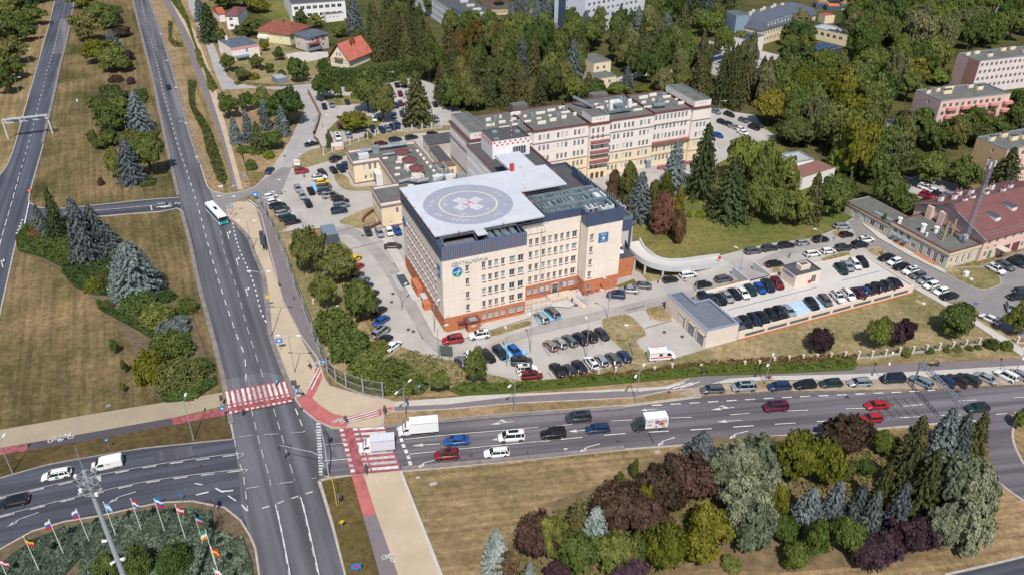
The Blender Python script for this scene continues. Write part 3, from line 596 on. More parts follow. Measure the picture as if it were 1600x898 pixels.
def inset(poly,t):
 n=len(poly); out=[]
 for i in range(n):
  a,b,c=Vector(poly[i-1]),Vector(poly[i]),Vector(poly[(i+1)%n]); d1=(b-a).normalized(); d2=(c-b).normalized()
  n1=Vector((-d1.y,d1.x)); n2=Vector((-d2.y,d2.x)); k=n1+n2; k=k/max(.3,1+n1.dot(n2)); out.append(b+k*t)
 return out
def parapet(root,poly,z0,z1,t,m,name='parapet',out=0.0,cap=None):
 """ring wall along a roof edge; out > 0 makes it stand proud (cornice)"""
 o_=inset(poly,-out) if out else [Vector(p) for p in poly]; i_=inset(poly,t); n=len(poly); mb=MU(m)
 vs=[(p.x,p.y,z0) for p in o_]+[(p.x,p.y,z1) for p in o_]+[(p.x,p.y,z1) for p in i_]+[(p.x,p.y,z0) for p in i_]
 fs=[]
 for i in range(n):
  j=(i+1)%n; fs+=[[i,j,n+j,n+i],[2*n+i,2*n+j,3*n+j,3*n+i],[3*n+i,3*n+j,j,i]]
 mb.add(vs,fs); mb.use(cap or m); mb.add(vs,[[n+i,n+(i+1)%n,2*n+(i+1)%n,2*n+i] for i in range(n)])
 return mb.build(name,root)
def bx(root,name,m,*b,rot=None):
 mb=MU(m); mb.box(*b); return mb.build(name,root)
def text(root,s,size,loc,rotx,rotz,m,name='lettering',depth=.03,align='CENTER',tilt=0):
 c=bpy.data.curves.new('lettering','FONT'); c.body=s; c.size=size; c.extrude=depth; c.align_x=align; c.align_y='CENTER'; c.resolution_u=1
 t=bpy.data.objects.new('lettering',c); C.objects.link(t); dg=bpy.context.evaluated_depsgraph_get()
 me=bpy.data.meshes.new_from_object(t.evaluated_get(dg)); bpy.data.objects.remove(t); me.materials.clear(); me.materials.append(m)
 o=bpy.data.objects.new(name,me); C.objects.link(o); o.parent=root; o.location=loc; o.rotation_euler=(rotx,tilt,rotz); return o
def disc(mb,c,r,z,n=48,r2=0):
 if r2:mb.add([(c[0]+q*math.cos(2*math.pi*i/n),c[1]+q*math.sin(2*math.pi*i/n),z) for q in (r,r2) for i in range(n)],[[i,(i+1)%n,n+(i+1)%n,n+i] for i in range(n)])
 else:mb.add([(c[0]+r*math.cos(2*math.pi*i/n),c[1]+r*math.sin(2*math.pi*i/n),z) for i in range(n)],[list(range(n))])
# ---------- the hospital with the helipad ----------
Hs=frame('hospital_building','cream and orange brick hospital block with a round helipad on its roof','hospital')
pA=[(0,0),(19,0),(19,5.4),(34.8,5.4),(34.8,2.4),(43.9,2.4),(43.9,16),(43.9,30),(0,30)]
rows=(15.0,11.8,8.5,5.3)
def hw(us,zs,w=.8,h=1.55,a0=0,flip=None,lo=None):
 r=[]
 for z in zs:
  for u in us:r.append(((u-a0),z,w,h,(rnd.choice((4,4,1,0)) if z==5.3 else rnd.choice((0,0,1,1,2,2))) if lo is None else lo))
 return r
wf0=hw((5.5,9.2,10.65,12.1,13.6),rows)+hw((15.75,17.75),rows,1.25)
wf2=hw((22.5,24.0,25.7,27.2,28.7,30.2,31.7),rows,a0=19)+hw((33.4,),rows,1.2,a0=19)
wf4=[(1.4,z,.8,1.55,g) for z,g in zip(rows,(4,1,1,4))]
vs_=[30-v for v in (25.9,24.1,22.2,20.3,18.5,16.7,14.8,12.8,10.7,8.7,6.8,4.8)]
wf8=[(v,z,.8,1.5,rnd.choice((0,1,3))) for v in vs_ for z in (14.6,11.4,8.2,5.1)]
w_top=18.0
walls(Hs,pA,3.8,w_top,{0:wf0,2:wf2,4:wf4,8:wf8},M_cream,depth=.2)
pB=[(0,0),(19,0),(19,5.4),(34.8,5.4),(34.8,2.4),(43.9,2.4),(43.9,30),(0,30)]
base0=[(u,2.1,.9,1.5,2) for u in (9.2,10.65,12.1,13.6)]+[(u,2.1,1.3,1.5,2) for u in (15.75,17.75)]
base2=[(u-19,2.15,.95,1.6,g) for u,g in ((22.4,2),(23.95,2),(25.6,3),(27.05,3),(31.5,3))]+[(33.2-19,2.15,1.4,1.6,3)]
base7=[(30-v,z,.7,.9,0) for v in (5.0,7.5,10,14,19) for z in (2.3,)]
walls(Hs,pB,0,3.8,{0:base0,2:base2,4:[(1.4,1.9,.9,1.4,1)],7:base7},M_brick,name='brick_base',depth=.14)
jn=MU(mat('panel_joint',(.60,.50,.42),.8))
for z in (16.55,13.35,10.1,6.85):jn.box(0,19,-.004,0,z,z+.035); jn.box(19,34.8,5.396,5.4,z,z+.035); jn.box(34.8,43.9,2.396,2.4,z,z+.035); jn.box(-.004,0,0,30,z,z+.035)
for u in (1.2,2.4,4.6,7.4,8.4,11.38,14.6,16.8,18.4):jn.box(u,u+.03,-.005,0,3.8,16.5)
for u in (35.4,37.2,38.4,39.6,40.8,42.0,43.1):jn.box(u,u+.03,2.395,2.4,3.8,18)
for z in (12.5,11.7,9.2,7.7,6.0):jn.box(37.2,43.9,2.394,2.4,z,z+.03); jn.box(0,4.6,-.006,0,z,z+.03)
tag(jn.build('panel_joints',Hs),kind='stuff'); dp_=MU(M_sillG)
for u,v in ((19.9,5.3),(25.0,5.3),(34.65,5.3),(36.0-1.1,2.3)):dp_.cyl((u,v,.2),(u,v,18),.06,.06,6)
tag(dp_.build('downpipes',Hs),kind='stuff')
# raised cream wall and parapets
mb=MU(M_cream); mb.box(19.02,34.78,5.38,5.7,18,19.5); mb.build('upper_wall',Hs)
def seamband(poly_edge,z0,z1,out,m,seam=None,step=.5):
 (x0,y0),(x1,y1)=poly_edge; A=Vector((x0,y0)); B=Vector((x1,y1)); d=(B-A).normalized(); n=Vector((d.y,-d.x)); L=(B-A).length
 mb=MU(m); a=A+n*out; b=B+n*out; i0=A-n*.25; i1=B-n*.25
 mb.add([(*a,z0),(*b,z0),(*b,z1),(*a,z1),(*i0,z0),(*i1,z0),(*i1,z1),(*i0,z1)],[[0,1,2,3],[3,2,6,7],[5,4,7,6],[4,5,1,0],[1,5,6,2],[4,0,3,7]])
 o=mb.build('metal_parapet',Hs)
 if seam:
  s=MB(); s.use(seam); k=int(L/step)
  for i in range(k):
   t=(i+.5)*L/k; p=A+d*t+n*(out+.001); s.add([(*(p-d*.12),z0+.02),(*(p+d*.12),z0+.02),(*(p+d*.12),z1-.02),(*(p-d*.12),z1-.02),(*(p-d*.03+n*.07),z0+.02),(*(p+d*.03+n*.07),z0+.02),(*(p+d*.03+n*.07),z1-.02),(*(p-d*.03+n*.07),z1-.02)],[[0,4,7,3],[4,5,6,7],[5,1,2,6],[0,1,5,4],[3,7,6,2]])
  s.build('standing_seam',o)
seamband(((0,0),(19.05,0)),18,21,.12,M_navyB,M_rust); seamband(((0,30),(0,0)),18,20.9,.12,M_navy,M_steelD,1.1)
seamband(((22.6,5.4),(34.8,5.4)),19.5,21.4,.1,M_navy); seamband(((34.8,5.2),(34.8,2.28)),18,21.3,.1,M_navy); seamband(((34.7,2.4),(44.0,2.4)),18,21.3,.1,M_navy); seamband(((43.9,2.5),(43.9,28)),18,20.9,.1,M_navy)
bx(Hs,'metal_parapet',M_navy,19.1,22.5,5.32,5.7,19.5,19.9)
roof(Hs,[(0.2,.2),(18.8,.2),(18.8,5.6),(34.9,5.6),(34.9,2.6),(43.7,2.6),(43.7,29.8),(.2,29.8)],18.3,M_roofD)
bx(Hs,'roof_kerb',M_navy,18.85,19.0,.3,5.5,18.3,20.9)
# glass-like blue trough between parapet and deck on the left side: rafters
rb=MB(); rb.use(M_navy); rb.quad((.15,.2,20.9),(1.9,3.3,21.7),(1.9,29.6,21.7),(.15,29.6,20.9)); rb.build('sloping_edge_roof',Hs)
for i in range(13):
 v=4.5+i*1.95; r_=MB(); r_.use(M_steelD); r_.box(.1,1.5,v,v+1.3,21.45,21.52); r_.use(M_steel); r_.bar((.1,v+1.62,21.6),(1.5,v+1.62,21.75),.12,.12); r_.build('safety_net_frame',Hs)
# helipad deck
pad=tag(put(None,'helipad',Hs),None); pad.empty_display_size=.5
pdk=[(-.2,3.4),(24.7,3.4),(24.7,16.7),(36.6,16.7),(36.6,28.8),(-.5,28.8)]
mb=MU(M_deck); mb.prism(pdk,21.75,22.1,True); mb.build('deck_slab',pad)
mb=MU(M_deck); mb.box(8.2,10.4,-.0+.6,3.39,21.8,22.1); mb.box(27.6,34.5,28.81,40,21.2,21.6); mb.build('deck_walkway',pad)
pc=inv(HO,HA)(731.5,318.5,22.1); rO=10.0; rY=6.6
mb=MU(M_padG); disc(mb,pc,rO,22.106,72); mb.build('grey_circle',pad)
mb=MU(M_padY); disc(mb,pc,rY,22.112,72,rY-.38); mb.build('yellow_circle',pad)
mb=MU(M_padW); th=R(28)
def cr(*p):return [(pc[0]+x*math.cos(th)-y*math.sin(th),pc[1]+x*math.sin(th)+y*math.cos(th)) for x,y in p]
a_,b_=1.25,3.75
mb.sheet(cr((-a_,-b_),(a_,-b_),(a_,-a_),(b_,-a_),(b_,a_),(a_,a_),(a_,b_),(-a_,b_),(-a_,a_),(-b_,a_),(-b_,-a_),(-a_,-a_)),22.118); mb.build('white_cross',pad)
mb=MU(M_padR)
for q in (((-1.05,-1.25),(-.75,-1.25),(-.75,1.25),(-1.05,1.25)),((.75,-1.25),(1.05,-1.25),(1.05,1.25),(.75,1.25)),((-.75,-.15),(.75,-.15),(.75,.15),(-.75,.15))):mb.sheet(cr(*q),22.124)
mb.build('red_letter_h',pad)
for k,(a,r_,w,l) in enumerate(((150,8.2,.3,1.2),(156,8.3,.3,1.0),(165,8.4,.5,.4),(196,8.6,.3,1.1),(203,8.3,.7,.5),(228,8.1,.3,1.4),(236,8.0,.3,1.6),(244,8.2,.3,1.5),(251,8.0,.3,1.3),(232,5.2,.3,1.2),(240,5.3,.3,1.4),(160,5.2,.5,.9),(170,5.1,.3,1.3),(140,5.4,.4,.8),(20,8.4,.3,1.0),(10,8.3,.5,.5),(300,8.4,.3,2.2),(306,5.2,.9,.5),(335,8.3,.3,.9))):
 mb=MU(M_padW); ca,sa=math.cos(R(a)),math.sin(R(a)); c=(pc[0]+r_*ca,pc[1]+r_*sa); mb.sheet([(c[0]+x*.4+y*.92,c[1]+x*.92*-1+y*.4) for x,y in ((-w/2,-l/2),(w/2,-l/2),(w/2,l/2),(-w/2,l/2))],22.13); mb.build('faded_marking',pad)
# edge lights and rail
for u,v in ((-.3,6.5),(-.3,12),(-.3,17.5),(-.4,23),(5,3.3),(15,3.3),(24.6,10),(24.8,14.6),(26.2,17.6),(30,28.9),(36.6,24)):
 mb=MU(M_orange); mb.cyl((u,v,22.1),(u,v,22.45),.17,.12,8); mb.build('edge_lamp',pad)
rl=MB(); rl.use(M_steelD)
for a,b in (((-.25,3.2),(8.1,3.2)),((10.5,3.2),(24.9,3.2)),((-.7,3.4),(-.9,28.8)),((24.95,3.5),(24.95,16.4)),((25,16.45),(36.6,16.45)),((36.85,16.6),(36.85,28.8))):
 A=Vector((*a,21.85)); B=Vector((*b,21.85)); n=max(1,int((B-A).length/1.6)); rl.bar(A,B,.08,.12); d=(B-A).normalized(); s=Vector((d.y,-d.x,0))
 rl.bar(A+s*1.15,B+s*1.15,.08,.1)
 for i in range(n+1):p=A.lerp(B,i/n); rl.bar(p,p+s*1.15,.06,.06)
rl.build('perimeter_net',pad)
# plant steelwork right of the pad
st=MB(); st.use(M_steelD); st.sheet([(24.9,5.7),(34.6,5.7),(43.6,5.7),(43.6,16.2),(24.9,16.2)],18.9); st.build('plant_floor',Hs)
for u0,u1,v0,v1,z in ((25.5,43,15.2,16.1,21.0),(25.5,43,12.2,12.9,21.3),(26.5,42.6,8.2,9.0,21.3),(26,41,6.2,6.6,21.2)):
 bx(Hs,'air_duct',M_steelT,u0,u1,v0,v1,z-.9,z)
for u,v0,v1 in ((26.2,6.7,12.1),(29.6,6.7,8.1),(33.4,6.7,8.1),(30.5,9.1,12.1),(39.0,9.1,15.1),(36.4,13,15.1),(42.2,5.9,15.1),(29,13,15.1)):
 bx(Hs,'air_duct',M_steelT,u,u+.75,v0,v1,20.1,20.95)
for u,v,w,l,h in ((31.5,13.2,4.6,1.7,1.5),(27.2,9.3,2.6,2.2,1.4),(31.8,9.4,3.4,2.2,1.7),(35.2,9.5,3.1,2.0,1.3),(27.4,6.8,1.9,1.1,1.2),(30.6,6.8,2.4,1.1,1.0),(36.5,6.0,4,2.0,.9)):
 mb=MU(M_steel); mb.box(u,u+w,v,v+l,18.9,19.6+h); mb.use(M_steelD)
 for q in range(int(w/.9)):mb.box(u+.15+q*.9,u+.7+q*.9,v+.2,v+l-.2,19.6+h,19.65+h)
 mb.build('air_handling_unit',Hs)
for u in (35.4,36.7):
 mb=MU(M_ac); mb.box(u,u+1.15,3.4,5.2,20.6,21.9); mb.use(M_steelD); mb.box(u+.08,u+1.07,3.37,3.4,20.75,21.7)
 for q in (3.85,4.75):mb.cyl((u+.57,q,21.9),(u+.57,q,22.05),.36,.36,10)
 mb.build('condenser_unit',Hs)
for u,v in ((39.4,4.4),(41.2,4.6)):
 mb=MU(M_ac); mb.box(u,u+1.5,v,v+1.3,19.4,20.9); mb.use(M_steelD); mb.cyl((u+.75,v+.65,20.9),(u+.75,v+.65,21.0),.5,.5,10); mb.build('condenser_unit',Hs)
bx(Hs,'plant_casing',M_ac,41.0,43.4,9.6,14,20.0,20.9)
for i,(u,v) in enumerate([(43.6,4+i*1.05) for i in range(11)]+[(43.4,17+i*1.4) for i in range(6)]):
 mb=MU(M_steel); mb.cyl((u,v,20.2),(u,v,22.6),.07,.05,6); mb.build('lightning_rod',Hs)
mb=MU(M_steel)
for z in (21.4,20.9):mb.bar((43.6,3,z),(43.6,16,z),.05,.05)
mb.build('handrail',Hs)
# well with glass edge between the pad and the front parapet
for u0,u1 in ((.9,8.0),(10.6,17.8)):
 mb=MU(M_steel);
 for uu in ((u0,u1) if u0<5 else (u0,u0+3.4,u1)):mb.bar((uu,.4,21.0),(uu,3.2,21.6),.1,.12)
 mb.bar((u0,3.1,21.6),(u1,3.1,21.6),.1,.1); mb.build('net_frame',Hs)
roof(Hs,[(.9,.4),(8,.4),(8,3.3),(.9,3.3)],20.3,mat('plant_deck',(.16,.165,.18),.8,var=.2,scale=.8))
for k in range(4):bx(Hs,'air_duct',M_steelT,11+k*1.7,12.1+k*1.7,.6,3.2,20.0,20.9)
for u,v,w,l,z in ((11.5,1,2.6,1.8,19.6),(15.6,.9,1.5,1.6,20.4),(19.6,6.4,2.0,2,20.3),(2.2,1.2,4.2,1.4,18.9)):
 bx(Hs,'air_handling_unit',M_steelT,u,u+w,v,v+l,18.3,z)
# signs
text(Hs,'SZPITAL',1.2,(4.15,-.35,16.95),R(90),0,mat('letter_metal',(.60,.61,.65),.5),depth=.06); text(Hs,'MSWiA',1.2,(8.2,-.35,16.95),R(90),0,mat('letter_metal',(0,0,0)),depth=.06)
lg=MU(mat('sign_blue',(.02,.16,.42),.4)); lg.cyl((3.3,-.02,14.75),(3.3,-.14,14.75),1.12,1.12,32); lo=lg.build('round_logo_sign',Hs)
lg=MU(mat('sign_green',(.02,.33,.28),.4)); lg.add([(3.3+1.05*math.cos(a),-.155,14.75+1.05*math.sin(a)) for a in [R(-150+i*12) for i in range(13)]],[list(range(13))]); lg.use(M_frame)
lg.add([(2.35,-.16,14.6),(4.2,-.16,14.75),(4.2,-.16,14.95),(2.35,-.16,14.8)],[[0,1,2,3]]); lg.add([(3.05,-.165,13.9),(3.25,-.165,13.9),(3.95,-.165,15.65),(3.55,-.165,15.3)],[[0,1,2,3]]); lg.build('logo_emblem',lo)
sb=bx(Hs,'blue_cross_sign',mat('sign_blue2',(.04,.17,.38),.4),37.9,40.35,2.26,2.38,13.3,15.7)
lg=MU(M_frame); lg.box(38.95,39.3,2.22,2.25,13.95,14.75); lg.box(38.72,38.95,2.22,2.25,14.17,14.53); lg.box(39.3,39.53,2.22,2.25,14.17,14.53); lg.build('white_cross',sb)
for z_,w_ in ((15.35,.8),(15.1,.6),(13.65,.7)):bx(sb,'faint_line',mat('pale_blue_plate',(.45,.58,.66),.6),39.1-w_,39.1+w_,2.235,2.25,z_,z_+.1)
sb=bx(Hs,'blue_cross_sign',mat('sign_blue2',(0,0,0)),-.16,-.03,1.3,3.0,13.0,16.0); lg=MU(M_frame); lg.box(-.2,-.165,1.75,2.5,14.1,14.4); lg.box(-.2,-.166,1.97,2.28,13.85,14.65); lg.build('white_cross',sb)
lg=MU(mat('sign_blue',(0,0,0))); lg.cyl((-.02,28.2,13.6),(-.14,28.2,13.6),1.25,1.25,24); lg.build('round_logo_sign',Hs)
bx(Hs,'pale_blue_plate',mat('pale_blue_plate',(.45,.58,.66),.6),.3,1.3,-.05,-.02,3.95,4.4)
# porch, entrance, ramp, terrace
po=tag(put(None,'porch',Hs)); mb=MU(M_brick); mb.box(4.6,7.3,-2.2,-.02,0,2.75); mb.build('porch_wall',po)
mb=MU(M_maroon); mb.box(4.3,7.6,-2.5,-.03,2.75,3.0); mb.build('porch_roof',po); bx(po,'roof_light',M_steel,5.1,6.8,-2.1,-.7,3.0,3.12); bx(po,'door',M_steelD,4.54,4.6,-1.8,-.8,0,2.1); bx(po,'wall_sign',M_frame,5.4,6.4,-2.24,-2.2,1.6,1.9)
mb=MU(M_maroon); mb.box(2.9,4.5,-.9,-.02,2.2,2.3)
for k in range(5):mb.bar((2.95+k*.35,-.85,0),(2.95+k*.35,-.85,2.2),.05,.05)
mb.build('bike_shelter',po)
en=tag(put(None,'entrance',Hs)); bx(en,'door',GL[1],28.2,29.6,5.2,5.36,.6,2.9); bx(en,'door_frame',M_frame,28.05,29.75,5.25,5.38,.55,3.05)
mb=MU(M_steel)
for z in (3.1,3.4):mb.bar((25.8,3.4,z),(34.2,3.4,z),.07,.07)
for k in range(8):mb.bar((26+k*1.15,3.4,3.25),(26+k*1.15,5.3,3.35),.05,.05)
for k in (26,29,33.8):mb.bar((k,3.4,0),(k,3.4,3.3),.07,.07)
mb.build('pergola',en)
M_ter=mat('sandstone_paving',(.60,.49,.39),.85,var=.08,scale=1)
mb=MU(M_ter); mb.box(26.5,32.5,1.6,5.2,0,.55); mb.box(19.6,26.4,2.6,4.4,0,.4); mb.box(19.4,25.5,.2,1.4,0,.22); mb.prism([(30.4,1.58),(32.6,1.58),(33.6,-2.4),(32.0,-2.9)],0,.3); mb.build('terrace',en)
text_o=text(Hs,'SZPITAL',.01,(30,5,2),0,0,M_frame); bpy.data.objects.remove(text_o)
for a,b in (((19.5,2.5),(26.4,2.5)),((19.5,.1),(25.6,.1)),((26.6,1.5),(30.3,1.5)),((33.7,-2.4),(32.8,1.4)),((31.9,-2.9),(30.3,1.4))):
 mb=MU(M_steel); A=Vector((*a,.3)); B=Vector((*b,.3)); n=int((B-A).length/1.1); up=Vector((0,0,1.0)); mb.bar(A+up,B+up,.05,.05); mb.bar(A+up*.5,B+up*.5,.04,.04)
 for i in range(n+1):p=A.lerp(B,i/n); mb.bar(p,p+up,.05,.05)
 mb.build('handrail',en)
lg=MU(mat('sign_blue',(0,0,0))); lg.cyl((30.5,5.33,2.3),(30.5,5.2,2.3),.4,.4,16); lg.build('round_sign',Hs)
# left side: steps, low wall, canopy
mb=MU(M_conW); mb.box(-2.9,-1.4,14.5,27.5,0,.5); mb.box(-4.4,-3.6,20,27.8,0,.35); mb.box(-1.3,-.05,11.5,14,2.0,2.25); mb.build('side_terrace',Hs)
bx(Hs,'planter',M_steelD,-3.4,-1.6,21,26,.5,.8); mb=MU(M_brick); mb.box(-1.6,-.03,9.4,11.4,0,2.0); mb.box(-1.4,-.03,15.5,20.5,0,2.6); mb.build('side_bay',Hs)
mb=MU(M_steel)
for i in range(9):mb.bar((-4.2,20+i,.3),(-4.2,20+i,1.3),.04,.04)
mb.bar((-4.2,20,1.3),(-4.2,28,1.3),.05,.05); mb.bar((-4.2,28,1.3),(-1.2,28,1.3),.05,.05); mb.build('handrail',Hs)
# red cabinet, dark box roof, right annex
bx(Hs,'red_cabinet',mat('faded_red',(.48,.05,.07),.6),27.0,27.9,27.8,28.6,22.1,23.9)
nv=frame('roof_annex','navy clad annex with flat black roof behind the white helipad deck','annex'); mb=MU(M_navy); mb.box(39.5,47.4,30.6,38.6,0,16.6); mb.build('wall',nv); roof(nv,[(39.9,31),(47,31),(47,38.2),(39.9,38.2)],16.62,M_roofD); parapet(nv,[(39.5,30.6),(47.4,30.6),(47.4,38.6),(39.5,38.6)],16.6,17.2,.35,M_navy)
an=frame('entrance_annex','orange brick annex under a navy hood at the top of the curved ramp','annex')
walls(an,[(43.95,6.0),(50.2,6.0),(50.2,14.5),(43.95,14.5)],0,5.6,{},M_brick,skip=(3,)); roof(an,[(44,6),(50.2,6),(50.2,14.5),(44,14.5)],5.6,M_roofD); bx(an,'roof_edge',M_navy,44.0,50.3,5.9,6.05,5.45,5.75)
mb=MU(M_navy); mb.box(44.0,50.4,8.5,20,11.2,14.2); mb.box(49.9,50.4,8.5,8.9,5.6,11.2); mb.box(44.0,50.4,16.5,20,5.6,11.2); mb.build('hood',an)
parapet(an,[(44.0,8.5),(50.4,8.5),(50.4,20),(44.0,20)],14.2,14.9,.3,M_steelT); roof(an,[(44.2,8.7),(50.2,8.7),(50.2,19.8),(44.2,19.8)],14.22,M_roofD)
lb=MB(); lb.use(mat('warm_light',(.9,.75,.3),.5)); lb.box(46.5,47.6,16.2,16.4,9.6,10.2); lb.build('lit_panel',an)
# link wing and white tower
lk=frame('link_wing','white link wing between the helipad block and the long pale wing','wing')
lw=[(1.5+i*1.55,z,.7,1.4) for i in range(11) for z in (13.6,10.4,7.2)]
walls(lk,[(27.5,30.2),(30.6,30.2),(36.5,30.2),(43.2,30.2),(43.2,49.5),(43,60.9),(27.5,60.9)],0,16.8,{6:lw+[(12+i*1.6,15.6,.7,1.3) for i in range(4)]},M_white_p,'wing',skip=(0,1,2,5)); roof(lk,[(27.6,30.2),(43.1,30.2),(43.1,60.8),(27.6,60.8)],16.6,M_roofD)
bx(lk,'roof_coping',M_maroon,27.3,27.7,30.3,60.7,16.8,17.0); bx(lk,'roof_coping',M_maroon,42.9,43.4,38.7,60.7,16.8,17.0); mb=MU(M_deck); mb.box(31,38.3,38.6,48,16.9,17.3); mb.build('white_flat_roof',lk)
tw=frame('stair_tower','white square tower with red checkered top edge behind the helipad','tower'); tp=[(30.4,48.5),(38.8,48.5),(41.2,48.5),(41.2,57.0),(30.4,57.0)]
walls(tw,tp,16.62,21.6,{0:[]},M_white_p); roof(tw,tp,21.2,M_roofD); parapet(tw,tp,21.6,21.75,.3,M_steelD)
for k in range(7):
 for r_ in (0,1):
  mb=MU(M_red_p); x=30.7+k*1.5+(.75 if r_ else 0); mb.box(x,x+.5,48.42,48.5,20.95-r_*.75,21.35-r_*.75); mb.build('red_check',tw)
for k in range(6):
 for r_ in (0,1):
  mb=MU(M_red_p); y=49+k*1.4+(.7 if r_ else 0); mb.box(30.32,30.4,y,y+.5,20.95-r_*.75,21.35-r_*.75); mb.build('red_check',tw)
mb=MU(GL[1]); mb.box(36.2,40,48.3,48.5,17.4,19.3); mb.build('glazed_opening',tw)
for k in range(6):bx(tw,'mullion',M_frame,36.2+k*.74,36.28+k*.74,48.24,48.3,17.3,19.4)
mb=MU(M_red_p)
for k in range(5):mb.cyl((36.3,50,21.3+k*1.2),(36.3,50,21.9+k*1.2),.07,.07,6)
mb.use(M_frame)
for k in range(5):mb.cyl((36.3,50,21.9+k*1.2),(36.3,50,22.5+k*1.2),.07,.07,6)
mb.cyl((36.3,50,26.2),(37.2,50.4,25.2),.3,.15,8); mb.build('windsock_pole',tw)
for u,v in ((31.5,49.7),(38.9,53),(33,55)):bx(tw,'roof_hatch',M_steel,u,u+1.4,v,v+1.1,21.2,21.7)
# ---------- the long rear wing ----------
rw=frame('rear_wing','long five storey pale pink and yellow wing with grey roof and ducts','hospital wing')
zr=(15.1,11.85,8.55,5.3,2.0)
def trip(cs,zs,a0,w=.85,h=1.75,sp=1.35,n=3):
 return [(c+k*sp-a0,z,w,h) for c in cs for z in zs for k in (range(-1,2) if n==3 else range(n))]
sections=[
(28.5,34.6,61.2,78,[(6.1/2,z,1.0,2.2,1) for z in (8.6,4.5)],True),(34.6,48.2,62.2,79.5,trip((37.5,42,46.2),zr,34.6,n=3),False),(48.2,66.0,61.5,79.5,trip((51.6,57.5,63.0),zr,48.2),False),
(66.0,72.6,60.3,79.5,[(1.0+k*1.65,z,.85,h) for k in range(3) for z,h in ((15.3,1.8),(13.3,1.4),(10.2,1.3),(6.9,1.3),(3.9,1.3))],'p'),(72.6,88.6,61.5,81,trip((75.0,79.8,85.4),zr,72.6),False),
(88.6,102.2,62.2,79.5,[(89.7+k*1.36-88.6,z,.8,1.8) for k in range(9) for z in (15.6,12.6,9.5,5.3,2.3)],False),(102.2,109.0,61.2,78,trip((105.7,),(11.8,8.6,5.3),102.2),True)]
for i,(a,b,v0,v1,wn,ph) in enumerate(sections):
 pts=[(a,v0),(b,v0),(b,v1),(a,v1)]
 low=[w for w in wn if w[1]<6.4]; up=[w for w in wn if w[1]>=6.4]
 side={0:up}; sideL={0:low}
 if i==0:side[3]=[(1.2+k*1.55,15.4,.5,1.5) for k in range(10)]+[(4+k*1.5,12.2,.5,1.1) for k in range(2)]
 walls(rw,pts,7.2,17.3,side,M_pinkw,'wing',name='upper_wall',gl=(0,1,1,3,5)); walls(rw,pts,0,7.2,sideL,M_yelw if ph is not True or i else M_yelw,'wing',name='lower_wall',gl=(0,1,3))
 roof(rw,pts,17.32,M_roofG); parapet(rw,pts,17.15,17.55,.2,M_maroon,'eaves',out=.3)
 k=MB(); k.use(M_sillG); k.box(a-.05,b+.05,v0-.16,v0-.01,13.35,13.6); k.box(a-.05,b+.05,v0-.14,v0-.01,7.05,7.25); k.box(a-.05,b+.05,v0-.12,v0-.01,3.4,3.55); k.build('string_course',rw)
 if ph:
  pv1=v1 if ph is True else v0+6.5; pp=[(a+.4,v0+.2),(b-.4,v0+.2),(b-.4,pv1),(a+.4,pv1)]
  walls(rw,pp,17.7,19.5,{0:[((b-a-.8)/2-1.1+k*1.1,18.55,.5,.6,0) for k in range(3)]},M_pinkw,'wing',name='attic_wall'); roof(rw,pp,19.3,M_roofG); parapet(rw,pp,19.5,19.62,.25,M_steel,'coping')
mb=MU(M_sillG); mb.box(28.3,28.48,61,78,13.3,13.65); mb.box(28.3,28.48,61,78,7.0,7.25); mb.build('string_course',rw)
for z in (12.0,8.8,5.7):
 mb=MU(mat('balcony_red',(.27,.11,.10),.8,var=.2,scale=1)); mb.box(66.3,72.3,59.1,60.28,z-.45,z+.25); mb.build('balcony_front',rw); bx(rw,'balcony_floor',M_conW,66.2,72.4,59.0,60.29,z-.62,z-.47)
for k in range(3):
 mb=MU(mat('dark_arch',(.10,.05,.035),.9)); mb.box(67.0+k*1.7,68.0+k*1.7,60.22,60.29,.1,1.9); mb.build('arch_opening',rw)
mb=MU(mat('balcony_red',(0,0,0))); mb.box(88.8,102.3,61.2,62.15,7.3,7.9); mb.build('terrace_railing',rw); bx(rw,'terrace_railing',mat('balcony_red',(0,0,0)),90,108.5,58.5,59.3,0,1.0)
bx(rw,'blue_door_shed',mat('faded_blue',(.22,.28,.36),.7),87.0,88.4,60.5,61.4,0,2.6)
for k in range(46):
 u=35.5+k*1.46; v=66+((k*37)%11);
 if 65<u<72:continue
 l=1.0+(k*13%5)*.55; bx(rw,'roof_vent',M_pinkw,u,u+l,v,v+.38,17.35,17.85+(k%3)*.2)
for u,v in ((38,70),(41,74),(46,68),(52,72),(59,69),(63,73),(75,72),(84,75),(95,70),(99,74)):
 mb=MU(M_steel); mb.box(u,u+1.0,v,v+.8,17.35,18.7); mb.cyl((u+1.6,v+.3,17.35),(u+1.6,v+.3,18.9),.25,.25,8); mb.build('roof_fan',rw)
for u,v,l,h in ((76,67,.9,3.4),(83,68,1.1,2.6)):bx(rw,'white_chimney',M_white_p,u,u+l,v,v+.9,17.35,17.35+h)
mb=MU(M_steelT); mb.cyl((72.5,71,18.4),(68.5,77,20.2),.55,.55,8); mb.cyl((90.5,66,18.3),(94.5,65.4,18.3),.7,.7,8); mb.box(74.5,82.5,65.2,65.9,18.1,18.8); mb.box(78,81,66.5,69,17.4,19.4); mb.build('air_duct',rw)
bx(rw,'air_handling_unit',M_ac,78,81.4,69.5,71.5,17.4,19.8); bx(rw,'rooftop_room',M_roofG,50,54.8,80.9,83.8,16,18.4); bx(rw,'rooftop_room',M_roofG,77.5,83,81.1,84,16,18.4)
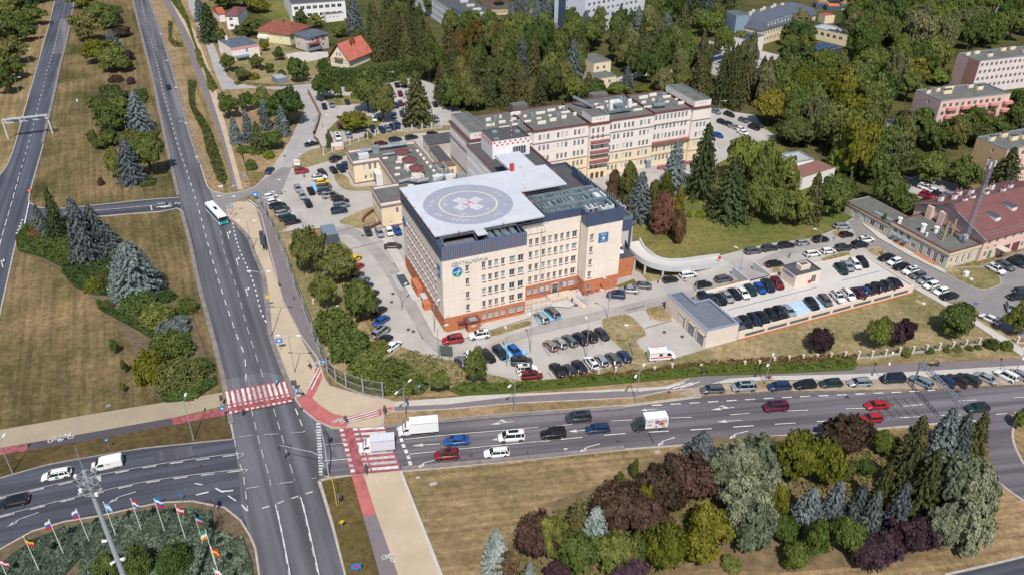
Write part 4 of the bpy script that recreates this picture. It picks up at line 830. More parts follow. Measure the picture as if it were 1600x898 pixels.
mb=MU(M_conW); mb.cyl((111,61.8,1.2),(111.3,60.6,3.4),.2,1.6,16); mb.use(M_steelD); mb.cyl((111.32,60.58,3.41),(111.33,60.56,3.45),1.6,1.5,16); mb.cyl((111,62,0),(111,61.8,1.6),.15,.15,6); dish=mb.build('satellite_dish'); dish.location=(HO.x,HO.y,0); dish.rotation_euler=(0,0,HA); tag(dish,'large white satellite dish at the right end of the long wing','satellite dish')
# ---------- low wing with three round skylight drums ----------
lo_=frame('low_wing','low pale yellow wing with three round maroon capped roof drums','hospital wing')
lp=[(0.2,53.6),(7.3,53.6),(7.6,64.5),(7.6,82.6),(0,82.6),(-.2,92),(21.3,92),(21.3,74.3),(29.7,73.5),(30,62),(27.4,62),(27.4,53.6),(27.4,45),(7.3,45),(7.3,50),(0.2,50)]
lp=[(0.2,52.4),(21.2,52.4),(21.2,91.5),(-.2,91.5),(-.2,82.8),(7.6,82.8),(7.6,63.2),(.4,63.2)]
walls(lo_,lp,0,6.6,{0:[(4.3,4.6,.8,1.6),(5.9,4.6,.8,1.6),(2.3,1.3,.8,.5),(5.6,1.3,.8,.5)],2:[(3,4.6,.8,1.6)],3:[(2,5,.7,1.2),(5,5,.7,1.2),(2,1.6,.7,1.0),(5,1.6,.7,1.0)],
4:[(3.2,4.9,.9,2.0),(4.9,4.9,.9,2.0),(6.5,4.9,.9,2.0),(3.4,1.7,.8,1.3),(5.0,1.7,.8,1.3),(6.6,1.7,.8,1.3)],7:[(2,4.6,.8,1.6),(4,4.6,.8,1.6),(7,4.6,.8,1.6),(9,4.6,.8,1.6)]},M_yelw,'wing')
roof(lo_,lp,6.7,M_roofG); parapet(lo_,lp,6.2,6.6,.1,M_sillG,'cornice',out=.3); parapet(lo_,lp,6.6,7.3,.35,M_pinkw,'parapet',cap=M_maroon); parapet(lo_,lp,0,.4,.05,M_tileB,'plinth',out=.08)
for (u,v) in ((14.1,79.9),(14.3,73.4),(14.5,66.9)):
 mb=MU(M_pinkw); mb.cyl((u,v,6.7),(u,v,9.4),1.75,1.75,14); mb.use(M_maroon); d_=mb.build('roof_drum',lo_)
 mb=MU(M_maroon)
 for q in range(14):
  a,b=2*math.pi*q/14,2*math.pi*(q+1)/14; mb.add([(u,v,10.1),(u+2.25*math.cos(a),v+2.25*math.sin(a),9.45),(u+2.25*math.cos(b),v+2.25*math.sin(b),9.45),(u+2.25*math.cos(a),v+2.25*math.sin(a),9.25),(u+2.25*math.cos(b),v+2.25*math.sin(b),9.25)],[[0,1,2],[1,3,4,2]])
 mb.build('cap',d_)
 for s_ in (-1.3,1.3):bx(d_,'buttress',M_pinkw,u+s_-.15,u+s_+.15,v-2.4,v-1.3,6.7,7.9)
for k in range(10):bx(lo_,'roof_block',M_pinkw,19.6,20.3,55+k*3.2,56+k*3.2,6.72,7.2)
for k in range(7):bx(lo_,'roof_block',M_pinkw,8.7+(k%3)*1.4,10.2+(k%3)*1.4,56.5+k*4.3,57.1+k*4.3,6.72,7.15)
for pts,r_ in (([(8.2,63.6,7.4),(11,64,7.5),(13,61,7.9),(16,60.5,8.4)],.5),([(2,88,7.6),(10,89.3,7.8),(18,89,7.8)],.5),([(9,84,7.4),(18,84.2,7.4)],.4),([(21.2,70,7.6),(21.4,62,7.8),(17,58,8.0),(16.6,55,8.0)],.55),([(24,72,7.4),(23.5,60,7.4)],.4)):
 mb=MU(M_steel); mb.tube(pts,r_,8); mb.build('air_duct',lo_)
for u,v,w,l,h in ((2,84.3,3,1.6,1.5),(7,87.5,2,1.2,2.2),(17.6,61,3,1.5,1.6),(21,60.5,2.5,1.2,1.6),(13.5,90,2.8,1.1,1.3),(4,89,1.6,1.4,1.3),(24.5,61,2.6,1,1.2)):bx(lo_,'air_handling_unit',M_ac if u in (2,17.6,21) else M_steel,u,u+w,v,v+l,6.72 if u<21 else 5,6.8+h)
po2=bx(lo_,'glazed_porch',M_ac,5.5,7.5,79.3,82.7,0,3.6); bx(po2,'dark_glazing',GL[1],5.4,5.5,79.6,82.4,.4,3.2)
yb=frame('yellow_annex','small yellow annex with flat roof against the foot of the long wing','annex'); walls(yb,[(21.3,73.2),(29.8,73.2),(29.8,77.5),(21.3,77.5)],0,5.2,{0:[(4.4,3.4,.8,1.8),(6,3.4,.8,1.8),(7.5,3.4,.8,1.8)]},M_yelw,'wing',gl=(0,)); roof(yb,[(21.3,73.2),(29.8,73.2),(29.8,77.5),(21.3,77.5)],5.21,M_roofG); parapet(yb,[(21.3,73.2),(29.8,73.2),(29.8,77.5),(21.3,77.5)],5.2,5.5,.25,M_tileB)
for q,(a,b,c,d,h,lb) in enumerate(((27.2,36.0,94.5,102.5,4.2,'dark roofed garage at the far side of the yard behind the long wing'),(26.9,29.5,79.0,94.3,3.6,'narrow dark roofed shed along the side wall of the long wing'))):
 s_=frame('shed',lb,'shed'); walls(s_,[(a,c),(b,c),(b,d),(a,d)],0,h,{3:[(1.5+k*1.9,h/2,.8,1.0) for k in range(int((d-c)/2.2))]},M_dirty,'wing'); roof(s_,[(a-.3,c-.3),(b+.3,c-.3),(b+.3,d+.3),(a-.3,d+.3)],h+.02,M_roofD)
# curved steps at the low wing
mb=MU(M_maroon)
for v0,v1 in ((62.6,56.8),(54.5,51.5)):mb.tube([(.2-math.sin(t*math.pi/2)*4.2,v0+(v1-v0)*t*.9,.9-.5*t) for t in [i/6 for i in range(7)]],.3,6)
mb.build('stair_parapet',lo_);
# ---------- curved ramp ----------
rp=thing('access_ramp','white curved concrete ramp on columns rising to the brick annex','ramp')
cl=[(1131,406,.1),(1100,410,.9),(1068,414,1.9),(1040,413.5,2.7),(1018,407,3.5),(1003,397,4.1),(994,388,4.7),(988,378,5.4)]
P3=[G(a,b,c) for a,b,c in cl]; Q=[]
for i in range(len(P3)-1):
 P_=[P3[max(i-1,0)],P3[i],P3[i+1],P3[min(i+2,len(P3)-1)]]
 for k in range(5):
  t=k/5; Q.append(.5*((2*P_[1])+(P_[2]-P_[0])*t+(2*P_[0]-5*P_[1]+4*P_[2]-P_[3])*t*t+(3*P_[1]-P_[0]-3*P_[2]+P_[3])*t**3))
Q.append(P3[-1])
def off(i,s):
 d=(Q[min(i+1,len(Q)-1)]-Q[max(i-1,0)]); n=Vector((-d.y,d.x,0)).normalized(); return Q[i]+n*s
w_=1.8; mb=MU(M_conS)
for i in range(len(Q)-1):mb.quad(off(i,-w_),off(i,w_),off(i+1,w_),off(i+1,-w_)) if True else 0
mb.build('ramp_surface',rp)
for s_ in (-1,1):
 mb=MU(M_conW)
 for i in range(len(Q)-1):
  a0,a1,b0,b1=off(i,s_*w_),off(i+1,s_*w_),off(i,s_*(w_+.3)),off(i+1,s_*(w_+.3)); u=Vector((0,0,.75)); dn=Vector((0,0,-.7)); dn0=Vector((0,0,-min(.7,a0.z))); dn1=Vector((0,0,-min(.7,a1.z)))
  mb.quad(a0+u,a1+u,b1+u,b0+u); mb.quad(a0+dn0,a1+dn1,a1+u,a0+u); mb.quad(b1+dn1,b0+dn0,b0+u,b1+u)
 mb.build('ramp_parapet',rp)
mb=MU(M_conW)
for i in range(len(Q)-1):mb.quad(off(i,w_)+Vector((0,0,-min(.6,Q[i].z))),off(i,-w_)+Vector((0,0,-min(.6,Q[i].z))),off(i+1,-w_)+Vector((0,0,-min(.6,Q[i+1].z))),off(i+1,w_)+Vector((0,0,-min(.6,Q[i+1].z))))
mb.build('ramp_soffit',rp)
for i in (11,16,21,26,31):
 for s_ in (-1.8,1.8):
  p=off(i,s_); mb=MU(M_conW); mb.cyl((p.x,p.y,0),(p.x,p.y,p.z-.55),.28,.28,10); mb.build('column',rp)
# ---------- garage, parking deck, stair house ----------
GO,GA=G(1100.8,543),R(21.8)
ga=frame('ambulance_garage','cream flat roofed garage with three grey doors beside the parking deck','garage',GO,GA)
gp=[(0,0),(8.0,0),(7.6,10.7),(3.8,10.7),(3.6,15.6),(-.4,15.6)]
gd=[(15.6-c,1.2,w,2.35) for c,w in ()]
walls(ga,gp,0,4.2,{5:[(15.6-v,1.25,2.0,2.3) for v in ()]},mat('garage_render',(.72,.63,.55),.8,var=.05,scale=.4))
roof(ga,gp,4.0,mat('blue_grey_membrane',(.15,.165,.20),.7,var=.12,scale=.4)); parapet(ga,gp,4.2,4.42,.55,mat('zinc_coping',(.36,.42,.52),.4,metal=.4))
for v0,v1 in ((.5,2.9),(4.1,6.5),(7.8,10.1)):
 mb=MU(mat('door_reveal',(.55,.50,.46),.8)); mb.box(-.33,-.02,v0-.25,v0,0,2.9); mb.box(-.33,-.02,v1,v1+.25,0,2.9); mb.box(-.34,-.02,v0-.25,v1+.25,2.6,2.9); mb.build('door_frame',ga)
 d_=bx(ga,'garage_door',mat('grey_door',(.19,.19,.23),.6),-.2,-.06,v0,v1,0,2.6)
 for k in range(4):bx(d_,'door_panel',mat('grey_door2',(.24,.24,.29),.6),-.215,-.2,v0+.1,v1-.1,.1+k*.63,.62+k*.63)
bx(ga,'door',mat('grey_door',(0,0,0)),-.3,-.2,12.0,13.0,0,2.1)
DO,DA=G(1152.4,530.7),R(23.4)
de=frame('parking_deck','cream walled parking deck with pale roof surface and orange plinth','parking deck',DO,DA)
dp=[(-.3,0),(49.6,0),(49.8,16.3),(20,16.6),(-.3,16.4)]; DZ=1.85
mb=MU(M_conS); mb.prism(dp,.02,DZ); mb.build('deck_slab',de)
Mdw=mat('deck_wall_render',(.76,.64,.53),.8,var=.04,scale=.5)
mb=MU(Mdw); mb.box(-.2,49.75,-.28,-.01,.35,2.35); mb.box(49.82,50.0,-.28,16.4,.02,2.2); mb.build('parapet_wall',de)
bx(de,'orange_plinth',M_brick,0,49.8,-.4,-.29,0,.36)
for k in range(8):
 x=1.5+k*6.05; w=5.2 if k<7 else 4.4; mb=MU(M_steelD); mb.box(x,x+w,-.31,-.285,.75,1.45); mb.use(M_steel)
 for q in range(int(w/.4)):mb.box(x+.1+q*.4,x+.2+q*.4,-.35,-.312,.75,1.45)
 mb.build('ventilation_grille',de)
mb=MU(Mdw); mb.box(-.2,8,16.45,16.7,0,2.1); mb.box(8,15.4,16.5,16.75,0,2.1); mb.box(21.8,46,16.8,17,0,2.1); mb.build('rear_parapet',de)
mb=MU(M_conc); mb.add([(15.6,17,DZ),(21.4,17,DZ),(22,23,.05),(16,23,.05)],[[0,1,2,3]]); mb.build('entry_ramp',de); bx(de,'ramp_wall',M_conW,15.2,15.5,17,23,0,2.3); bx(de,'ramp_wall',M_conW,21.5,21.8,16.9,23,0,2.3)
for a,b in (((3,8.3),(28.4,8.3)),((36,8.4),(48,8.4))):mb=MU(M_steelD); mb.bar((*a,DZ+.008),(*b,DZ+.008),.16,.01); mb.build('drain_channel',de)
mb=MU(mat('blue_bay_faded',(.42,.56,.70),.75,var=.15,scale=.9,detail=6)); mb.sheet([(15.7,.3),(25.2,.3),(25.2,5.2),(15.7,5.2)],DZ+.006); mb.build('blue_parking_bays',de)
mb=MU(M_white)
for k in range(20):mb.box(.4+k*2.45,.5+k*2.45,.3,5.1,DZ+.01,DZ+.016)
for k in range(12):mb.box(.4+k*2.3,.5+k*2.3,11.4,16.2,DZ+.01,DZ+.016)
mb.build('bay_lines',de)
sh=frame('stair_house','cream stair house lettered PARKING on the parking deck roof','stair house',DO,DA); sp=[(23.2,10.2),(30.6,10.2),(30.6,15.2),(23.2,15.2)]
walls(sh,sp,DZ,5.1,{0:[(5.6,3.0,1.5,2.1,1)]},Mdw,'wing'); roof(sh,sp,5.0,M_roofD); parapet(sh,sp,5.1,5.25,.25,M_steelD)
mb=MU(Mdw); mb.box(25.8,28.6,11.8,13.6,5.0,6.2); mb.build('roof_shaft',sh); bx(sh,'shaft_hatch',mat('hatch_brown',(.16,.12,.11),.6),26.2,28.2,12.1,13.3,6.21,6.26); text(sh,'PARKING',.85,(23.15,12.8,4.35),R(90),R(-90),mat('sign_blue2',(0,0,0)),depth=.03); bx(sh,'red_box',M_red_p,27.2,28.0,10.05,10.18,2.2,3.0)
# ---------- long beige building, pink building and mast on the right ----------
BO,BA=G(1475.7,421),R(25.0)
be=frame('beige_workshop','long beige single storey building with flat roof and maroon coping','workshop',BO,BA)
bp=[(0,0),(10.8,0),(10.8,14),(10.4,18.2),(0,18.2)]
bw=[(18.2-v,z,w,h) for v,z,w,h in ((1.6,2.0,1.1,2.2),(3.6,1.6,1.1,2.6),(5.6,2.0,1.1,2.0),(8.0,1.7,1.0,2.4),(10.4,1.5,1.2,1.2),(12.3,2.9,1.2,1.3),(14.6,2.9,1.2,1.3),(16.6,2.9,1.2,1.3))]
walls(be,bp,0,3.9,{0:[(1.3,2.2,1.0,1.3),(3.2,1.9,1.1,2.3),(5.4,1.9,1.1,2.3),(7.6,1.9,1.1,2.3)],4:bw},M_dirty,'wing',gl=(0,1)); mb=MU(M_beige); mb.box(-.25,11,-.25,18.4,3.9,4.7); mb.build('fascia',be)
roof(be,[(0,0),(10.9,0),(10.9,18.2),(0,18.2)],4.72,M_roofG); parapet(be,[(-.25,-.25),(11,-.25),(11,18.4),(-.25,18.4)],4.7,4.95,.35,M_maroon)
for q in range(4):bx(be,'yellow_pilaster',M_yelw,.35+q*2.1,.75+q*2.1,-.12,-.02,.9,3.3)
bx(be,'orange_panel',mat('orange_panel',(.75,.33,.08),.7),.7,1.8,-.06,-.02,.5,1.1); bx(be,'step',M_brick,-1.0,-.05,2.4,8.8,0,.35); bx(be,'step',M_brick,-1.0,-.05,12,15.5,0,.35)
for v in (11.5,13.5,15.2):bx(be,'awning',mat('faded_blue',(0,0,0)),-1.3,-.03,v,v+1.2,2.1,2.3)
for u,v,h,m_,r_ in ((2.6,10.8,2.0,M_white_p,.6),(5.6,9.2,1.4,M_white_p,.55),(3.4,5.2,4.0,mat('yellow_flue',(.55,.36,.13),.6),.16),(4.6,5.6,4.2,M_steel,.2),(6.0,6.2,3.8,M_steelD,.2),(8.0,6.4,4.2,mat('yellow_flue',(0,0,0)),.2),(1.6,8.6,.8,M_white_p,.25),(1.0,16.8,1.4,M_white_p,.5)):
 mb=MU(m_); mb.cyl((u,v,4.72),(u,v,4.72+h),r_,r_,8); mb.cyl((u,v,4.72+h),(u,v,4.9+h),r_*1.25,r_*1.25,8); mb.build('flue',be)
bx(be,'air_handling_unit',M_ac,8.0,9.8,3.0,4.2,4.75,5.9)
b2=frame('beige_garage_row','low beige row of garages with grey roof, far end of the beige building','garages',BO,BA)
walls(b2,[(0,18.5),(8.5,18.5),(8.5,34),(0,34)],0,3.0,{3:[(3.5+k*3.2,1.5,1.5,1.6) for k in range(4)]},M_dirty,'wing',gl=(0,3)); bx(b2,'fascia',M_beige,-.2,8.6,18.5,34.2,3.0,3.5); roof(b2,[(0,18.5),(8.5,18.5),(8.5,34),(0,34)],3.52,M_roofG); bx(b2,'roof_light',M_steel,1.4,2.6,19,26,3.53,3.9); bx(b2,'roof_coping',M_maroon,-.25,0,18.5,34.3,3.5,3.7)
pk=frame('pink_building','pink building with large maroon sheet roof and many small chimneys','building',BO,BA)
X0,X1,Y0,Y1,ZE,ZR=11.2,48,-.6,21,6.6,10.6; ym=11
walls(pk,[(X0,Y0),(X1,Y0),(X1,Y1),(X0,Y1)],0,ZE,{0:[(x-X0,5.0,1.0,1.4) for x in (13.2,16,19,22,25,28,31)]+[(x-X0,1.6,1.0,1.6) for x in (13.0,)]+[(x-X0,3.3,.9,.9) for x in (13.2,16,27,30,33,36,39)]+[(x-X0,1.5,1.0,1.5) for x in (27,30,33,36,39,42)]},M_rose,'wing',gl=(0,1))
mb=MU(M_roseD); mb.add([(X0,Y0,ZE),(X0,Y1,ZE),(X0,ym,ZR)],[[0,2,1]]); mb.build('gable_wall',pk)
for v in (11.2,15):bx(pk,'gable_buttress',M_rose,X0-1.3,X0-.02,v,v+1.6,0,8.3)
mb=MU(M_roofM); e=.7; zo=ZE-.25; mb.add([(X0-e,Y0-e,zo),(X1,Y0-e,zo),(X1,ym,ZR+.2),(X0-e,ym,ZR+.2),(X0-e,Y1+e,zo),(X1,Y1+e,zo),(X0-e,Y0-e,zo-.15),(X1,Y0-e,zo-.15),(X0-e,Y1+e,zo-.15),(X0-e,ym,ZR)],[[0,1,2,3],[3,2,5,4],[6,7,1,0],[6,0,3,9],[9,3,4,8]]); mb.build('roof',pk)
mb=MU(mat('roof_seam',(.30,.16,.16),.6))
for k in range(24):x=X0+.8+k*1.5; mb.bar((x,Y0-e,zo+.02),(x,ym,ZR+.22),.05,.06); mb.bar((x,Y1+e,zo+.02),(x,ym,ZR+.22),.05,.06)
mb.build('roof_seams',pk); mb=MU(M_steel); mb.bar((X0-e-.03,Y0-e,zo+.03),(X0-e-.03,ym,ZR+.23),.25,.1); mb.bar((X0-e-.03,Y1+e,zo+.03),(X0-e-.03,ym,ZR+.23),.25,.1)
for s_ in (1.2,2.0):mb.bar((X0,Y0-e+s_,zo+s_*.33+.15),(X1,Y0-e+s_,zo+s_*.33+.15),.06,.06)
mb.build('roof_edge_trim',pk)
for x,y,z in ((15,17,9),(18,15.5,9.6),(21,17.5,9),(25,16,9.5),(29,15,10),(33,16,9.6),(20,12,10.5),(26,12.5,10.4),(31,11.5,10.7),(16.5,11.5,10.6),(36,13,10.3),(24,18.5,8.2)):
 mb=MU(M_white_p); mb.box(x-.55,x+.55,y-.4,y+.4,z-1.2,z+.9); mb.use(M_maroon); mb.box(x-.65,x+.65,y-.5,y+.5,z+.9,z+1.05); mb.use(M_steel); mb.cyl((x,y,z+1.05),(x,y,z+1.9),.1,.1,6); mb.build('chimney',pk)
for x,y in ((19.5,4.6),(27.5,6.2)):
 mb=MU(M_white_p); z=ZE+(y-Y0)*.35; mb.add([(x-.9,y-1.4,z-.6),(x+.9,y-1.4,z-.6),(x+.9,y-1.4,z+.6),(x-.9,y-1.4,z+.6),(x-.9,y+1.8,z+.75),(x+.9,y+1.8,z+.75)],[[0,1,2,3],[0,3,4],[1,5,2]]); mb.use(M_steelD); mb.add([(x-1,y-1.5,z+.62),(x+1,y-1.5,z+.62),(x+1,y+1.9,z+.8),(x-1,y+1.9,z+.8)],[[0,1,2,3]]); mb.build('dormer',pk)
for x in (19.3,23.0):bx(pk,'maroon_gate',M_maroon,x,x+2.6,Y0-.12,Y0-.02,.1,2.7)
bx(pk,'canopy',M_dirty,16.6,19,Y0-2.6,Y0-.02,2.6,2.8); bx(pk,'green_door',mat('green_door',(.06,.25,.14),.6),14.2,15.2,Y0-.1,Y0-.02,.2,2.4)
ms=thing('lattice_mast','tall slanting grey steel lattice mast on the beige flat roof','lattice mast',tuple(G(1505,380,4.72)),BA)
mb=MU(mat('mast_steel',(.30,.29,.33),.5,metal=.3)); cs=[(-.6,-.5),(.6,-.5),(0,.65)]; Hm=HT(G(1505,380,4.72),252)-4.7; nb=22
for a in cs:mb.cyl((*a,0),(a[0]*.9,a[1]*.9,Hm),.085,.07,6)
for k in range(nb):
 z0=Hm*k/nb; z1=Hm*(k+1)/nb
 for i in range(3):a,b=cs[i],cs[(i+1)%3]; mb.cyl((*a,z0),(*b,z1),.04,.04,4,False); mb.cyl((*b,z0),(*a,z1),.04,.04,4,False); mb.cyl((*a,z1),(*b,z1),.04,.04,4,False)
mb.build('lattice',ms); mb=MU(M_frame); mb.box(-.9,-.6,-.6,-.3,Hm-1.6,Hm); mb.box(.6,.9,-.6,-.3,Hm-1.4,Hm+.1); mb.box(-.15,.15,.7,.9,Hm-1.5,Hm); mb.build('antenna_panels',ms)
# ---------- generic rectangular buildings placed by three roof corners ----------
def rectb(name,label,cat,fl,fr,bl,z,m,mroof,wf=None,wl=None,par=(.35,.3),z0=0,group=None,gl=(0,1),depth=None,side_m=None):
 """fl, fr, bl: photograph pixels of the front-left, front-right and back-left roof corners, z their height"""
 A,B,D=G(*fl,z),G(*fr,z),G(*bl,z); d=B-A; ang=math.atan2(d.y,d.x); L=d.length; f=inv(A,ang); p=D-A; dep=depth or abs(-p.x*math.sin(ang)+p.y*math.cos(ang))
 r_=thing(name,label,cat,(A.x,A.y,0),ang,group); pts=[(0,0),(L,0),(L,dep),(0,dep)]
 W={0:wf(L) if wf else [],3:wl(dep) if wl else []}; walls(r_,pts,z0,z,W,m,'far',gl=gl,skip=(3,) if side_m else ())
 if side_m:walls(r_,pts,z0,z,{3:W[3]},side_m,'far',gl=gl,skip=(0,1,2),name='end_wall')
 roof(r_,pts,z+.02 if not par[0] else z-.05,mroof)
 if par[0]:parapet(r_,pts,z,z+par[0],par[1],M_steel)
 return r_,L,dep
def chim(root,lst,z):
 for x,y,w,l in lst:mb=MU(M_yelw); mb.box(x,x+w,y,y+l,z,z+1.3); mb.use(M_steelD); mb.box(x+.1,x+w-.1,y+.1,y+l-.1,z+1.3,z+1.7); mb.build('chimney',root)
def grid(xs,zs,w,h,gi=None):return [(x,z,w,h) if gi is None else (x,z,w,h,gi) for x in xs for z in zs]
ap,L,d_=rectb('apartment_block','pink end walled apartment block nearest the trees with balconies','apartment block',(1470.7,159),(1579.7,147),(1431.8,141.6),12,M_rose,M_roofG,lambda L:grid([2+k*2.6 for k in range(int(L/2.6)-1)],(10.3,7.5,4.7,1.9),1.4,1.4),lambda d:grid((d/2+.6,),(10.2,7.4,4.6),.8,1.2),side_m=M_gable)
chim(ap,((1,8,1.6,1),(6,9,1.6,1),(6.5,6,3.4,1),(10,9.6,4,1),(20,9,2,1),(21.5,6.5,2.4,1)),12)
for z in (9.2,6.4,3.6):
 for k in range(5):bx(ap,'balcony',mat('coral_panel',(.66,.30,.27),.8),3+k*6.1,6.4+k*6.1,-1.2,-.03,z-.5,z+.5)
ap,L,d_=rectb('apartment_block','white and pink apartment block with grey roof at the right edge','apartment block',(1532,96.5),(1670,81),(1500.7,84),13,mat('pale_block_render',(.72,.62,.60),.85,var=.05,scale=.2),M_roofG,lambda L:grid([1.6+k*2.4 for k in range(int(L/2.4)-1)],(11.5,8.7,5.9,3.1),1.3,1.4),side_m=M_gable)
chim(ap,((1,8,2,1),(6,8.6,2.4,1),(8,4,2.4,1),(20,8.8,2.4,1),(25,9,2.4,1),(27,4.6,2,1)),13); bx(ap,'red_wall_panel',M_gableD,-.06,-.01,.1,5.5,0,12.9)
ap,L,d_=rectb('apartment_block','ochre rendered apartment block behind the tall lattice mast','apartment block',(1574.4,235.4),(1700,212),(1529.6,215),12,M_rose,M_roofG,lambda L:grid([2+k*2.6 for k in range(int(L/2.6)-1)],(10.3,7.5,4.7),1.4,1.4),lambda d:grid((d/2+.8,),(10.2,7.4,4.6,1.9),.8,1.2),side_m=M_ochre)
chim(ap,((1,7,2,1),(7,8,2.4,1),(7.5,5,2.8,1),(12,5,2,1)),12)
# white school slab and tower, school on the left, villas
sc,L,d_=rectb('school_building','long white school building with solar panels on its dark roof','school',(645,-22),(728.6,32.6),(690,-26),10,mat('cool_white_render',(.62,.64,.70),.8,var=.03,scale=.3),M_roofD,lambda L:grid([1.2+k*2.15 for k in range(int(L/2.15))],(8.2,5.0,1.9),1.5,1.6),gl=(0,1,0))
for k in range(8):bx(sc,'solar_panel',M_solar,L-4-k*3.2,L-1.6-k*3.2,2.2,4.2,10.05,10.35)
for k in range(4):bx(sc,'roof_light',M_conW,L-9-k*9,L-7-k*9,d_-7,d_-3,10.05,11)
s2,L,d_=rectb('tower_block','white tower block with a dark blue stripe beside tall spruces','tower block',(918,-60),(1015,-75),(883,-72),34,mat('cool_white_render',(0,0,0)),M_roofD,lambda L:grid([3+k*3.3 for k in range(int(L/3.3)-1)],[2+3.1*k for k in range(10)],1.7,1.4),lambda d:grid((d*.42,),[2+3.1*k for k in range(10)],.9,1.2),gl=(0,1,4))
bx(s2,'blue_stripe',M_navy,-.1,-.02,d_*.62,d_*.86,0,34)
s3,L,d_=rectb('school_building','white two storey building with wide window bands, top left','building',(455,8),(539,2),(455,-14),8.5,M_white_p,M_roofD,lambda L:grid([2.2+k*3.1 for k in range(int(L/3.1))],(6.6,3.0),2.2,1.7))
s4,L,d_=rectb('low_annex','low white annex with dark roof beside the blue spruces','building',(509,24),(537,21),(508,14),3.6,M_white_p,M_roofD,lambda L:grid([2+k*2 for k in range(int(L/2)-1)],(2.3,),1.0,.6,0))
# mansard complex
mn,L,d_=rectb('mansard_building','cream building with slate blue mansard roof and a row of dormers','building',(1190,48),(1275,23),(1172,26),7,M_yelw,M_slate,lambda L:grid([2+k*2.3 for k in range(int(L/2.3)-1)],(5.2,2.2),1.2,1.5),par=(0,0))
mb=MU(M_slate); i_=1.4; h1=10.2; h2=12.2
mb.add([(-.5,-.5,7),(L+.5,-.5,7),(L+.5,d_+.5,7),(-.5,d_+.5,7),(i_,i_,h1),(L-i_,i_,h1),(L-i_,d_-i_,h1),(i_,d_-i_,h1),(i_+5,d_/2,h2),(L-i_-5,d_/2,h2)],[[0,1,5,4],[1,2,6,5],[2,3,7,6],[3,0,4,7],[4,5,9,8],[6,7,8,9],[5,6,9],[7,4,8]]); mb.build('mansard_roof',mn)
for k in range(9):x=5.5+k*2.9; dm=bx(mn,'dormer',M_white_p,x,x+1.5,.1,2.2,7.6,9.6); bx(dm,'dormer_roof',M_steel,x-.2,x+1.7,-.2,2.6,9.6,9.8); bx(dm,'dormer_window',GL[1],x+.4,x+1.1,.05,.1,7.9,9.3)
for k in range(7):bx(mn,'chimney',M_yelw,4+k*4.6,5.2+k*4.6,d_*.5+(k%2)*1.5,d_*.5+1+(k%2)*1.5,11,13)
m2,L,d_=rectb('glass_stair_block','tall pale blue sheet clad block at the end of the mansard building','building',(1151,26),(1171,25),(1155,17),12,mat('pale_blue_metal',(.22,.30,.38),.5),M_slate,par=(.2,.2))
m3,L,d_=rectb('solar_wing','cream wing with rows of solar panels in front of the mansard building','building',(1172,64),(1195,56),(1153,53),6.5,M_white_p,M_slate,lambda L:grid((2,5),(4.5,),1.3,1.4),gl=(0,))
for k in range(7):bx(m3,'solar_panel',M_solar,.6+k*1.1,1.3+k*1.1,.8,d_-.8,6.6,6.9)
m4,L,d_=rectb('low_hall','long low hall with solar panelled grey roof behind the olive conifers','hall',(1088,92),(1215,128),(1110,72),4.5,M_white_p,mat('pale_grey_membrane',(.40,.41,.42),.8,var=.1,scale=.2),lambda L:grid([3+k*4 for k in range(int(L/4)-1)],(2.6,),1.5,1.2))
for k in range(9):
 for q in range(3):bx(m4,'solar_panel',M_solar,L-5-k*5.2,L-1.5-k*5.2,2+q*3.6,4.6+q*3.6,4.55,4.95)
m5,L,d_=rectb('clinic_building','low cream building with blue grey solar roof near the red roofed kiosk','building',(1268,43),(1325,56),(1270,34),5,M_yelw,mat('pale_grey_membrane',(0,0,0)),lambda L:grid([3+k*3.2 for k in range(int(L/3.2)-1)],(3,),1.8,1.6))
for k in range(4):bx(m5,'solar_panel',M_solar,8+k*3,10.4+k*3,1.5,3.2,5.05,5.4)
m6,L,d_=rectb('kiosk','small yellow kiosk with red roof beyond the mansard building','kiosk',(1290,25),(1305,24),(1283,21),4,M_yelw,mat('red_sheet',(.42,.07,.07),.6),par=(0,0))
m7,L,d_=rectb('pavilion','dark hipped pavilion roof covered in solar panels','pavilion',(1272,84),(1318,74),(1249,73),3.6,M_steelD,M_slate,par=(0,0))
for k in range(7):
 for q in range(2):bx(m7,'solar_panel',M_solar,1+k*(L-2)/7,1+k*(L-2)/7+(L-2)/9,1.5+q*d_*.42,1.5+q*d_*.42+d_*.3,3.65,4.0)
m8,L,d_=rectb('shed','pale walled shed with solar roof left of the pink apartment block','shed',(1399,198),(1440,190),(1375,190),3.5,M_white_p,M_slate,par=(0,0))
for k in range(6):bx(m8,'solar_panel',M_solar,1.2+k*1.8,2.7+k*1.8,1.0,d_-1,3.6,3.9)
m9,L,d_=rectb('house','cream stepped house with grey flat roofs hidden among birches','house',(928,100),(955,96),(912,88),8,M_yelw,M_roofG,lambda L:grid((2,5),(6,),1.2,1.3)); m9b,L,d_=rectb('house','lower cream annex with grey roof in front of the stepped house','house',(936,124),(963,120),(934,111),4.5,M_yelw,M_roofG,lambda L:grid((2,5),(3,),1.2,1.3))
mA,L,d_=rectb('house','white house with brown roof glimpsed between the park trees','house',(1255,278),(1306,262),(1252,258),4,M_white_p,mat('brown_roof',(.24,.12,.10),.7),par=(0,0)); mAb,L,d_=rectb('house','pale grey roofed annex behind the brown roofed house','house',(1242,255),(1272,250),(1244,238),4,M_white_p,mat('pale_grey_membrane',(0,0,0)))
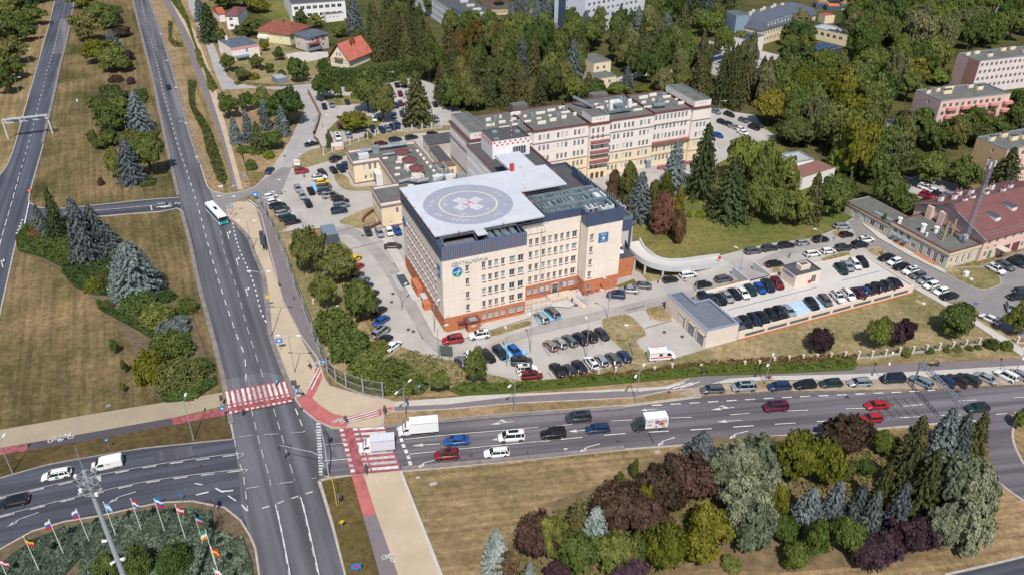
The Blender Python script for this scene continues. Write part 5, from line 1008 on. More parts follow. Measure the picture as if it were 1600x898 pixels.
mB,L,d_=rectb('office_building','white office block with window bands in the far upper right corner','office',(1565,8),(1640,2),(1560,-12),8,M_white_p,M_roofD,lambda L:grid([2+k*2.4 for k in range(int(L/2.4)-1)],(6,),1.8,1.2,0)); mC,L,d_=rectb('long_house','low maroon roofed building beside the pale solar shed','house',(1360,193),(1390,187),(1360,186),3,M_dirty,M_roofM,par=(0,0))
# villas on the left
def gable(root,L,d,z,h,m,e=.6,axis='x',hip=0):
 mb=MU(m)
 if axis=='x':V_=[(-e,-e,z),(L+e,-e,z),(L+e,d+e,z),(-e,d+e,z),(-e+hip,d/2,z+h),(L+e-hip,d/2,z+h)]; F_=[[0,1,5,4],[2,3,4,5],[1,2,5],[3,0,4]]
 else:V_=[(-e,-e,z),(L+e,-e,z),(L+e,d+e,z),(-e,d+e,z),(L/2,-e+hip,z+h),(L/2,d+e-hip,z+h)]; F_=[[1,2,5,4],[3,0,4,5]]+([[0,1,4],[2,3,5]] if hip else [])
 mb.add(V_+[(x,y,zz-.18) for x,y,zz in V_[:4]],F_+[[6,7,1,0],[7,8,2,1],[8,9,3,2],[9,6,0,3]]); return mb.build('roof',root)
v1,L,d_=rectb('villa','white two storey house with small maroon roof at the left end of the villas','villa',(352.5,25),(371,25),(352,12),6.5,M_white_p,M_roofD,lambda L:grid((L*.4,),(4.9,1.9),1.8,1.4,1),par=(0,0)); gable(v1,L,d_,6.5,2.4,M_roofM,.4,hip=2.5)
v1b,L,d_=rectb('villa','red roofed cottage half hidden behind the white two storey house','villa',(342,22),(351,21),(341,14),4,M_white_p,M_roofD,par=(0,0)); gable(v1b,L,d_,4,2,M_tileR,.4)
v2,L,d_=rectb('villa','boxy pale house with dark roof, pink fascia and blue awning','villa',(361,76),(404,69),(355,61),5.5,M_pinkw,M_slate,lambda L:grid((L*.55,),(3.6,),.9,1.6,0),par=(.12,.2)); bx(v2,'pink_fascia',mat('pink_fascia',(.62,.30,.33),.7),-.1,L+.1,-.12,-.02,4.6,5.5); bx(v2,'awning',mat('faded_blue2',(.16,.24,.32),.6),1.0,L*.55,-3.2,-.05,1.9,2.1); bx(v2,'chimney',M_white_p,3,3.8,d_-2,d_-1.2,5.5,7.2)
v3,L,d_=rectb('villa','pale yellow villa with dark red hipped roof and balcony','villa',(402,48),(452,54),(414,33),5,mat('pale_lemon',(.72,.68,.42),.8),M_roofD,lambda L:grid((L*.7,),(2.5,),1.4,1.4,3),par=(0,0)); gable(v3,L,d_,5,3.6,M_tileB,.8,hip=5); bx(v3,'balcony',M_white_p,1,6,-2,-.03,2.2,3.2); bx(v3,'chimney',M_tileB,L*.55,L*.55+.9,d_*.4,d_*.4+.9,7,9.4)
v4,L,d_=rectb('villa','grey two storey villa with slate hipped roof and maroon canopied balcony','villa',(482,59),(512,52),(457,53),6.5,mat('pale_grey_render',(.56,.51,.47),.85,var=.05,scale=.4),M_slate,lambda L:grid((2.2,L-3),(5.0,2.0),1.2,1.3,1),lambda d:grid((2,d-2.4),(5,2),1.2,1.3,1),par=(0,0)); gable(v4,L,d_,6.5,1.7,M_slate,.7,hip=4.5)
bx(v4,'canopy',mat('canopy_maroon',(.22,.07,.07),.7),-1.8,5,-2.6,-.05,3.9,4.1); bx(v4,'balcony',mat('balcony_grey',(.20,.22,.25),.7),-1.4,4.6,-2.2,-.06,1.2,2.4); bx(v4,'wood_panel',M_wood,3.8,5.4,-.1,-.03,4.2,6.2); bx(v4,'wood_panel',M_wood,L-3.8,L-1.9,-.12,-.03,4.2,6.2)
v5,L,d_=rectb('villa','cream villa with steep orange tiled roof behind the long hedge','villa',(516,90),(545,95),(540,75),3.6,mat('cream_render',(.76,.68,.55),.85),M_roofD,par=(0,0),depth=15)
gable(v5,L,d_,3.6,6.4,M_tileO,.9,'y'); mb=MU(mat('cream_render',(0,0,0))); mb.add([(0,-.02,3.5),(L,-.02,3.5),(L/2,-.02,9.2)],[[0,1,2]]); mb.build('gable_wall',v5)
for x in (L/2-1.3,L/2+.3):put(winfar(.9,1.5,1,M_frame),'window',v5,(x+.3,-.06,5.6),0)
bx(v5,'balcony',M_wood,L/2-2,L/2+2,-1.2,-.03,3.4,4.2); bx(v5,'chimney',M_tileB,L*.62,L*.62+.8,6,6.8,8,10.6); bx(v5,'chimney',M_tileB,L*.62,L*.62+.8,8,8.8,8,10.6)
sd,L,d_=rectb('garden_shed','small grey metal shed at the edge of the villa gardens','shed',(433,124),(449,121),(425,118),2.4,mat('shed_grey',(.20,.23,.27),.6),mat('shed_roof',(.35,.40,.45),.5),par=(.1,.1))
# container
ct,L,d_=rectb('steel_container','dark blue grey steel container next to the round yellow green tree','container',(506,369),(528,365.5),(492,357),2.7,mat('container_steel',(.10,.13,.17),.55,var=.12,scale=1),mat('container_roof',(.17,.22,.28),.5),par=(0,0),depth=6.0)
for k in range(12):
 bx(ct,'wall_rib',mat('container_steel',(0,0,0)),-.06,-.005,.3+k*.46,.5+k*.46,.1,2.6)
bx(ct,'door',mat('container_door',(.08,.10,.13),.5),.3,L-.3,-.08,-.02,.1,2.5)
# bus shelter
bs,L,d_=rectb('bus_shelter','dark roofed bus shelter with a red end on the sand coloured pavement','bus shelter',(407,382),(414,381),(402,360),2.5,M_steelD,mat('smoked_glass_roof',(.05,.06,.075),.25,spec=.6),par=(0,0),z0=2.3,depth=7.5)
for x in (0.1,L-.1):
 for y in (.2,3.7,7.2):mb=MU(M_steel); mb.bar((x,y,0),(x,y,2.3),.08,.08); mb.build('post',bs)
bx(bs,'glass_panel',GL[1],L-.06,L-.02,.2,7.2,.3,2.2); bx(bs,'red_end_panel',mat('bus_stop_red',(.60,.20,.16),.6),0,L,7.25,7.7,2.3,2.62); bx(bs,'bench',M_wood,L-.7,L-.3,1,6,.45,.52)
# ================= VEHICLES =================
CP={k:mat('car_paint_'+k,c,.28,spec=.6,metal=m) for k,c,m in (('black',(.012,.013,.016),0),('dark navy',(.015,.024,.05),.1),('dark grey',(.055,.06,.07),.3),('grey',(.16,.165,.18),.4),('silver',(.42,.44,.47),.45),('pale blue',(.28,.34,.42),.4),
('white',(.76,.76,.76),0),('red',(.36,.018,.024),0),('dark red',(.20,.018,.022),.1),('maroon',(.13,.012,.04),.1),('blue',(.015,.085,.32),.1),('navy',(.02,.045,.12),.1),('yellow',(.75,.52,.02),0),('dark green',(.02,.045,.045),.1),('teal grey',(.12,.17,.16),.3),('brown',(.06,.045,.042),.3),('beige',(.32,.27,.23),.35),('purple',(.10,.02,.07),.1))}
M_glassC=mat('car_glass',(.012,.018,.022),.06,spec=.8); M_tyre=mat('tyre',(.02,.02,.021),.85); M_rim=mat('alloy_rim',(.38,.39,.41),.35,metal=.7); M_head=mat('headlight',(.66,.68,.70),.15,spec=.8); M_tail=mat('tail_light',(.42,.01,.012),.25); M_trim=mat('black_trim',(.015,.015,.016),.6); M_plate=mat('number_plate',(.7,.7,.66),.5)
TYPES={
'hatchback':(4.05,1.76,1.48,.93,.88,.05,.42,2.35,3.05,.95),'saloon':(4.6,1.82,1.43,.93,.88,.65,1.35,2.85,3.55,.97),'estate':(4.65,1.82,1.5,.95,.88,.08,.5,2.9,3.6,.97),
'suv':(4.5,1.88,1.68,1.08,1.04,.08,.45,2.75,3.4,1.1),'minivan':(4.8,1.92,1.88,1.12,1.05,.06,.25,3.3,4.05,1.15),'sports car':(4.4,1.85,1.28,.85,.78,.45,1.3,2.4,3.15,.92),'off-roader':(4.6,1.9,1.85,1.12,1.06,.05,.22,2.75,3.2,1.14)}
def carproto(kind):
 L,Wd,H,zb,zh,xr0,xr1,xf1,xf0,zd=TYPES[kind]; w=Wd/2; wh=.33 if H<1.6 else .36; ax=(.80,L-.88)
 root=put(None,'parked_car',None,(0,0,-500)); x0=-L/2
 st=[(0,.45,zd*.72,.80),(.10,.30,zd*.93,.93),(.35,.24,zd,.985),(xr0+.35,.2,zb+.01,1),(L*.42,.19,zb,1),(xf0-.15,.19,zb-.005,1),(xf0+.05,.2,zh+.02,.995),(L-.62,.22,zh-.05,.97),(L-.22,.27,zh-.16,.90),(L-.04,.36,zh-.34,.78)]
 b=MB(); b.smooth=True; b.use(CP['white']); ring=[]
 for x,zl,zt_,f in st:
  ww=w*f; q=[(-ww*.88,zl),(-ww,zl+.16),(-ww*1.0,(zl+zt_)/2+.05),(-ww*.955,zt_-.04),(-ww*.80,zt_+.015),(0,zt_+.05),(ww*.80,zt_+.015),(ww*.955,zt_-.04),(ww,(zl+zt_)/2+.05),(ww,zl+.16),(ww*.88,zl)]
  ring.append([(x0+x,y,z) for y,z in q])
 vs=[p for r_ in ring for p in r_]; n=11; fs=[]
 for i in range(len(ring)-1):
  for j in range(n-1):fs.append([i*n+j,i*n+j+1,(i+1)*n+j+1,(i+1)*n+j])
 fs+=[list(range(n)),[len(vs)-1-i for i in range(n)]]; b.add(vs,[f[::-1] for f in fs])
 b.smooth=False; b.use(M_trim)
 for a in ax:
  for s in (-1,1):
   c=(x0+a,s*(w+.004)); r_=wh+.07; pts=[(c[0]+r_*math.cos(t),c[1],wh+r_*math.sin(t)) for t in [math.pi*k/8 for k in range(9)]]; pts=pts if s<0 else pts[::-1]
   b.add(pts,[list(range(9))])
 b.box(x0+.02,x0+.3,-w*.8,w*.8,.26,.36); b.box(x0+L-.35,x0+L+.01,-w*.6,w*.6,.30,.42)
 body=b.build('body',root)
 g=MU(M_glassC); wb,wt=w*.93,w*.72; zt_=H-.06
 A=[(x0+xr0,-wb,zb),(x0+xf0,-wb*.97,zb-.02),(x0+xf0,wb*.97,zb-.02),(x0+xr0,wb,zb),(x0+xr1,-wt,zt_),(x0+xf1,-wt,zt_),(x0+xf1,wt,zt_),(x0+xr1,wt,zt_)]
 g.add(A,[[0,1,5,4],[1,2,6,5],[2,3,7,6],[3,0,4,7],[4,5,6,7]]); g.build('windows',root)
 r=MB(); r.use(CP['white']); r.smooth=True
 rs=[(xr1-.06,zt_-.02,.97),(xr1+.25,H-.015,1),((xr1+xf1)/2,H+.01,1.02),(xf1-.2,H-.01,1),(xf1+.05,zt_-.02,.97)]; V_=[]
 for x,z,f in rs:V_+=[(x0+x,-wt*f-.02,z-.07),(x0+x,-wt*f*.8,z),(x0+x,0,z+.02),(x0+x,wt*f*.8,z),(x0+x,wt*f+.02,z-.07)]
 r.add(V_,[[i*5+j,(i+1)*5+j,(i+1)*5+j+1,i*5+j+1] for i in range(4) for j in range(4)]); r.smooth=False
 for s in (-1,1):
  P0,P1=(x0+xf0,s*wb*.97,zb-.02),(x0+xf1,s*wt,zt_); r.bar(P0,P1,.07,.05); r.bar((x0+xr0,s*wb,zb),(x0+xr1,s*wt,zt_),.12,.08); xm=(xr1+xf1)/2; r.bar((x0+xm+.05,s*(wb+.005),zb),(x0+xm,s*(wt+.01),zt_),.06,.04)
  if kind in ('estate','suv','minivan','off-roader','hatchback'):r.bar((x0+xr0+.75,s*(wb+.006),zb),(x0+xr1+.45,s*(wt+.01),zt_),.09,.05)
 r.build('roof',root)
 t=MB(); t.use(M_tyre); t.cyl((0,-.11,0),(0,.11,0),wh,wh,14); t.use(M_trim); t.cyl((0,-.115,0),(0,.115,0),wh*.7,wh*.7,12); wm=t.mesh('wheel'); h=MB(); h.use(M_rim)
 for s in (-1,1):
  h.add([(wh*.24*math.cos(a),s*.121,wh*.24*math.sin(a)) for a in [k*math.pi/4 for k in range(8)]],[list(range(8))[::s]])
  for k in range(5):
   a=k*2*math.pi/5; c_,s_=math.cos(a),math.sin(a); q=[(.04,-.035),(wh*.68,-.05),(wh*.68,.05),(.04,.035)]; h.add([(x*c_-y*s_,s*.12,x*s_+y*c_) for x,y in q],[[0,1,2,3][::s]])
 hm=h.mesh('rim')
 for a in ax:
  for s in (-1,1):o=put(wm,'wheel',root,(x0+a,s*(w-.10),wh)); put(hm,'rim',o)
 for s in (-1,1):
  m=MU(M_head); m.add([(x0+L-.40,s*w*.93,zh-.27),(x0+L-.08,s*w*.70,zh-.36),(x0+L-.16,s*w*.66,zh-.20),(x0+L-.46,s*w*.90,zh-.12),(x0+L-.30,s*w*.97,zh-.32)],[[0,1,2,3],[3,2,1,0],[0,4,1],[1,4,0]]); m.build('headlight',root)
  m=MU(M_tail); m.box(x0-.012,x0+.16,min(s*w*.62,s*w*.95),max(s*w*.62,s*w*.95),zd*.70,zd*.90); m.build('tail_light',root)
  m=MU(M_trim); m.box(x0+xf0-.32,x0+xf0-.14,min(s*(w+.01),s*(w+.17)),max(s*(w+.01),s*(w+.17)),zb+.0,zb+.14); m.build('wing_mirror',root)
 m=MU(M_plate); m.box(x0-.03,x0-.005,-.26,.26,.62,.73); m.build('number_plate',root)
 if kind in ('estate','suv','off-roader'):
  m=MU(M_trim)
  for s in (-1,1):m.bar((x0+xr1+.2,s*wt*.86,H+.06),(x0+xf1-.2,s*wt*.86,H+.06),.05,.05)
  m.build('roof_rails',root)
 if kind in ('minivan','suv'):
  m=MU(M_glassC); m.box(x0+xr1+.9,x0+xf1-.35,-wt*.55,wt*.55,H+.012,H+.03); m.build('sunroof',root)
 return root
PROTO={k:carproto(k) for k in TYPES}
ncar=[0]
def car(px,py,dx,dy,kind,col,label,group=None,z=0.0,name='parked_car',cat='car',rndang=1.5):
 L,Wd,H=TYPES[kind][:3]
 c=G(px,py,z+H*.45); c.z=z; e=G(px+dx,py+dy,z+H*.45); d=e-c; a=math.atan2(d.y,d.x)+R(rnd.uniform(-rndang,rndang))
 z0=z if z>.5 else .045
 r=clone(PROTO[kind],(c.x,c.y,z0),a,label,group); r.name=name; r['category']=cat
 s=rnd.uniform(.97,1.03); r.scale=(s,s*rnd.uniform(.99,1.01),s*rnd.uniform(.98,1.03))
 for ch in r.children:
  nm=ch.name.split('.')[0]
  if nm in ('body','roof'):ch.material_slots[0].link='OBJECT'; ch.material_slots[0].material=CP[col]
 ncar[0]+=1; return r
ORD=['first','second','third','fourth','fifth','sixth','seventh','eighth','ninth','tenth','eleventh','twelfth','thirteenth','fourteenth','fifteenth','sixteenth','seventeenth','eighteenth','nineteenth','twentieth']+['twenty-'+q for q in ('first','second','third','fourth','fifth','sixth','seventh','eighth','ninth')]+['thirtieth']+['thirty-'+q for q in ('first','second','third','fourth','fifth','sixth','seventh','eighth','ninth')]
def row(lst,d,where,group,z=0.0,frm='left',flip=()):
 for i,(px,py,kind,col) in enumerate(lst):
  dx,dy=(-d[0],-d[1]) if i in flip else d
  car(px,py,dx,dy,kind,col,f'{col} {kind}, {ORD[i]} from the {frm} {where}',group,z)
h_,s_,e_,u_,m_,o_='hatchback','saloon','estate','suv','minivan','off-roader'
row([(860,539,h_,'beige'),(875,535,h_,'silver'),(890,531,e_,'teal grey'),(907,528,u_,'dark navy'),(921,524,u_,'black'),(941,522,h_,'dark grey')],(-8,-7.6),'in the upper middle row before the hospital','cars in the front car park',flip=(5,))
row([(870.5,577,u_,'black'),(889,577,h_,'dark grey'),(905,572,u_,'dark navy'),(924,566,u_,'white'),(940,562,h_,'silver'),(958,560,e_,'grey'),(975,555.5,h_,'navy')],(-7,-8.5),'in the lower row by the scrub hedge','cars in the front car park')
car(846,495,-8,-7,e_,'silver','silver estate on the left blue bay beside the brick entrance','cars in the front car park'); car(862.5,487.5,-8,-7,e_,'grey','grey estate on the right blue bay beside the brick entrance','cars in the front car park')
row([(721,564,h_,'grey'),(737,558,h_,'white'),(762,555,s_,'black'),(782,550,u_,'dark navy'),(805,548,h_,'blue')],(8,8),'in the row with blue disabled bays','cars in the front car park',flip=(0,))
car(815,563.5,12,-.6,u_,'dark grey','dark grey suv, top one of three parked across the lot corner','cars in the front car park'); car(823,575,12,-.8,u_,'white','white suv, middle one of three parked across the lot corner','cars in the front car park'); car(831,585.5,12,-1,u_,'dark red','dark red suv, bottom one of three parked across the lot corner','cars in the front car park')
car(707.6,530,-12,1.8,u_,'red','red suv parked at the front left corner of the hospital','cars in the front car park'); car(749,522.5,-12,1.8,u_,'white','white suv parked near the brick porch','cars in the front car park')
row([(555,404,h_,'yellow'),(559,416.5,h_,'red'),(559,430,h_,'grey'),(567,438,h_,'pale blue'),(573,447,h_,'blue'),(580,460,e_,'dark navy'),(585,472.6,h_,'navy'),(593,485,h_,'black'),(596,500,s_,'blue'),(595.5,517,m_,'silver'),(602,529.7,h_,'black'),(614,539.5,s_,'white')],(9,-7),'along the tree lined drive left of the hospital','cars along the left drive',frm='top')
row([(575,362,h_,'dark grey'),(593,363.6,e_,'silver'),(608.5,362,h_,'white'),(620.6,360,u_,'blue')],(4.5,9),'in the short row under the yellow wing','cars under the yellow wing'); car(614,384.6,12,-.3,s_,'brown','brown saloon standing across the drive at the hospital side steps','cars under the yellow wing')
row([(422.5,306.5,h_,'white'),(427.6,315,h_,'white'),(434,321,e_,'black'),(440,327,u_,'dark grey'),(443,333,e_,'silver'),(449,340,e_,'dark green'),(457,346.6,e_,'black')],(9,-2),'in the row beside the glass noise fence','cars in the left car park',frm='top')
for a in ((465.7,294.7,h_,'silver','silver hatchback, top of the two silver ones in mid car park'),(472.7,306,h_,'silver','silver hatchback directly above the lone black saloon in mid car park'),(481.5,317.7,s_,'black','black saloon standing alone in the middle of the left car park'),(486,298.4,s_,'black','black saloon beside the small blue bay, tail lights showing')):
 car(a[0],a[1],4.5,9,a[2],a[3],a[4],'cars in the left car park')
row([(499,277.6,u_,'white'),(504,284.4,h_,'yellow'),(506.5,291.4,e_,'grey'),(508,299.4,e_,'dark grey'),(516,304.5,m_,'silver'),(527,308.5,h_,'dark grey'),(533,314,e_,'black'),(534,320.7,e_,'pale blue'),(530,329,u_,'dark navy')],(9,-1.4),'in the slanting row facing the low wing','cars in the left car park',frm='top')
car(471.4,267,10,-1.4,u_,'red','red suv at the grassy corner with the white notice board','cars in the left car park')
row([(504,270.6,e_,'dark grey'),(521.5,266.4,h_,'black'),(533,263.5,e_,'dark navy'),(541,259,h_,'navy')],(6,6),'in the row touching the yellow low wing','cars in the left car park')
car(525,248,9,-4,u_,'black','black suv parked by the grass bank above the yellow low wing','cars in the left car park'); car(421.3,266.4,7,-8,s_,'navy','navy saloon on the narrow street below the tree group','cars in the left car park')
car(486.6,225,10,-2,s_,'black','black saloon parked beside the round signpost on the side street','cars in the upper car park')
for x,y,k,c,l in ((514,215.6,e_,'dark grey','dark grey estate near the entrance gate of the upper car park'),(528,214,m_,'white','white minivan next to the fence pillar of the upper car park'),(545,211,e_,'pale blue','pale blue estate under the yellow green bush'),(530.7,197,h_,'maroon','maroon hatchback left of the yellow green bush'),(583,202,u_,'dark navy','dark navy suv just right of the yellow green bush'),
(507,167,h_,'dark navy','dark navy hatchback under the round tree by the brick wall'),(518.5,164,h_,'pale blue','pale blue hatchback next to the tree by the brick wall'),(543,159.7,h_,'dark green','dark green hatchback alone at the top of the upper car park'),(614.7,148,e_,'silver','silver estate, left of the pair below the hedge end'),(625.6,147,h_,'maroon','maroon hatchback, right of the pair below the hedge end'),
(620.5,133,s_,'black','black saloon, left of two near the hedge end'),(632,133,s_,'dark grey','dark grey saloon, right of two near the hedge end'),(626,162,h_,'maroon','maroon hatchback partly hidden behind the big spruce'),(619,165,h_,'navy','navy hatchback between two trees of the upper car park'),(628.5,178,h_,'dark navy','dark navy hatchback left of the big spruce trunk'),(616,181,h_,'silver','silver hatchback under the light green tree'),
(682,186,h_,'silver','silver hatchback right of the big spruce'),(680,163,s_,'black','black saloon on the lane right of the big spruce'),(585,186,h_,'white','white hatchback glimpsed between the two middle trees')):
 car(x,y,4,8,k,c,l,'cars in the upper car park')
row([(597,203,e_,'navy'),(606,201,e_,'pale blue'),(614,198.7,e_,'dark navy'),(622,196,u_,'navy'),(634,193.7,u_,'black'),(646,191,h_,'navy'),(661,188,h_,'dark navy')],(5,7),'in the shaded row behind the pillar fence','cars in the upper car park')
for x,y,k,c,l in ((596,225,e_,'maroon','maroon estate half hidden by ducts of the low wing'),(617.6,218,e_,'dark navy','dark navy estate behind the ducts of the low wing'),(643,214.7,e_,'dark green','dark green estate behind the low wing'),(676,209,h_,'black','black hatchback beside the dark roofed garage')):
 car(x,y,10,-1.8,k,c,l,'cars behind the low wing')
row([(962.6,460,u_,'navy'),(982.7,452.5,s_,'silver'),(1003,445.8,s_,'grey')],(-12,-1),'at the hospital right of the entrance','cars right of the entrance')
row([(1048,436.5,h_,'black'),(1075.7,428.5,e_,'white'),(1100,444,h_,'black'),(1131.6,435.5,e_,'grey')],(11,-1.8),'on the drive below the curved ramp','cars on the east drive')
row([(1177,392,e_,'grey'),(1203,387.6,e_,'dark grey'),(1229,383,e_,'black'),(1255,379,h_,'silver'),(1282.7,374,u_,'black'),(1323,366.5,h_,'black')],(11,-1.4),'along the park lawn kerb','cars along the park lawn')
car(1316.5,353.5,11,-.4,e_,'silver','silver estate in the shade where the drive bends','cars along the park lawn')
row([(1210,412,s_,'black'),(1270,396,e_,'white'),(1294.7,391.7,h_,'white'),(1318,387,u_,'dark grey'),(1343.6,382,u_,'black'),(1353.4,374,u_,'white')],(11,-1.5),'between the drive and the parking deck','cars on the east drive')
row([(1101,465,u_,'dark navy'),(1114,469,u_,'dark grey'),(1125,466.5,s_,'black'),(1136,462.7,s_,'silver'),(1148,458.5,s_,'black'),(1161,457,s_,'white'),(1173,453,h_,'dark green'),(1187.7,450,h_,'blue'),(1200,446,u_,'dark navy'),(1214.5,442,u_,'dark red')],(7,7.5),'in the rear row on the parking deck','cars on the parking deck',z=1.87)
row([(1154,506,h_,'grey'),(1164.4,503,e_,'black'),(1179.4,499,e_,'dark navy'),(1191.4,495.3,s_,'black'),(1206,491,e_,'black'),(1219,488,u_,'black'),(1232,485,s_,'silver'),(1269,474,u_,'black'),(1290,469,e_,'grey'),(1310,463.5,u_,'white'),(1326.6,460,e_,'white')],(7,7.5),'along the front wall of the parking deck','cars on the parking deck',z=1.87)
row([(1341,456.5,m_,'purple'),(1352,454,h_,'navy'),(1363,451,s_,'black'),(1373,447.5,u_,'black'),(1387,444.5,u_,'dark grey'),(1399,440.5,s_,'black')],(-7,-7.5),'of the last six along the deck front wall','cars on the parking deck',z=1.87)
row([(1314.7,420,e_,'dark green'),(1324.5,415.5,s_,'silver'),(1336.5,412,e_,'white'),(1348,409,e_,'black')],(7,7.5),'in the small group at the deck rear corner','cars on the parking deck',z=1.87)
row([(1385.4,402,s_,'black'),(1398,408.8,h_,'white'),(1408.7,416,s_,'black'),(1423,422.7,u_,'white'),(1434,430,h_,'grey'),(1445.6,437.7,h_,'silver'),(1455,445.5,h_,'white'),(1470.7,454.5,h_,'white'),(1483,462.5,s_,'black')],(-11,3),'in the slanting row along the light pavement','cars along the pavement',frm='top')
for x,y,dx,dy,k,c,l in ((1557,420.5,10,5,u_,'white','white suv parked below the pink building'),(1571,415,10,5,e_,'grey','grey estate right behind the white suv at the pink building'),(1588.5,410.5,10,4,e_,'black','black estate near the maroon gates of the pink building'),(1599,405,10,4,s_,'black','black saloon cut by the right edge below the maroon gates'),
(1547,497.6,-10,-4.5,e_,'white','long white estate parked by the grass strip, lower right lot'),(1579,480.6,2,8,h_,'silver','silver hatchback facing down beside the right edge tree'),(1590,463,10,-1,s_,'black','black saloon at the right edge of the lower right lot'),(1598,454,10,-1,h_,'dark grey','dark grey hatchback cut by the right edge of the lot')):
 car(x,y,dx,dy,k,c,l,'cars in the right hand lot')
for x,y,k,c,l in ((1422,283,e_,'dark grey','dark grey estate, leftmost in the yard behind the trees'),(1431,288.5,s_,'dark navy','dark navy saloon in the yard behind the trees'),(1447,293,u_,'white','white suv behind the red car in the shaded yard'),(1459.4,298.4,s_,'white','white saloon just above the red car'),(1449.4,305.7,u_,'red','red suv in the shaded yard left of the maroon roof'),(1467,304,h_,'dark navy','dark navy hatchback right of the red car'),(1484.5,306.5,e_,'silver','silver estate touching the maroon roof edge'),(1453,313,h_,'maroon','maroon hatchback below the red car'),
(1419,132.5,s_,'white','white saloon between the willows near the pink blocks'),(1413,178,h_,'dark grey','dark grey hatchback at the foot of the pink end wall'),(1241,121,h_,'red','red hatchback at the end of the solar roofed hall'),(1387,185,h_,'maroon','maroon hatchback by the low maroon roofed building')):
 car(x,y,10,3,k,c,l,'cars in the back yards')
for x,y,k,c,l in ((1119,174.7,h_,'pale blue','pale blue hatchback at the wood edge behind the wing end'),(1139.6,179,e_,'black','black estate under the conifers behind the wing end'),(1162,188,h_,'grey','grey hatchback under the conifers, top of the street'),(1128.3,191,h_,'black','black hatchback beside the white satellite dish'),(1139.6,195,h_,'black','black hatchback, second after the satellite dish'),(1147,198.5,s_,'silver','silver saloon, third after the satellite dish'),(1157,202,s_,'white','white saloon, upper of the two white ones behind the wing'),(1161,207,s_,'white','white saloon, lower of the two white ones behind the wing'),(1178.4,199,u_,'black','black suv opposite the two white saloons'),(1184,195.5,s_,'dark grey','dark grey saloon behind the black suv at the wood'),(1121,211,s_,'blue','bright blue saloon on the grass beside the tall spruce')):
 car(x,y,9,3.5,k,c,l,'cars behind the long wing')
# cars parked along the big road
row([(1113,608,e_,'grey'),(1162,603.5,m_,'silver'),(1217.5,603,e_,'navy'),(1258,600.4,u_,'black'),(1298,598.3,e_,'dark green'),(1343,597,e_,'silver'),(1395,590.6,m_,'dark navy')],(-12,.8),'in the line parked beside the east road','cars parked beside the east road')
row([(1439,595.5,e_,'pale blue'),(1475.7,594,e_,'navy'),(1495.7,593.5,u_,'brown'),(1513,592,e_,'dark green'),(1540,590,s_,'silver'),(1572,585.5,o_,'white'),(1593,585.5,e_,'silver')],(-9,-4.4),'in the slanting group beside the east road','cars parked beside the east road')
# traffic
for x,y,k,c,l in ((1212,634,m_,'maroon','maroon minivan driving along the upper lane of the east road'),(1370,632.5,s_,'red','red saloon on the upper lane right of the maroon minivan'),(1361,653,h_,'red','red hatchback beside the red saloon, one lane lower'),(1527,636.5,u_,'dark green','dark green suv driving at the far right of the east road'),(904,651,m_,'dark grey','dark grey minivan in the upper lane behind the box vans'),
(934,669,e_,'navy','navy estate in the middle lane behind the black off-roader'),(864.5,676.5,o_,'black','black off-roader in the middle lane behind the white estate'),(714,688,s_,'blue','blue saloon waiting in the middle lane near the crossing'),(697.6,709.5,u_,'dark red','dark red suv waiting in the lower lane near the crossing'),(799,681,m_,'white','white minivan in the middle lane between blue saloon and off-roader'),(776,706.5,e_,'white','white estate in the lower lane behind the dark red suv')):
 car(x,y,-12,1.0,k,c,l,'cars driving on the east road',name='driving_car',rndang=.4)
car(88,741,-12,2.5,e_,'white','white estate with a green door badge on the west road','cars driving on the west road',name='driving_car'); car(21,783,-12,2.5,e_,'black','black estate driving at the left edge on the west road','cars driving on the west road',name='driving_car')
car(263,136.5,2.6,9,h_,'dark navy','lone dark navy hatchback driving down the main road',name='driving_car'); car(257,322,12,-1,h_,'silver','lone silver hatchback on the short link road',name='driving_car')
for o in PROTO.values():
 for ch in list(o.children):
  for g_ in list(ch.children):bpy.data.objects.remove(g_)
  bpy.data.objects.remove(ch)
 bpy.data.objects.remove(o)
bd=[o for o in C.objects if o.get('label','').startswith('white estate with a green')][0]
mb=MU(mat('badge_green',(.02,.33,.10),.5))
mb.add([(-.2+.32*math.cos(a),.925,.72+.26*math.sin(a)) for a in [k*math.pi/6 for k in range(12)]],[list(range(12))[::-1]]); mb.build('door_badge',bd)
# ---- vans, trucks, bus, ambulance ----
def wheels(root,xs,w,r):
 t=MB(); t.use(M_tyre); t.cyl((0,-.13,0),(0,.13,0),r,r,14); t.use(M_rim); t.cyl((0,-.135,0),(0,.135,0),r*.55,r*.55,10); wm=t.mesh('wheel')
 for x in xs:
  for s in (-1,1):put(wm,'wheel',root,(x,s*(w-.14),r))
def loft(mb,st,w):
 ring=[]
 for x,zl,zt_,f in st:ww=w*f; ring+=[(x,-ww*.95,zl),(x,-ww,zl+.2),(x,-ww*.98,zt_-.25),(x,-ww*.86,zt_),(x,ww*.86,zt_),(x,ww*.98,zt_-.25),(x,ww,zl+.2),(x,ww*.95,zl)]
 n=8; k=len(st); mb.add(ring,[[(i+1)*n+j,(i+1)*n+j+1,i*n+j+1,i*n+j] for i in range(k-1) for j in range(n-1)]+[list(range(n))[::-1],[(k-1)*n+i for i in range(n)]])
def placev(px,py,dx,dy,zc):
 c=G(px,py,zc); e=G(px+dx,py+dy,zc); return (c.x,c.y,.035),math.atan2(e.y-c.y,e.x-c.x)
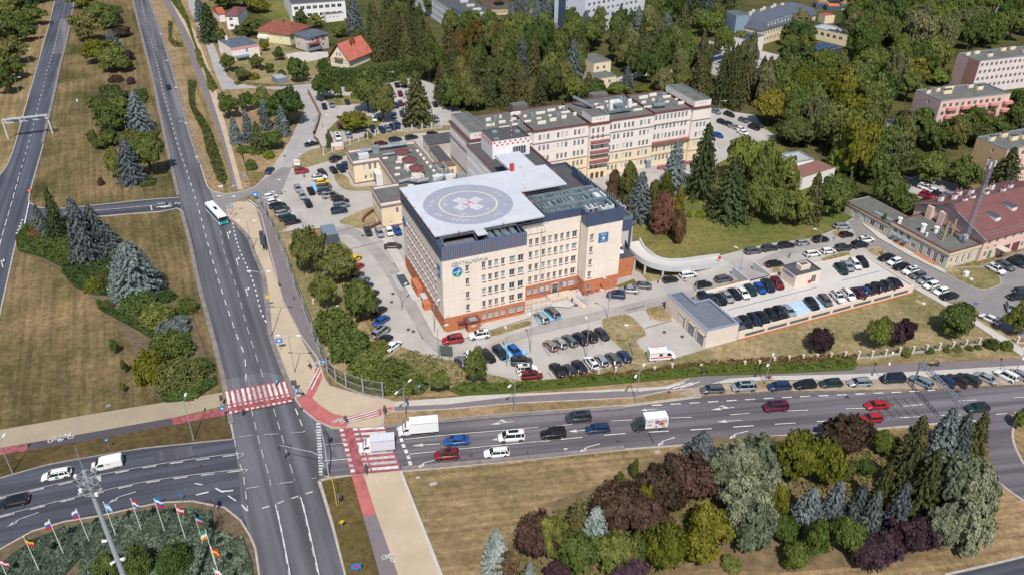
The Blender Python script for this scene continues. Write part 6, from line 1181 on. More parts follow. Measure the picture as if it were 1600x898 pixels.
def boxtruck(px,py,label,cabm,boxm,ad=False,L=4.3):
 loc,a=placev(px,py,-12,1.1,1.3); r=thing('box_truck',label,'truck',loc,a,'box trucks on the east road'); w=1.0; f=3.35
 b=MU(cabm); loft(b,[(f-2.2,.4,2.15,.98),(f-1.6,.38,2.25,1),(f-1.0,.35,1.75,1),(f-.75,.35,1.32,.99),(f-.2,.35,1.15,.93),(f,.42,.95,.82)],w); b.build('cab',r)
 g=MU(M_glassC); g.add([(f-1.50,-.80,2.16),(f-1.50,.80,2.16),(f-.80,.86,1.36),(f-.80,-.86,1.36)],[[0,3,2,1]])
 for s in (-1,1):g.add([(f-1.95,s*1.005,1.35),(f-.95,s*1.005,1.32),(f-1.40,s*.97,1.95),(f-1.9,s*.97,2.0)],[[0,1,2,3][::-s]])
 o=g.build('windscreen',r); o.location=(.05,0,.03)
 c=MB(); c.use(boxm); x1=f-2.1; x0=x1-L; c.box(x0,x1,-1.08,1.08,.75,2.95); cb=c.build('cargo_box',r)
 c=MB(); c.use(M_steel);
 for y in (-1.09,1.05):c.box(x0-.01,x1+.01,y,y+.04,.72,.80); c.box(x0-.01,x1+.01,y,y+.04,2.90,2.98)
 c.build('box_trim',r); c=MB(); c.use(M_trim); c.box(x0+.1,f-.4,-.8,.8,.4,.74); c.build('chassis',r); wheels(r,(f-.85,x0+1.2),1.0,.36)
 for s in (-1,1):
  m=MU(M_head); m.box(f-.16,f-.02,min(s*.55,s*.82),max(s*.55,s*.82),.78,.93); m.build('headlight',r); m=MU(M_trim); m.box(f-1.05,f-.9,min(s*1.05,s*1.28),max(s*1.05,s*1.28),1.35,1.75); m.build('wing_mirror',r)
 if ad:
  m=MU(mat('advert_white',(.72,.70,.72),.6)); m.box(x0+.1,x1-.1,1.085,1.10,.9,2.8); m.build('side_panel',r)
  cols=[(.35,.10,.12),(.55,.30,.22),(.10,.16,.35),(.62,.42,.36),(.16,.10,.12),(.45,.12,.22)]
  for k in range(26):
   rr=random.Random(k); cx_=x0+.35+rr.random()*2.0; cz=1.05+rr.random()*1.5; m=MU(mat('advert_%d'%(k%6),cols[k%6],.6)); ra=.16+.16*rr.random(); y_=1.101+.0015*k
   m.add([(cx_+ra*math.cos(t)*1.3,y_,cz+ra*math.sin(t)) for t in [q*math.pi/4 for q in range(8)]],[list(range(8))[::-1]]); m.build('advert_patch',r)
  for k,(z_,w_) in enumerate(((2.55,1.3),(2.3,.9),(1.7,.8),(1.5,1.0))):m=MU(CP['red'] if k==0 else CP['navy']); m.box(x1-.3-w_,x1-.3,1.101,1.108,z_,z_+.09); m.build('advert_line',r)
 return r
M_boxw=mat('truck_box_white',(.78,.78,.80),.5); M_boxg=mat('truck_box_grey_side',(.60,.60,.66),.55)
boxtruck(590,694,'white box truck standing on the zebra crossing',CP['white'],M_boxg); boxtruck(651,667,'long white box truck behind the crossing in the upper lane',CP['white'],M_boxw,L=5.2); boxtruck(1016,659.5,'box truck with dark grey cab and pictured side panel',CP['dark grey'],M_boxw,True)
loc,a=placev(166.5,722.5,-12,2.6,1.0); r=thing('delivery_van','white panel van driving behind the green badged estate','van',loc,a); b=MU(CP['white']); loft(b,[(-2.5,.4,1.85,.96),(-2.3,.32,1.95,1),(.7,.3,1.97,1),(1.15,.3,1.75,1),(1.75,.3,1.12,.98),(2.35,.32,.98,.93),(2.5,.42,.75,.8)],.96); b.build('body',r)
g=MU(M_glassC); g.add([(1.12,-.74,1.79),(1.12,.74,1.79),(1.76,.82,1.16),(1.76,-.82,1.16)],[[0,3,2,1]])
for s in (-1,1):g.add([(.3,s*.975,1.1),(1.55,s*.965,1.1),(1.1,s*.95,1.62),(.35,s*.955,1.66)],[[0,1,2,3][::-s]])
g.build('windows',r).location=(.03,0,.03); wheels(r,(1.65,-1.5),.96,.34); m=MU(CP['red']); m.box(-.6,-.1,.965,.985,1.3,1.42); m.build('side_mark',r)
for s in (-1,1):m=MU(M_tail); m.box(-2.53,-2.45,min(s*.72,s*.9),max(s*.72,s*.9),.9,1.4); m.build('tail_light',r)
for s in (-1,1):m=MU(M_head); m.box(2.3,2.47,min(s*.55,s*.85),max(s*.55,s*.85),.72,.88); m.build('headlight',r)
# bus
loc,a=placev(338,333,20,21.5,1.5); r=thing('city_bus','white and turquoise city bus turning into the bus bay','bus',loc,a); b=MU(mat('bus_white',(.72,.74,.75),.4)); L2=5.6
loft(b,[(-L2,.4,2.75,.96),(-L2+.3,.35,2.9,1),(L2-.5,.35,2.9,1),(L2-.1,.38,2.8,.98),(L2,.45,2.6,.94)],1.25); b.build('body',r)
b=MU(mat('bus_turquoise',(.01,.36,.36),.4)); b.box(L2-.02,L2+.03,-1.1,1.1,.5,1.35)
b.box(-L2+.4,L2-.6,-1.262,-1.252,2.28,2.45); b.box(-L2+.4,L2-.6,1.252,1.262,2.28,2.45); b.box(-L2-.02,-L2+.05,-1.1,1.1,.5,1.5); b.build('turquoise_panel',r)
for s in (-1,1):
 for k in range(7):x=-L2+.6+k*1.5; b=MU(M_glassC); b.box(x,x+1.4,min(s*1.25,s*1.27),max(s*1.25,s*1.27),1.25,2.26); b.build('side_window',r)
b=MU(M_glassC); b.box(L2-.01,L2+.04,-1.12,1.12,1.38,2.5); b.build('windscreen',r); bx(r,'roof_hatch',M_trim,-1.0,.9,-.35,.35,2.91,3.0); bx(r,'roof_unit',mat('bus_white',(0,0,0)),1.4,4.0,-.8,.8,2.91,3.06); bx(r,'roof_unit',mat('bus_white',(0,0,0)),-4.8,-2.2,-.9,.9,2.91,3.08); wheels(r,(3.2,-3.0),1.25,.48)
for s in (-1,1):m=MU(M_head); m.box(L2-.02,L2+.045,min(s*.7,s*1.05),max(s*.7,s*1.05),.55,.75); m.build('headlight',r); m=MU(M_trim); m.box(L2-.1,L2+.25,min(s*1.28,s*1.45),max(s*1.28,s*1.45),1.9,2.3); m.build('wing_mirror',r)
# ambulance
loc,a=placev(1034,553.5,12,-1.0,1.1); r=thing('ambulance','white ambulance with red stripe parked on the garage forecourt','ambulance',loc,a); b=MU(CP['white']); loft(b,[(-2.9,.4,2.5,.95),(-2.7,.32,2.6,1),(1.0,.3,2.62,1),(1.5,.3,2.4,.99),(2.0,.3,1.3,.98),(2.7,.32,1.08,.93),(2.9,.42,.8,.8)],1.0); b.build('body',r)
g=MU(M_glassC); g.add([(1.48,-.8,2.33),(1.48,.8,2.33),(2.0,.86,1.36),(2.0,-.86,1.36)],[[0,3,2,1]])
for s in (-1,1):
 g.add([(.75,s*1.01,1.35),(1.85,s*.995,1.3),(1.45,s*.985,2.0),(.8,s*.99,2.05)],[[0,1,2,3][::-s]]); g.box(-.9,-.2,min(s*1.0,s*1.012),max(s*1.0,s*1.012),1.4,2.0)
g.build('windows',r).location=(.03,0,.03)
for s in (-1,1):
 m=MU(M_red_p); m.box(-2.7,1.9,min(s*1.0,s*1.011),max(s*1.0,s*1.011),.95,1.2); m.box(-2.7,.5,min(s*1.0,s*1.01),max(s*1.0,s*1.01),2.2,2.3); m.build('red_stripe',r); m=MU(M_head); m.box(2.7,2.87,min(s*.55,s*.88),max(s*.55,s*.88),.72,.92); m.build('headlight',r)
m=MU(mat('beacon_blue',(.02,.10,.6),.2)); m.box(1.05,1.2,-.6,.6,2.63,2.69); m.build('beacon_bar',r); bx(r,'roof_vent',mat('white_window_frame',(0,0,0)),-1.4,-.6,-.4,.4,2.62,2.8); bx(r,'roof_stripe',M_red_p,-2.3,.8,.62,.8,2.612,2.64); wheels(r,(1.95,-1.75),1.0,.36)
# white van with open boot next to the ambulance bus on the ramp
loc,a=placev(975,383,6,9,1.0); r=thing('white_van','white van standing on the flat roof by the top of the curved ramp','van',(loc[0],loc[1],5.62),a); p=inv(HO,HA); c=Vector((47.4,9.4,0)); r.location=(HO.x+c.x*math.cos(HA)-c.y*math.sin(HA),HO.y+c.x*math.sin(HA)+c.y*math.cos(HA),5.62)
b=MU(CP['white']); loft(b,[(-2.5,.4,1.95,.96),(-2.3,.32,2.05,1),(.9,.3,2.07,1),(1.3,.3,1.85,1),(1.8,.3,1.15,.98),(2.35,.32,1.0,.93),(2.5,.42,.75,.8)],.96); b.build('body',r); g=MU(M_glassC); g.add([(1.28,-.74,1.88),(1.28,.74,1.88),(1.82,.82,1.2),(1.82,-.82,1.2)],[[0,3,2,1]]); g.build('windscreen',r).location=(.03,0,.03); wheels(r,(1.65,-1.5),.96,.34)
# ================= VEGETATION =================
LM={'leaf':leafmat('foliage_green',(0.068,0.095,0.022),(0.187,0.215,0.053)),'bright':leafmat('foliage_bright',(0.075,0.110,0.020),(0.165,0.205,0.044)),'yellow':leafmat('foliage_yellow',(0.095,0.105,0.012),(0.240,0.230,0.030)),
'olive':leafmat('foliage_olive',(0.074,0.089,0.026),(0.188,0.195,0.061)),'spruce':leafmat('needles_dark',(0.044,0.065,0.024),(0.125,0.146,0.053),.1),'pine':leafmat('needles_olive',(0.056,0.063,0.024),(0.151,0.148,0.054),.1),
'blue':leafmat('needles_blue',(0.085,0.108,0.110),(0.235,0.275,0.280),.1),'blued':leafmat('needles_dull_blue',(0.067,0.088,0.081),(0.189,0.226,0.207),.1),'pale':leafmat('needles_pale',(0.150,0.190,0.180),(0.360,0.410,0.390),.1),'redb':leafmat('foliage_red_brown',(0.050,0.032,0.023),(0.135,0.078,0.055)),'purple':leafmat('foliage_purple',(0.032,0.020,0.024),(0.095,0.051,0.066)),
'silver':leafmat('foliage_silver',(0.120,0.140,0.085),(0.310,0.340,0.220)),'birch':leafmat('foliage_birch',(0.103,0.112,0.046),(0.244,0.237,0.109)),'brown':leafmat('foliage_dying',(0.122,0.067,0.039),(0.256,0.152,0.091)),'dgreen':leafmat('foliage_dark',(0.053,0.085,0.023),(0.132,0.181,0.043)),'juniper':leafmat('juniper',(0.073,0.100,0.063),(0.183,0.232,0.159),.1),'cover':leafmat('ground_cover',(0.051,0.084,0.022),(0.128,0.167,0.043)),'lime':leafmat('foliage_lime',(0.100,0.150,0.012),(0.240,0.320,0.030)),'willow':leafmat('foliage_willow',(0.061,0.104,0.018),(0.171,0.244,0.049)),'orange':leafmat('foliage_turning',(0.098,0.067,0.022),(0.207,0.134,0.043))}
M_bark=mat('bark',(.11,.08,.055),.95,var=.3,scale=2)
NR=np.random.default_rng(11)
def quads(P,N,size,name,m,asp=1.0,up=None,jit=.5):
 """many small leaf faces at P facing N"""
 n=len(P); N=N+NR.normal(0,jit,(n,3)); N/=np.linalg.norm(N,axis=1)[:,None]+1e-9
 ref=np.tile(up,(n,1)) if up is not None else NR.normal(0,1,(n,3)); T=np.cross(N,ref); T/=np.linalg.norm(T,axis=1)[:,None]+1e-9; B=np.cross(N,T)
 s=(size*NR.uniform(.65,1.35,n))[:,None]; a=T*s*asp; b=B*s
 V=np.stack([P-a*.9-b*.5,P+a*.3-b,P+a+b*.4,P-a*.2+b],1).reshape(-1,3)
 me=bpy.data.meshes.new(name); me.vertices.add(n*4); me.vertices.foreach_set('co',V.ravel()); me.loops.add(n*4); me.loops.foreach_set('vertex_index',np.arange(n*4)); me.polygons.add(n); me.polygons.foreach_set('loop_start',np.arange(n)*4)
 me.update(); me.validate(); me.materials.append(m); return me
def sph(n):v=NR.normal(0,1,(n,3)); return v/np.linalg.norm(v,axis=1)[:,None]
def crown_leaf(K=95,per=95,zc=.56,rz=.42,cr=.23,leaf=.050,droop=0,name='crown',m=None,ar=2.2):
 """normalised crown: radius 1, height 1"""
 d=sph(K); d[:,2]=np.where(d[:,2]<-.75,-d[:,2],d[:,2]); rr=NR.uniform(.35,.88,K)**.6; c=d*rr[:,None]*np.array([.82,.82,rz*.9]); ph=NR.uniform(0,6.28,3); an=np.arctan2(d[:,1],d[:,0]); lump=1+.13*np.sin(2*an+ph[0])+.10*np.sin(3*an+ph[1]+d[:,2]*3)+.09*np.sin(5*d[:,2]+ph[2]); c*=(lump*NR.uniform(.80,1.18,K))[:,None]; c[:,2]+=zc
 P,N=[],[]
 for i in range(K):
  r_=cr*NR.uniform(.45,1.2); q=sph(per); q[:,2]=np.where(q[:,2]<-.35,-q[:,2],q[:,2]); sh=NR.uniform(.5,1.22,(per,1)); pp=c[i]+q*sh*r_*np.array([1,1,1/ar*1.15]); pp[:,2]-=droop*np.linalg.norm(pp[:,:2]-0,axis=1)*NR.uniform(0,1,per)
  nn=q*.8+np.array([0,0,.35])+d[i]*.35; P.append(pp); N.append(nn)
 P=np.concatenate(P); N=np.concatenate(N); return quads(P,N,leaf,name,m,up=None if not droop else (0,0,1))
def sc_leaf(me,ar):return me
def crown_spruce(K=18,nb=13,seg=8,prof=.70,leaf=.036,z0=.05,m=None,fill=1500,wd=.36):
 P,N=[],[]
 for k in range(K):
  z=z0+(1-z0)*(k+.3*NR.random())/K; R_=(1-z)**prof*(.96+.1*NR.random())+.03; nbk=max(5,int(nb*(1-z)**.35)); a0=NR.random()*6.28
  for b in range(nbk):
   a=a0+6.283*b/nbk+NR.normal(0,.12); L=R_*NR.uniform(.78,1.12); dz=NR.uniform(.03,.06)
   for s in range(seg):
    t=(s+.6)/seg; rad=L*t; zz=z+.02-dz*t*1.2+.02*t*t; wv=wd*L*(1-t*.65)*.5
    for q in range(6):
     o=NR.uniform(-wv,wv); P.append((math.cos(a)*rad-math.sin(a)*o,math.sin(a)*rad+math.cos(a)*o,zz-abs(o)*.10+NR.normal(0,.006))); N.append((math.cos(a)*.35,math.sin(a)*.35,1))
 for i in range(fill):z=z0+(1-z0)*NR.random()**1.2; a=NR.random()*6.283; r_=(1-z)**prof*NR.uniform(.25,.62); P.append((r_*math.cos(a),r_*math.sin(a),z-.02)); N.append((math.cos(a),math.sin(a),.4))
 return quads(np.array(P),np.array(N),leaf,'crown',m,jit=.35)
def crown_column(m,n=7000):
 K=90; zc=NR.random(K)**.9; ac=NR.random(K)*6.283; rc=(np.sin(np.pi*np.clip(zc,.02,.98)**.75)**.6)*NR.uniform(.45,.85,K); i=NR.integers(0,K,n); q=sph(n)*(NR.uniform(.45,1.2,(n,1))*NR.uniform(.16,.30,K)[i][:,None])
 P=np.stack([rc[i]*np.cos(ac[i])+q[:,0],rc[i]*np.sin(ac[i])+q[:,1],np.clip(.05+zc[i]*.9+q[:,2]*.42,.02,1.02)],1); N=q*3+np.stack([np.cos(ac[i]),np.sin(ac[i]),np.full(n,.5)],1)*.5
 return quads(P,N,.05,'crown',m,jit=.5)
def crown_bush(m,n=7200,K=60):
 d=sph(K); d[:,2]=np.abs(d[:,2]); c=d*np.array([.66,.66,.6]); P,N=[],[]
 for i in range(K):per=n//K; q=sph(per); q[:,2]=np.where(q[:,2]<-.3,-q[:,2],q[:,2]); P.append(np.clip(c[i]*NR.uniform(.8,1.2)+q*np.array([.25,.25,.27])*NR.uniform(.5,1.2,(per,1)),(-2,-2,.0),(2,2,2))); N.append(q*.8+(0,0,.5))
 return quads(np.concatenate(P),np.concatenate(N),.048,'crown',m)
def trunk(kind):
 mb=MU(M_bark)
 if kind=='c':mb.cyl((0,0,0),(0,0,.9),.07,.012,6)
 else:
  mb.cyl((0,0,0),(0,0,.42),.075,.05,7); mb.cyl((0,0,.4),(.05,.03,.72),.05,.02,6)
  for a in range(5):mb.cyl((0,0,.26+.05*a),(.55*math.cos(a*2.3),.55*math.sin(a*2.3),.5+.05*a),.035,.012,5)
 return mb.mesh('trunk')
TR={'c':trunk('c'),'l':trunk('l')}
def variants(f,n):return [f() for _ in range(n)]
leafV={}
def geo(kind):
 """(crown meshes, trunk key) for a kind"""
 if kind in leafV:return leafV[kind]
 if kind in ('leaf','bright','yellow','olive','redb','purple','dgreen','orange'):v=(variants(lambda:crown_leaf(m=LM[kind],K=rnd.randint(60,120),cr=rnd.uniform(.17,.29),rz=rnd.uniform(.36,.46),zc=rnd.uniform(.53,.6)),5 if kind in ('leaf','olive','yellow','dgreen') else 3),'l')
 elif kind in ('birch','silver','willow'):v=(variants(lambda:crown_leaf(K=110,per=95,zc=.55,rz=.46,cr=.19,leaf=.042,droop=.14,m=LM[kind]),3 if kind!='willow' else 2),'l')
 elif kind in ('spruce','pine'):v=(variants(lambda:crown_spruce(m=LM[kind]),3),'c')
 elif kind in ('blue','blued','pale'):v=(variants(lambda:crown_spruce(K=19,nb=14,seg=9,prof=.62,wd=.42,m=LM[kind],leaf=.034),2),'c')
 elif kind=='bluedome':v=([crown_spruce(K=26,nb=24,seg=12,prof=.42,wd=.26,m=LM['blue'],leaf=.026,z0=.02,fill=5000)],'c')
 elif kind=='dead':v=([crown_spruce(K=12,nb=9,seg=6,prof=.7,wd=.10,m=LM['brown'],leaf=.03,fill=100)],'c')
 elif kind.startswith('col_'):v=(variants(lambda:crown_column(LM[kind[4:]]),2),'c')
 elif kind.startswith('bush_'):v=(variants(lambda:crown_bush(LM[kind[5:]]),2),None)
 leafV[kind]=v; return v
WORD={'leaf':'mid green broadleaf tree','bright':'bright green broadleaf tree','yellow':'yellow green broadleaf tree','olive':'olive green broadleaf tree','redb':'red brown leaved tree','purple':'dark purple leaved tree','dgreen':'dark green broadleaf tree','orange':'bronze tinted tree','birch':'pale drooping birch','silver':'silvery grey green willow','willow':'light green weeping willow','spruce':'dark green spruce','pine':'olive green conifer','blue':'blue spruce','blued':'dull blue green spruce','pale':'pale silvery spruce','bluedome':'broad domed blue spruce','dead':'brown bare conifer'}
ntree=[0]
def plant(kind,p,R_,H_,label,group=None,cat=None):
 cr,tk=geo(kind); bush=kind.startswith('bush_'); col=kind.startswith('col_')
 nm='shrub' if bush else {'birch':'birch_tree','willow':'willow_tree','silver':'willow_tree','purple':'purple_leaved_tree','redb':'purple_leaved_tree','blue':'blue_spruce','blued':'blue_spruce','pale':'blue_spruce','bluedome':'blue_spruce','pine':'conifer','yellow':'yellow_leaved_tree','bright':'bright_green_tree','olive':'olive_leaved_tree'}.get(kind,'spruce_tree' if tk=='c' else 'broadleaf_tree'); H_=max(.8,H_)
 r=thing(nm,label,cat or ('shrub' if bush else 'tree'),(p.x,p.y,0),rnd.uniform(0,6.28),group); r.scale=(R_,R_*rnd.uniform(.92,1.08),H_)
 put(cr[rnd.randrange(len(cr))],'crown',r)
 if tk:put(TR[tk],'trunk',r)
 ntree[0]+=1; return r
def tree(kind,cx,yt,yb,w,label,group=None):
 """blob read off the photograph: centre x, top, bottom, width"""
 conif=geo(kind)[1]=='c'; by=yb-(.10 if conif else .20)*w
 if kind.startswith('bush_'):by=yb-.28*w
 b=G(cx,by); R_=w/2/SC((b.x,b.y,3))*(1.0 if kind=='bluedome' else 1.12 if kind in ('blue','blued','pale') else 1.2 if kind in ('pine','spruce','dead') else 1.04); b=G(cx,by); H_=HT(b,yt+(0 if conif else .12*w*.3))
 mid=PX((b.x,b.y,H_*.5)); b=G(cx-(mid[0]-cx),by)
 return plant(kind,b,R_,H_,label,group)
T=tree
gp_='trees left of the far left road'
for i,(k,x,a,b,w) in enumerate((('leaf',8,-12,38,46),('dgreen',38,-10,30,44),('leaf',52,8,48,40),('leaf',22,18,66,50),('olive',0,30,85,50),('leaf',38,38,72,38),('olive',18,60,110,46),('leaf',-8,80,142,50),('leaf',22,90,130,34),('leaf',6,108,154,36),('leaf',-30,0,70,60),('leaf',60,-30,12,40),('leaf',20,-60,0,60),('dgreen',-30,60,130,60))):
 T(k,x,a,b,w,f'{WORD[k]} shading the far left footpath, {ORD[i]} of the dense row',gp_)
gm='trees on the median between the two left roads'
for k,x,a,b,w,l in (('yellow',130,-18,20,40,'yellow green tree at the top edge on the left median'),('olive',135,20,74,44,'olive tree, leftmost of the upper median group'),('leaf',152,5,46,48,'mid green tree in the middle of the upper median group'),('dgreen',172,20,52,34,'dark green tree touching the purple shrub, upper median group'),('redb',189,42,64,34,'reddish dark tree right of the upper median group'),('blued',176,46,84,28,'dull blue spruce between the dark tree and yellow green tree'),
('yellow',150,60,108,46,'large yellow green tree, left half of the second median clump'),('leaf',176,72,120,48,'mid green tree, right half of the second median clump'),('leaf',194,86,118,28,'small mid green tree at the right end of the second clump'),('purple',198,78,99,24,'dark purple bush behind the second median clump'),
('olive',175,133,180,46,'olive tree at the top of the third median clump'),('leaf',168,162,214,46,'mid green tree left of the tall blue spruce'),('leaf',188,150,200,40,'mid green tree just behind the tall blue spruce'),('blue',214,141,210,42,'tall blue spruce at the right of the third median clump'),('olive',205,203,240,46,'olive tree below the tall blue spruce'),('leaf',170,202,234,30,'small mid green tree, bottom left of third median clump'),
('leaf',180,233,288,34,'mid green tree left of the front blue spruce'),('dgreen',231,210,284,48,'dark green tree right of the front blue spruce'),('blue',200,217,290,44,'front blue spruce on the upper median lawn'),('leaf',143,150,178,15,'small dark sapling left of the third median clump'),('olive',145,203,232,15,'small olive sapling on the median lawn'),('leaf',155,214,238,24,'round dark shrub like tree casting a short shadow'),
('spruce',80,290,358,26,'slim spruce with a pointed tip by the link road'),('blued',61,320,370,28,'dull blue spruce left of the slim spruce'),('spruce',83,330,374,32,'low dark spruce below the slim spruce'),('blue',123,308,412,46,'tallest blue spruce of the central clump'),('blued',147,320,400,48,'dull blue spruce right of the tallest blue spruce'),('blue',166,345,396,42,'blue spruce at the right edge of the central clump'),('bluedome',205,379,472,82,'broad domed blue spruce on the lower median lawn')):
 T(k,x,a,b,w,l,gm)
for k,x,a,b,w,l in (('bush_redb',180,116,134,26,'low reddish shrub patch above the third median clump'),('bush_purple',204,119,135,14,'small purple shrub right of the reddish patch'),('bush_purple',182,18,42,18,'purple shrub strip beside the green ground cover'),('bush_orange',57,350,377,28,'brownish green round shrub left of the slim spruce'),('bush_yellow',145,432,460,30,'yellow shrub below the tallest blue spruce'),('bush_orange',160,428,446,18,'bronze shrub beside the yellow shrub'),
('bush_leaf',290,461,496,34,'round clipped green bush standing alone by the main road'),('bush_leaf',245,470,520,56,'mid green shrub below the broad domed spruce'),('bush_dgreen',215,452,500,60,'dark green spreading shrub left below the domed spruce'),('bush_dgreen',258,452,478,34,'small dark green shrub right below the domed spruce'),('bush_blued',272,496,532,60,'blue green shrub above the big yellow green shrub'),('bush_leaf',265,518,572,70,'big mid green shrub, upper part of the lower clump'),('bush_yellow',230,540,608,54,'yellow green shrub at the left of the lower clump'),('bush_olive',278,560,620,84,'olive grey wide shrub in the middle of the lower clump'),('bush_dgreen',313,556,592,40,'dark green shrub at the right of the lower clump'),('bush_dgreen',295,592,628,70,'dark green low shrub along the sand path'),('bush_redb',157,276,292,12,'small reddish shrub on the median lawn'),('bush_olive',170,466,486,22,'small olive shrub left of the domed spruce')):
 T(k,x,a,b,w,l,'shrubs on the left median')
for x,a,b,w,l in ((178,530,556,14,'young tree, top of three saplings on the lower lawn'),(194,562,585,12,'young tree, middle of three saplings on the lower lawn'),(192,596,615,9,'young tree, bottom of three saplings on the lower lawn')):T('bright',x,a,b,w,l,'saplings on the lower left lawn')
gv='garden trees around the villas'
for k,x,a,b,w,l in (('spruce',325,4,68,38,'tall dark conifer beside the villa street'),('blued',312,-4,36,22,'slim blue grey conifer at the top of the villa street'),('dgreen',352,-20,22,50,'dark green tree above the white two storey house'),('leaf',388,-22,25,58,'mid green tree at the top edge above the villas'),('yellow',404,-4,28,34,'yellow green tree above the dark red roof'),('leaf',392,28,62,34,'mid green tree between the two left villas'),('olive',376,40,66,24,'olive tree behind the boxy pale house'),
('leaf',357,82,118,28,'mid green tree left of the boxy house garden'),('leaf',400,84,113,24,'mid green tree right of the blue awning'),('olive',378,107,132,26,'olive tree at the garden corner of the street'),('leaf',421,98,118,16,'small mid green tree in the middle garden'),('dgreen',436,72,99,18,'slim dark tree beside the grey villa'),('dgreen',463,88,136,32,'dark green broad tree in front of the grey villa'),('col_lime',478,95,122,7,'slim bright columnar thuja in front of the grey villa'),('bush_dgreen',505,88,120,26,'large dark clipped bush at the end of the hedge'),('yellow',413,63,84,17,'yellow tree beside the boxy house'),('bush_redb',409,100,113,9,'small red leaved shrub in the middle garden'),
('leaf',470,17,50,24,'mid green tree, left of the pair before the school'),('leaf',493,19,50,26,'mid green tree, right of the pair before the school'),('blued',497,-12,24,18,'blue grey spruce against the white school'),('blue',552,-14,58,28,'big blue spruce right of the low white annex'),('blue',580,2,62,18,'slim blue spruce right of the big blue spruce'),('leaf',530,38,64,26,'mid green tree behind the grey villa'),('olive',560,45,70,22,'olive tree behind the orange roof'),('leaf',345,46,70,18,'small green tree at the white house'),('leaf',372,128,134,14,'low green tree at the bend of the street'),('bush_yellow',395,112,130,22,'yellow green shrub in the lowest garden'),('bush_leaf',440,108,122,14,'green shrub above the grey metal shed')):
 T(k,x,a,b,w,l,gv)
gs='trees beside the villa street junction'
for k,x,a,b,w,l in (('leaf',357,146,192,34,'mid green tree at the left of the street junction clump'),('dgreen',384,144,180,30,'dark green tree at the top of the street junction clump'),('leaf',412,138,190,36,'mid green tree in the middle of the street junction clump'),('dgreen',447,138,206,56,'big dark green tree overhanging the side street'),('blue',366,182,226,22,'blue spruce, leftmost of the four under the junction clump'),('blue',386,170,224,22,'blue spruce, second of the four under the junction clump'),('blued',412,150,205,20,'dull blue spruce, third of the four under the clump'),('blue',440,165,214,24,'blue spruce, rightmost of the four under the clump'),('spruce',402,190,240,30,'dark spruce above the lime shrubs'),('dgreen',425,205,240,34,'dark tree right of the dark spruce above the lime shrubs'),('bush_lime',400,228,246,30,'lime yellow shrub below the dark spruce'),('bush_dgreen',380,226,244,24,'dark shrub left of the lime yellow shrub'),('bush_lime',420,234,252,18,'smaller lime yellow shrub near the blue saloon'),('bush_dgreen',392,246,270,20,'dark round shrub near the sand path')):
 T(k,x,a,b,w,l,gs)
gu='trees of the upper car park'
for k,x,a,b,w,l in (('leaf',503,115,165,36,'round green tree at the brick wall of the upper car park'),('leaf',573,118,186,48,'large green tree in the middle of the upper car park'),('olive',597,134,200,40,'olive green tree right of the large green one'),('dgreen',591,115,152,18,'slim dark tree below the hedge'),('pine',651,110,199,46,'big olive conifer standing free in the upper car park'),('yellow',553,176,216,46,'yellow green low tree at the car park corner'),('bright',527,130,158,14,'young tree left of the middle trees'),('bush_leaf',543,130,146,10,'small shrub below the hedge end'),('spruce',514,202,232,12,'small dark conifer at the pillar fence'),('leaf',630,115,142,16,'slim tree behind the two black saloons'),('bush_leaf',575,204,220,14,'shrub behind the pillar fence')):
 T(k,x,a,b,w,l,gu)
gf='trees in front of the glass noise fence'
for k,x,a,b,w,l in (('olive',480,356,438,54,'yellow olive round tree beside the steel container'),('olive',530,384,452,60,'olive round tree right below the steel container'),('leaf',508,428,492,36,'mid green tree below the two round olive trees'),('leaf',562,440,512,58,'mid green tree overhanging the blue saloon'),('bush_leaf',520,478,542,70,'large green shrub mass, upper part beside the fence'),('bush_dgreen',545,505,572,76,'dark green shrub mass, middle part beside the fence'),('bush_leaf',575,545,606,70,'green shrub mass behind the glass fence'),('bush_leaf',615,560,618,70,'green shrub mass behind the last glass panels'),('bush_leaf',645,580,620,50,'green shrub at the end of the glass fence'),
('leaf',686,578,619,38,'round green tree right of the glass fence end'),('leaf',744,547,607,42,'round green tree at the lower lot corner'),('olive',495,440,470,24,'small olive tree left of the drive'),('bush_leaf',590,530,560,40,'green shrub below the white saloon')):
 T(k,x,a,b,w,l,gf)
gr='trees of the hospital park'
for k,x,a,b,w,l in (('spruce',855,224,262,20,'young dark spruce in front of the long wing'),('col_brown',960,266,314,24,'thin brown dying columnar tree before the wing'),('col_olive',983,254,322,30,'olive columnar tree left of the front blue spruce'),('blue',1001,268,348,44,'front blue spruce of the hospital park'),('blue',1055,220,304,44,'blue spruce nearest the long wing'),('spruce',1101,192,312,54,'tall dark spruce at the right end of the long wing'),('col_yellow',1040,272,345,26,'yellow green columnar tree behind the brown one'),('col_olive',1022,282,340,28,'olive columnar tree right of the front blue spruce'),('col_yellow',1060,290,366,18,'slim yellow green columnar tree at the footpath'),
('col_brown',1036,300,368,40,'large brown dying columnar tree'),('col_brown',1062,330,382,22,'small brown dying columnar tree at the footpath'),('col_brown',985,318,345,16,'small bare brown tree at the brick annex'),('spruce',1144,245,347,64,'broad dark spruce in the middle of the park'),('bright',1165,215,300,62,'bright green tree behind the broad dark spruce'),('leaf',1196,228,330,54,'mid green tree right of the bright green one'),('leaf',1180,280,350,50,'mid green tree above the park lawn'),('dgreen',1212,290,358,50,'dark green tree above the park lawn'),('leaf',1228,250,320,50,'mid green tree left of the brown roofed house'),('leaf',1248,300,362,44,'mid green tree over the shaded kerb'),('leaf',1303,276,348,66,'large mid green tree at the drive bend'),('pine',1272,268,350,36,'olive conifer at the drive bend')):
 T(k,x,a,b,w,l,gr)
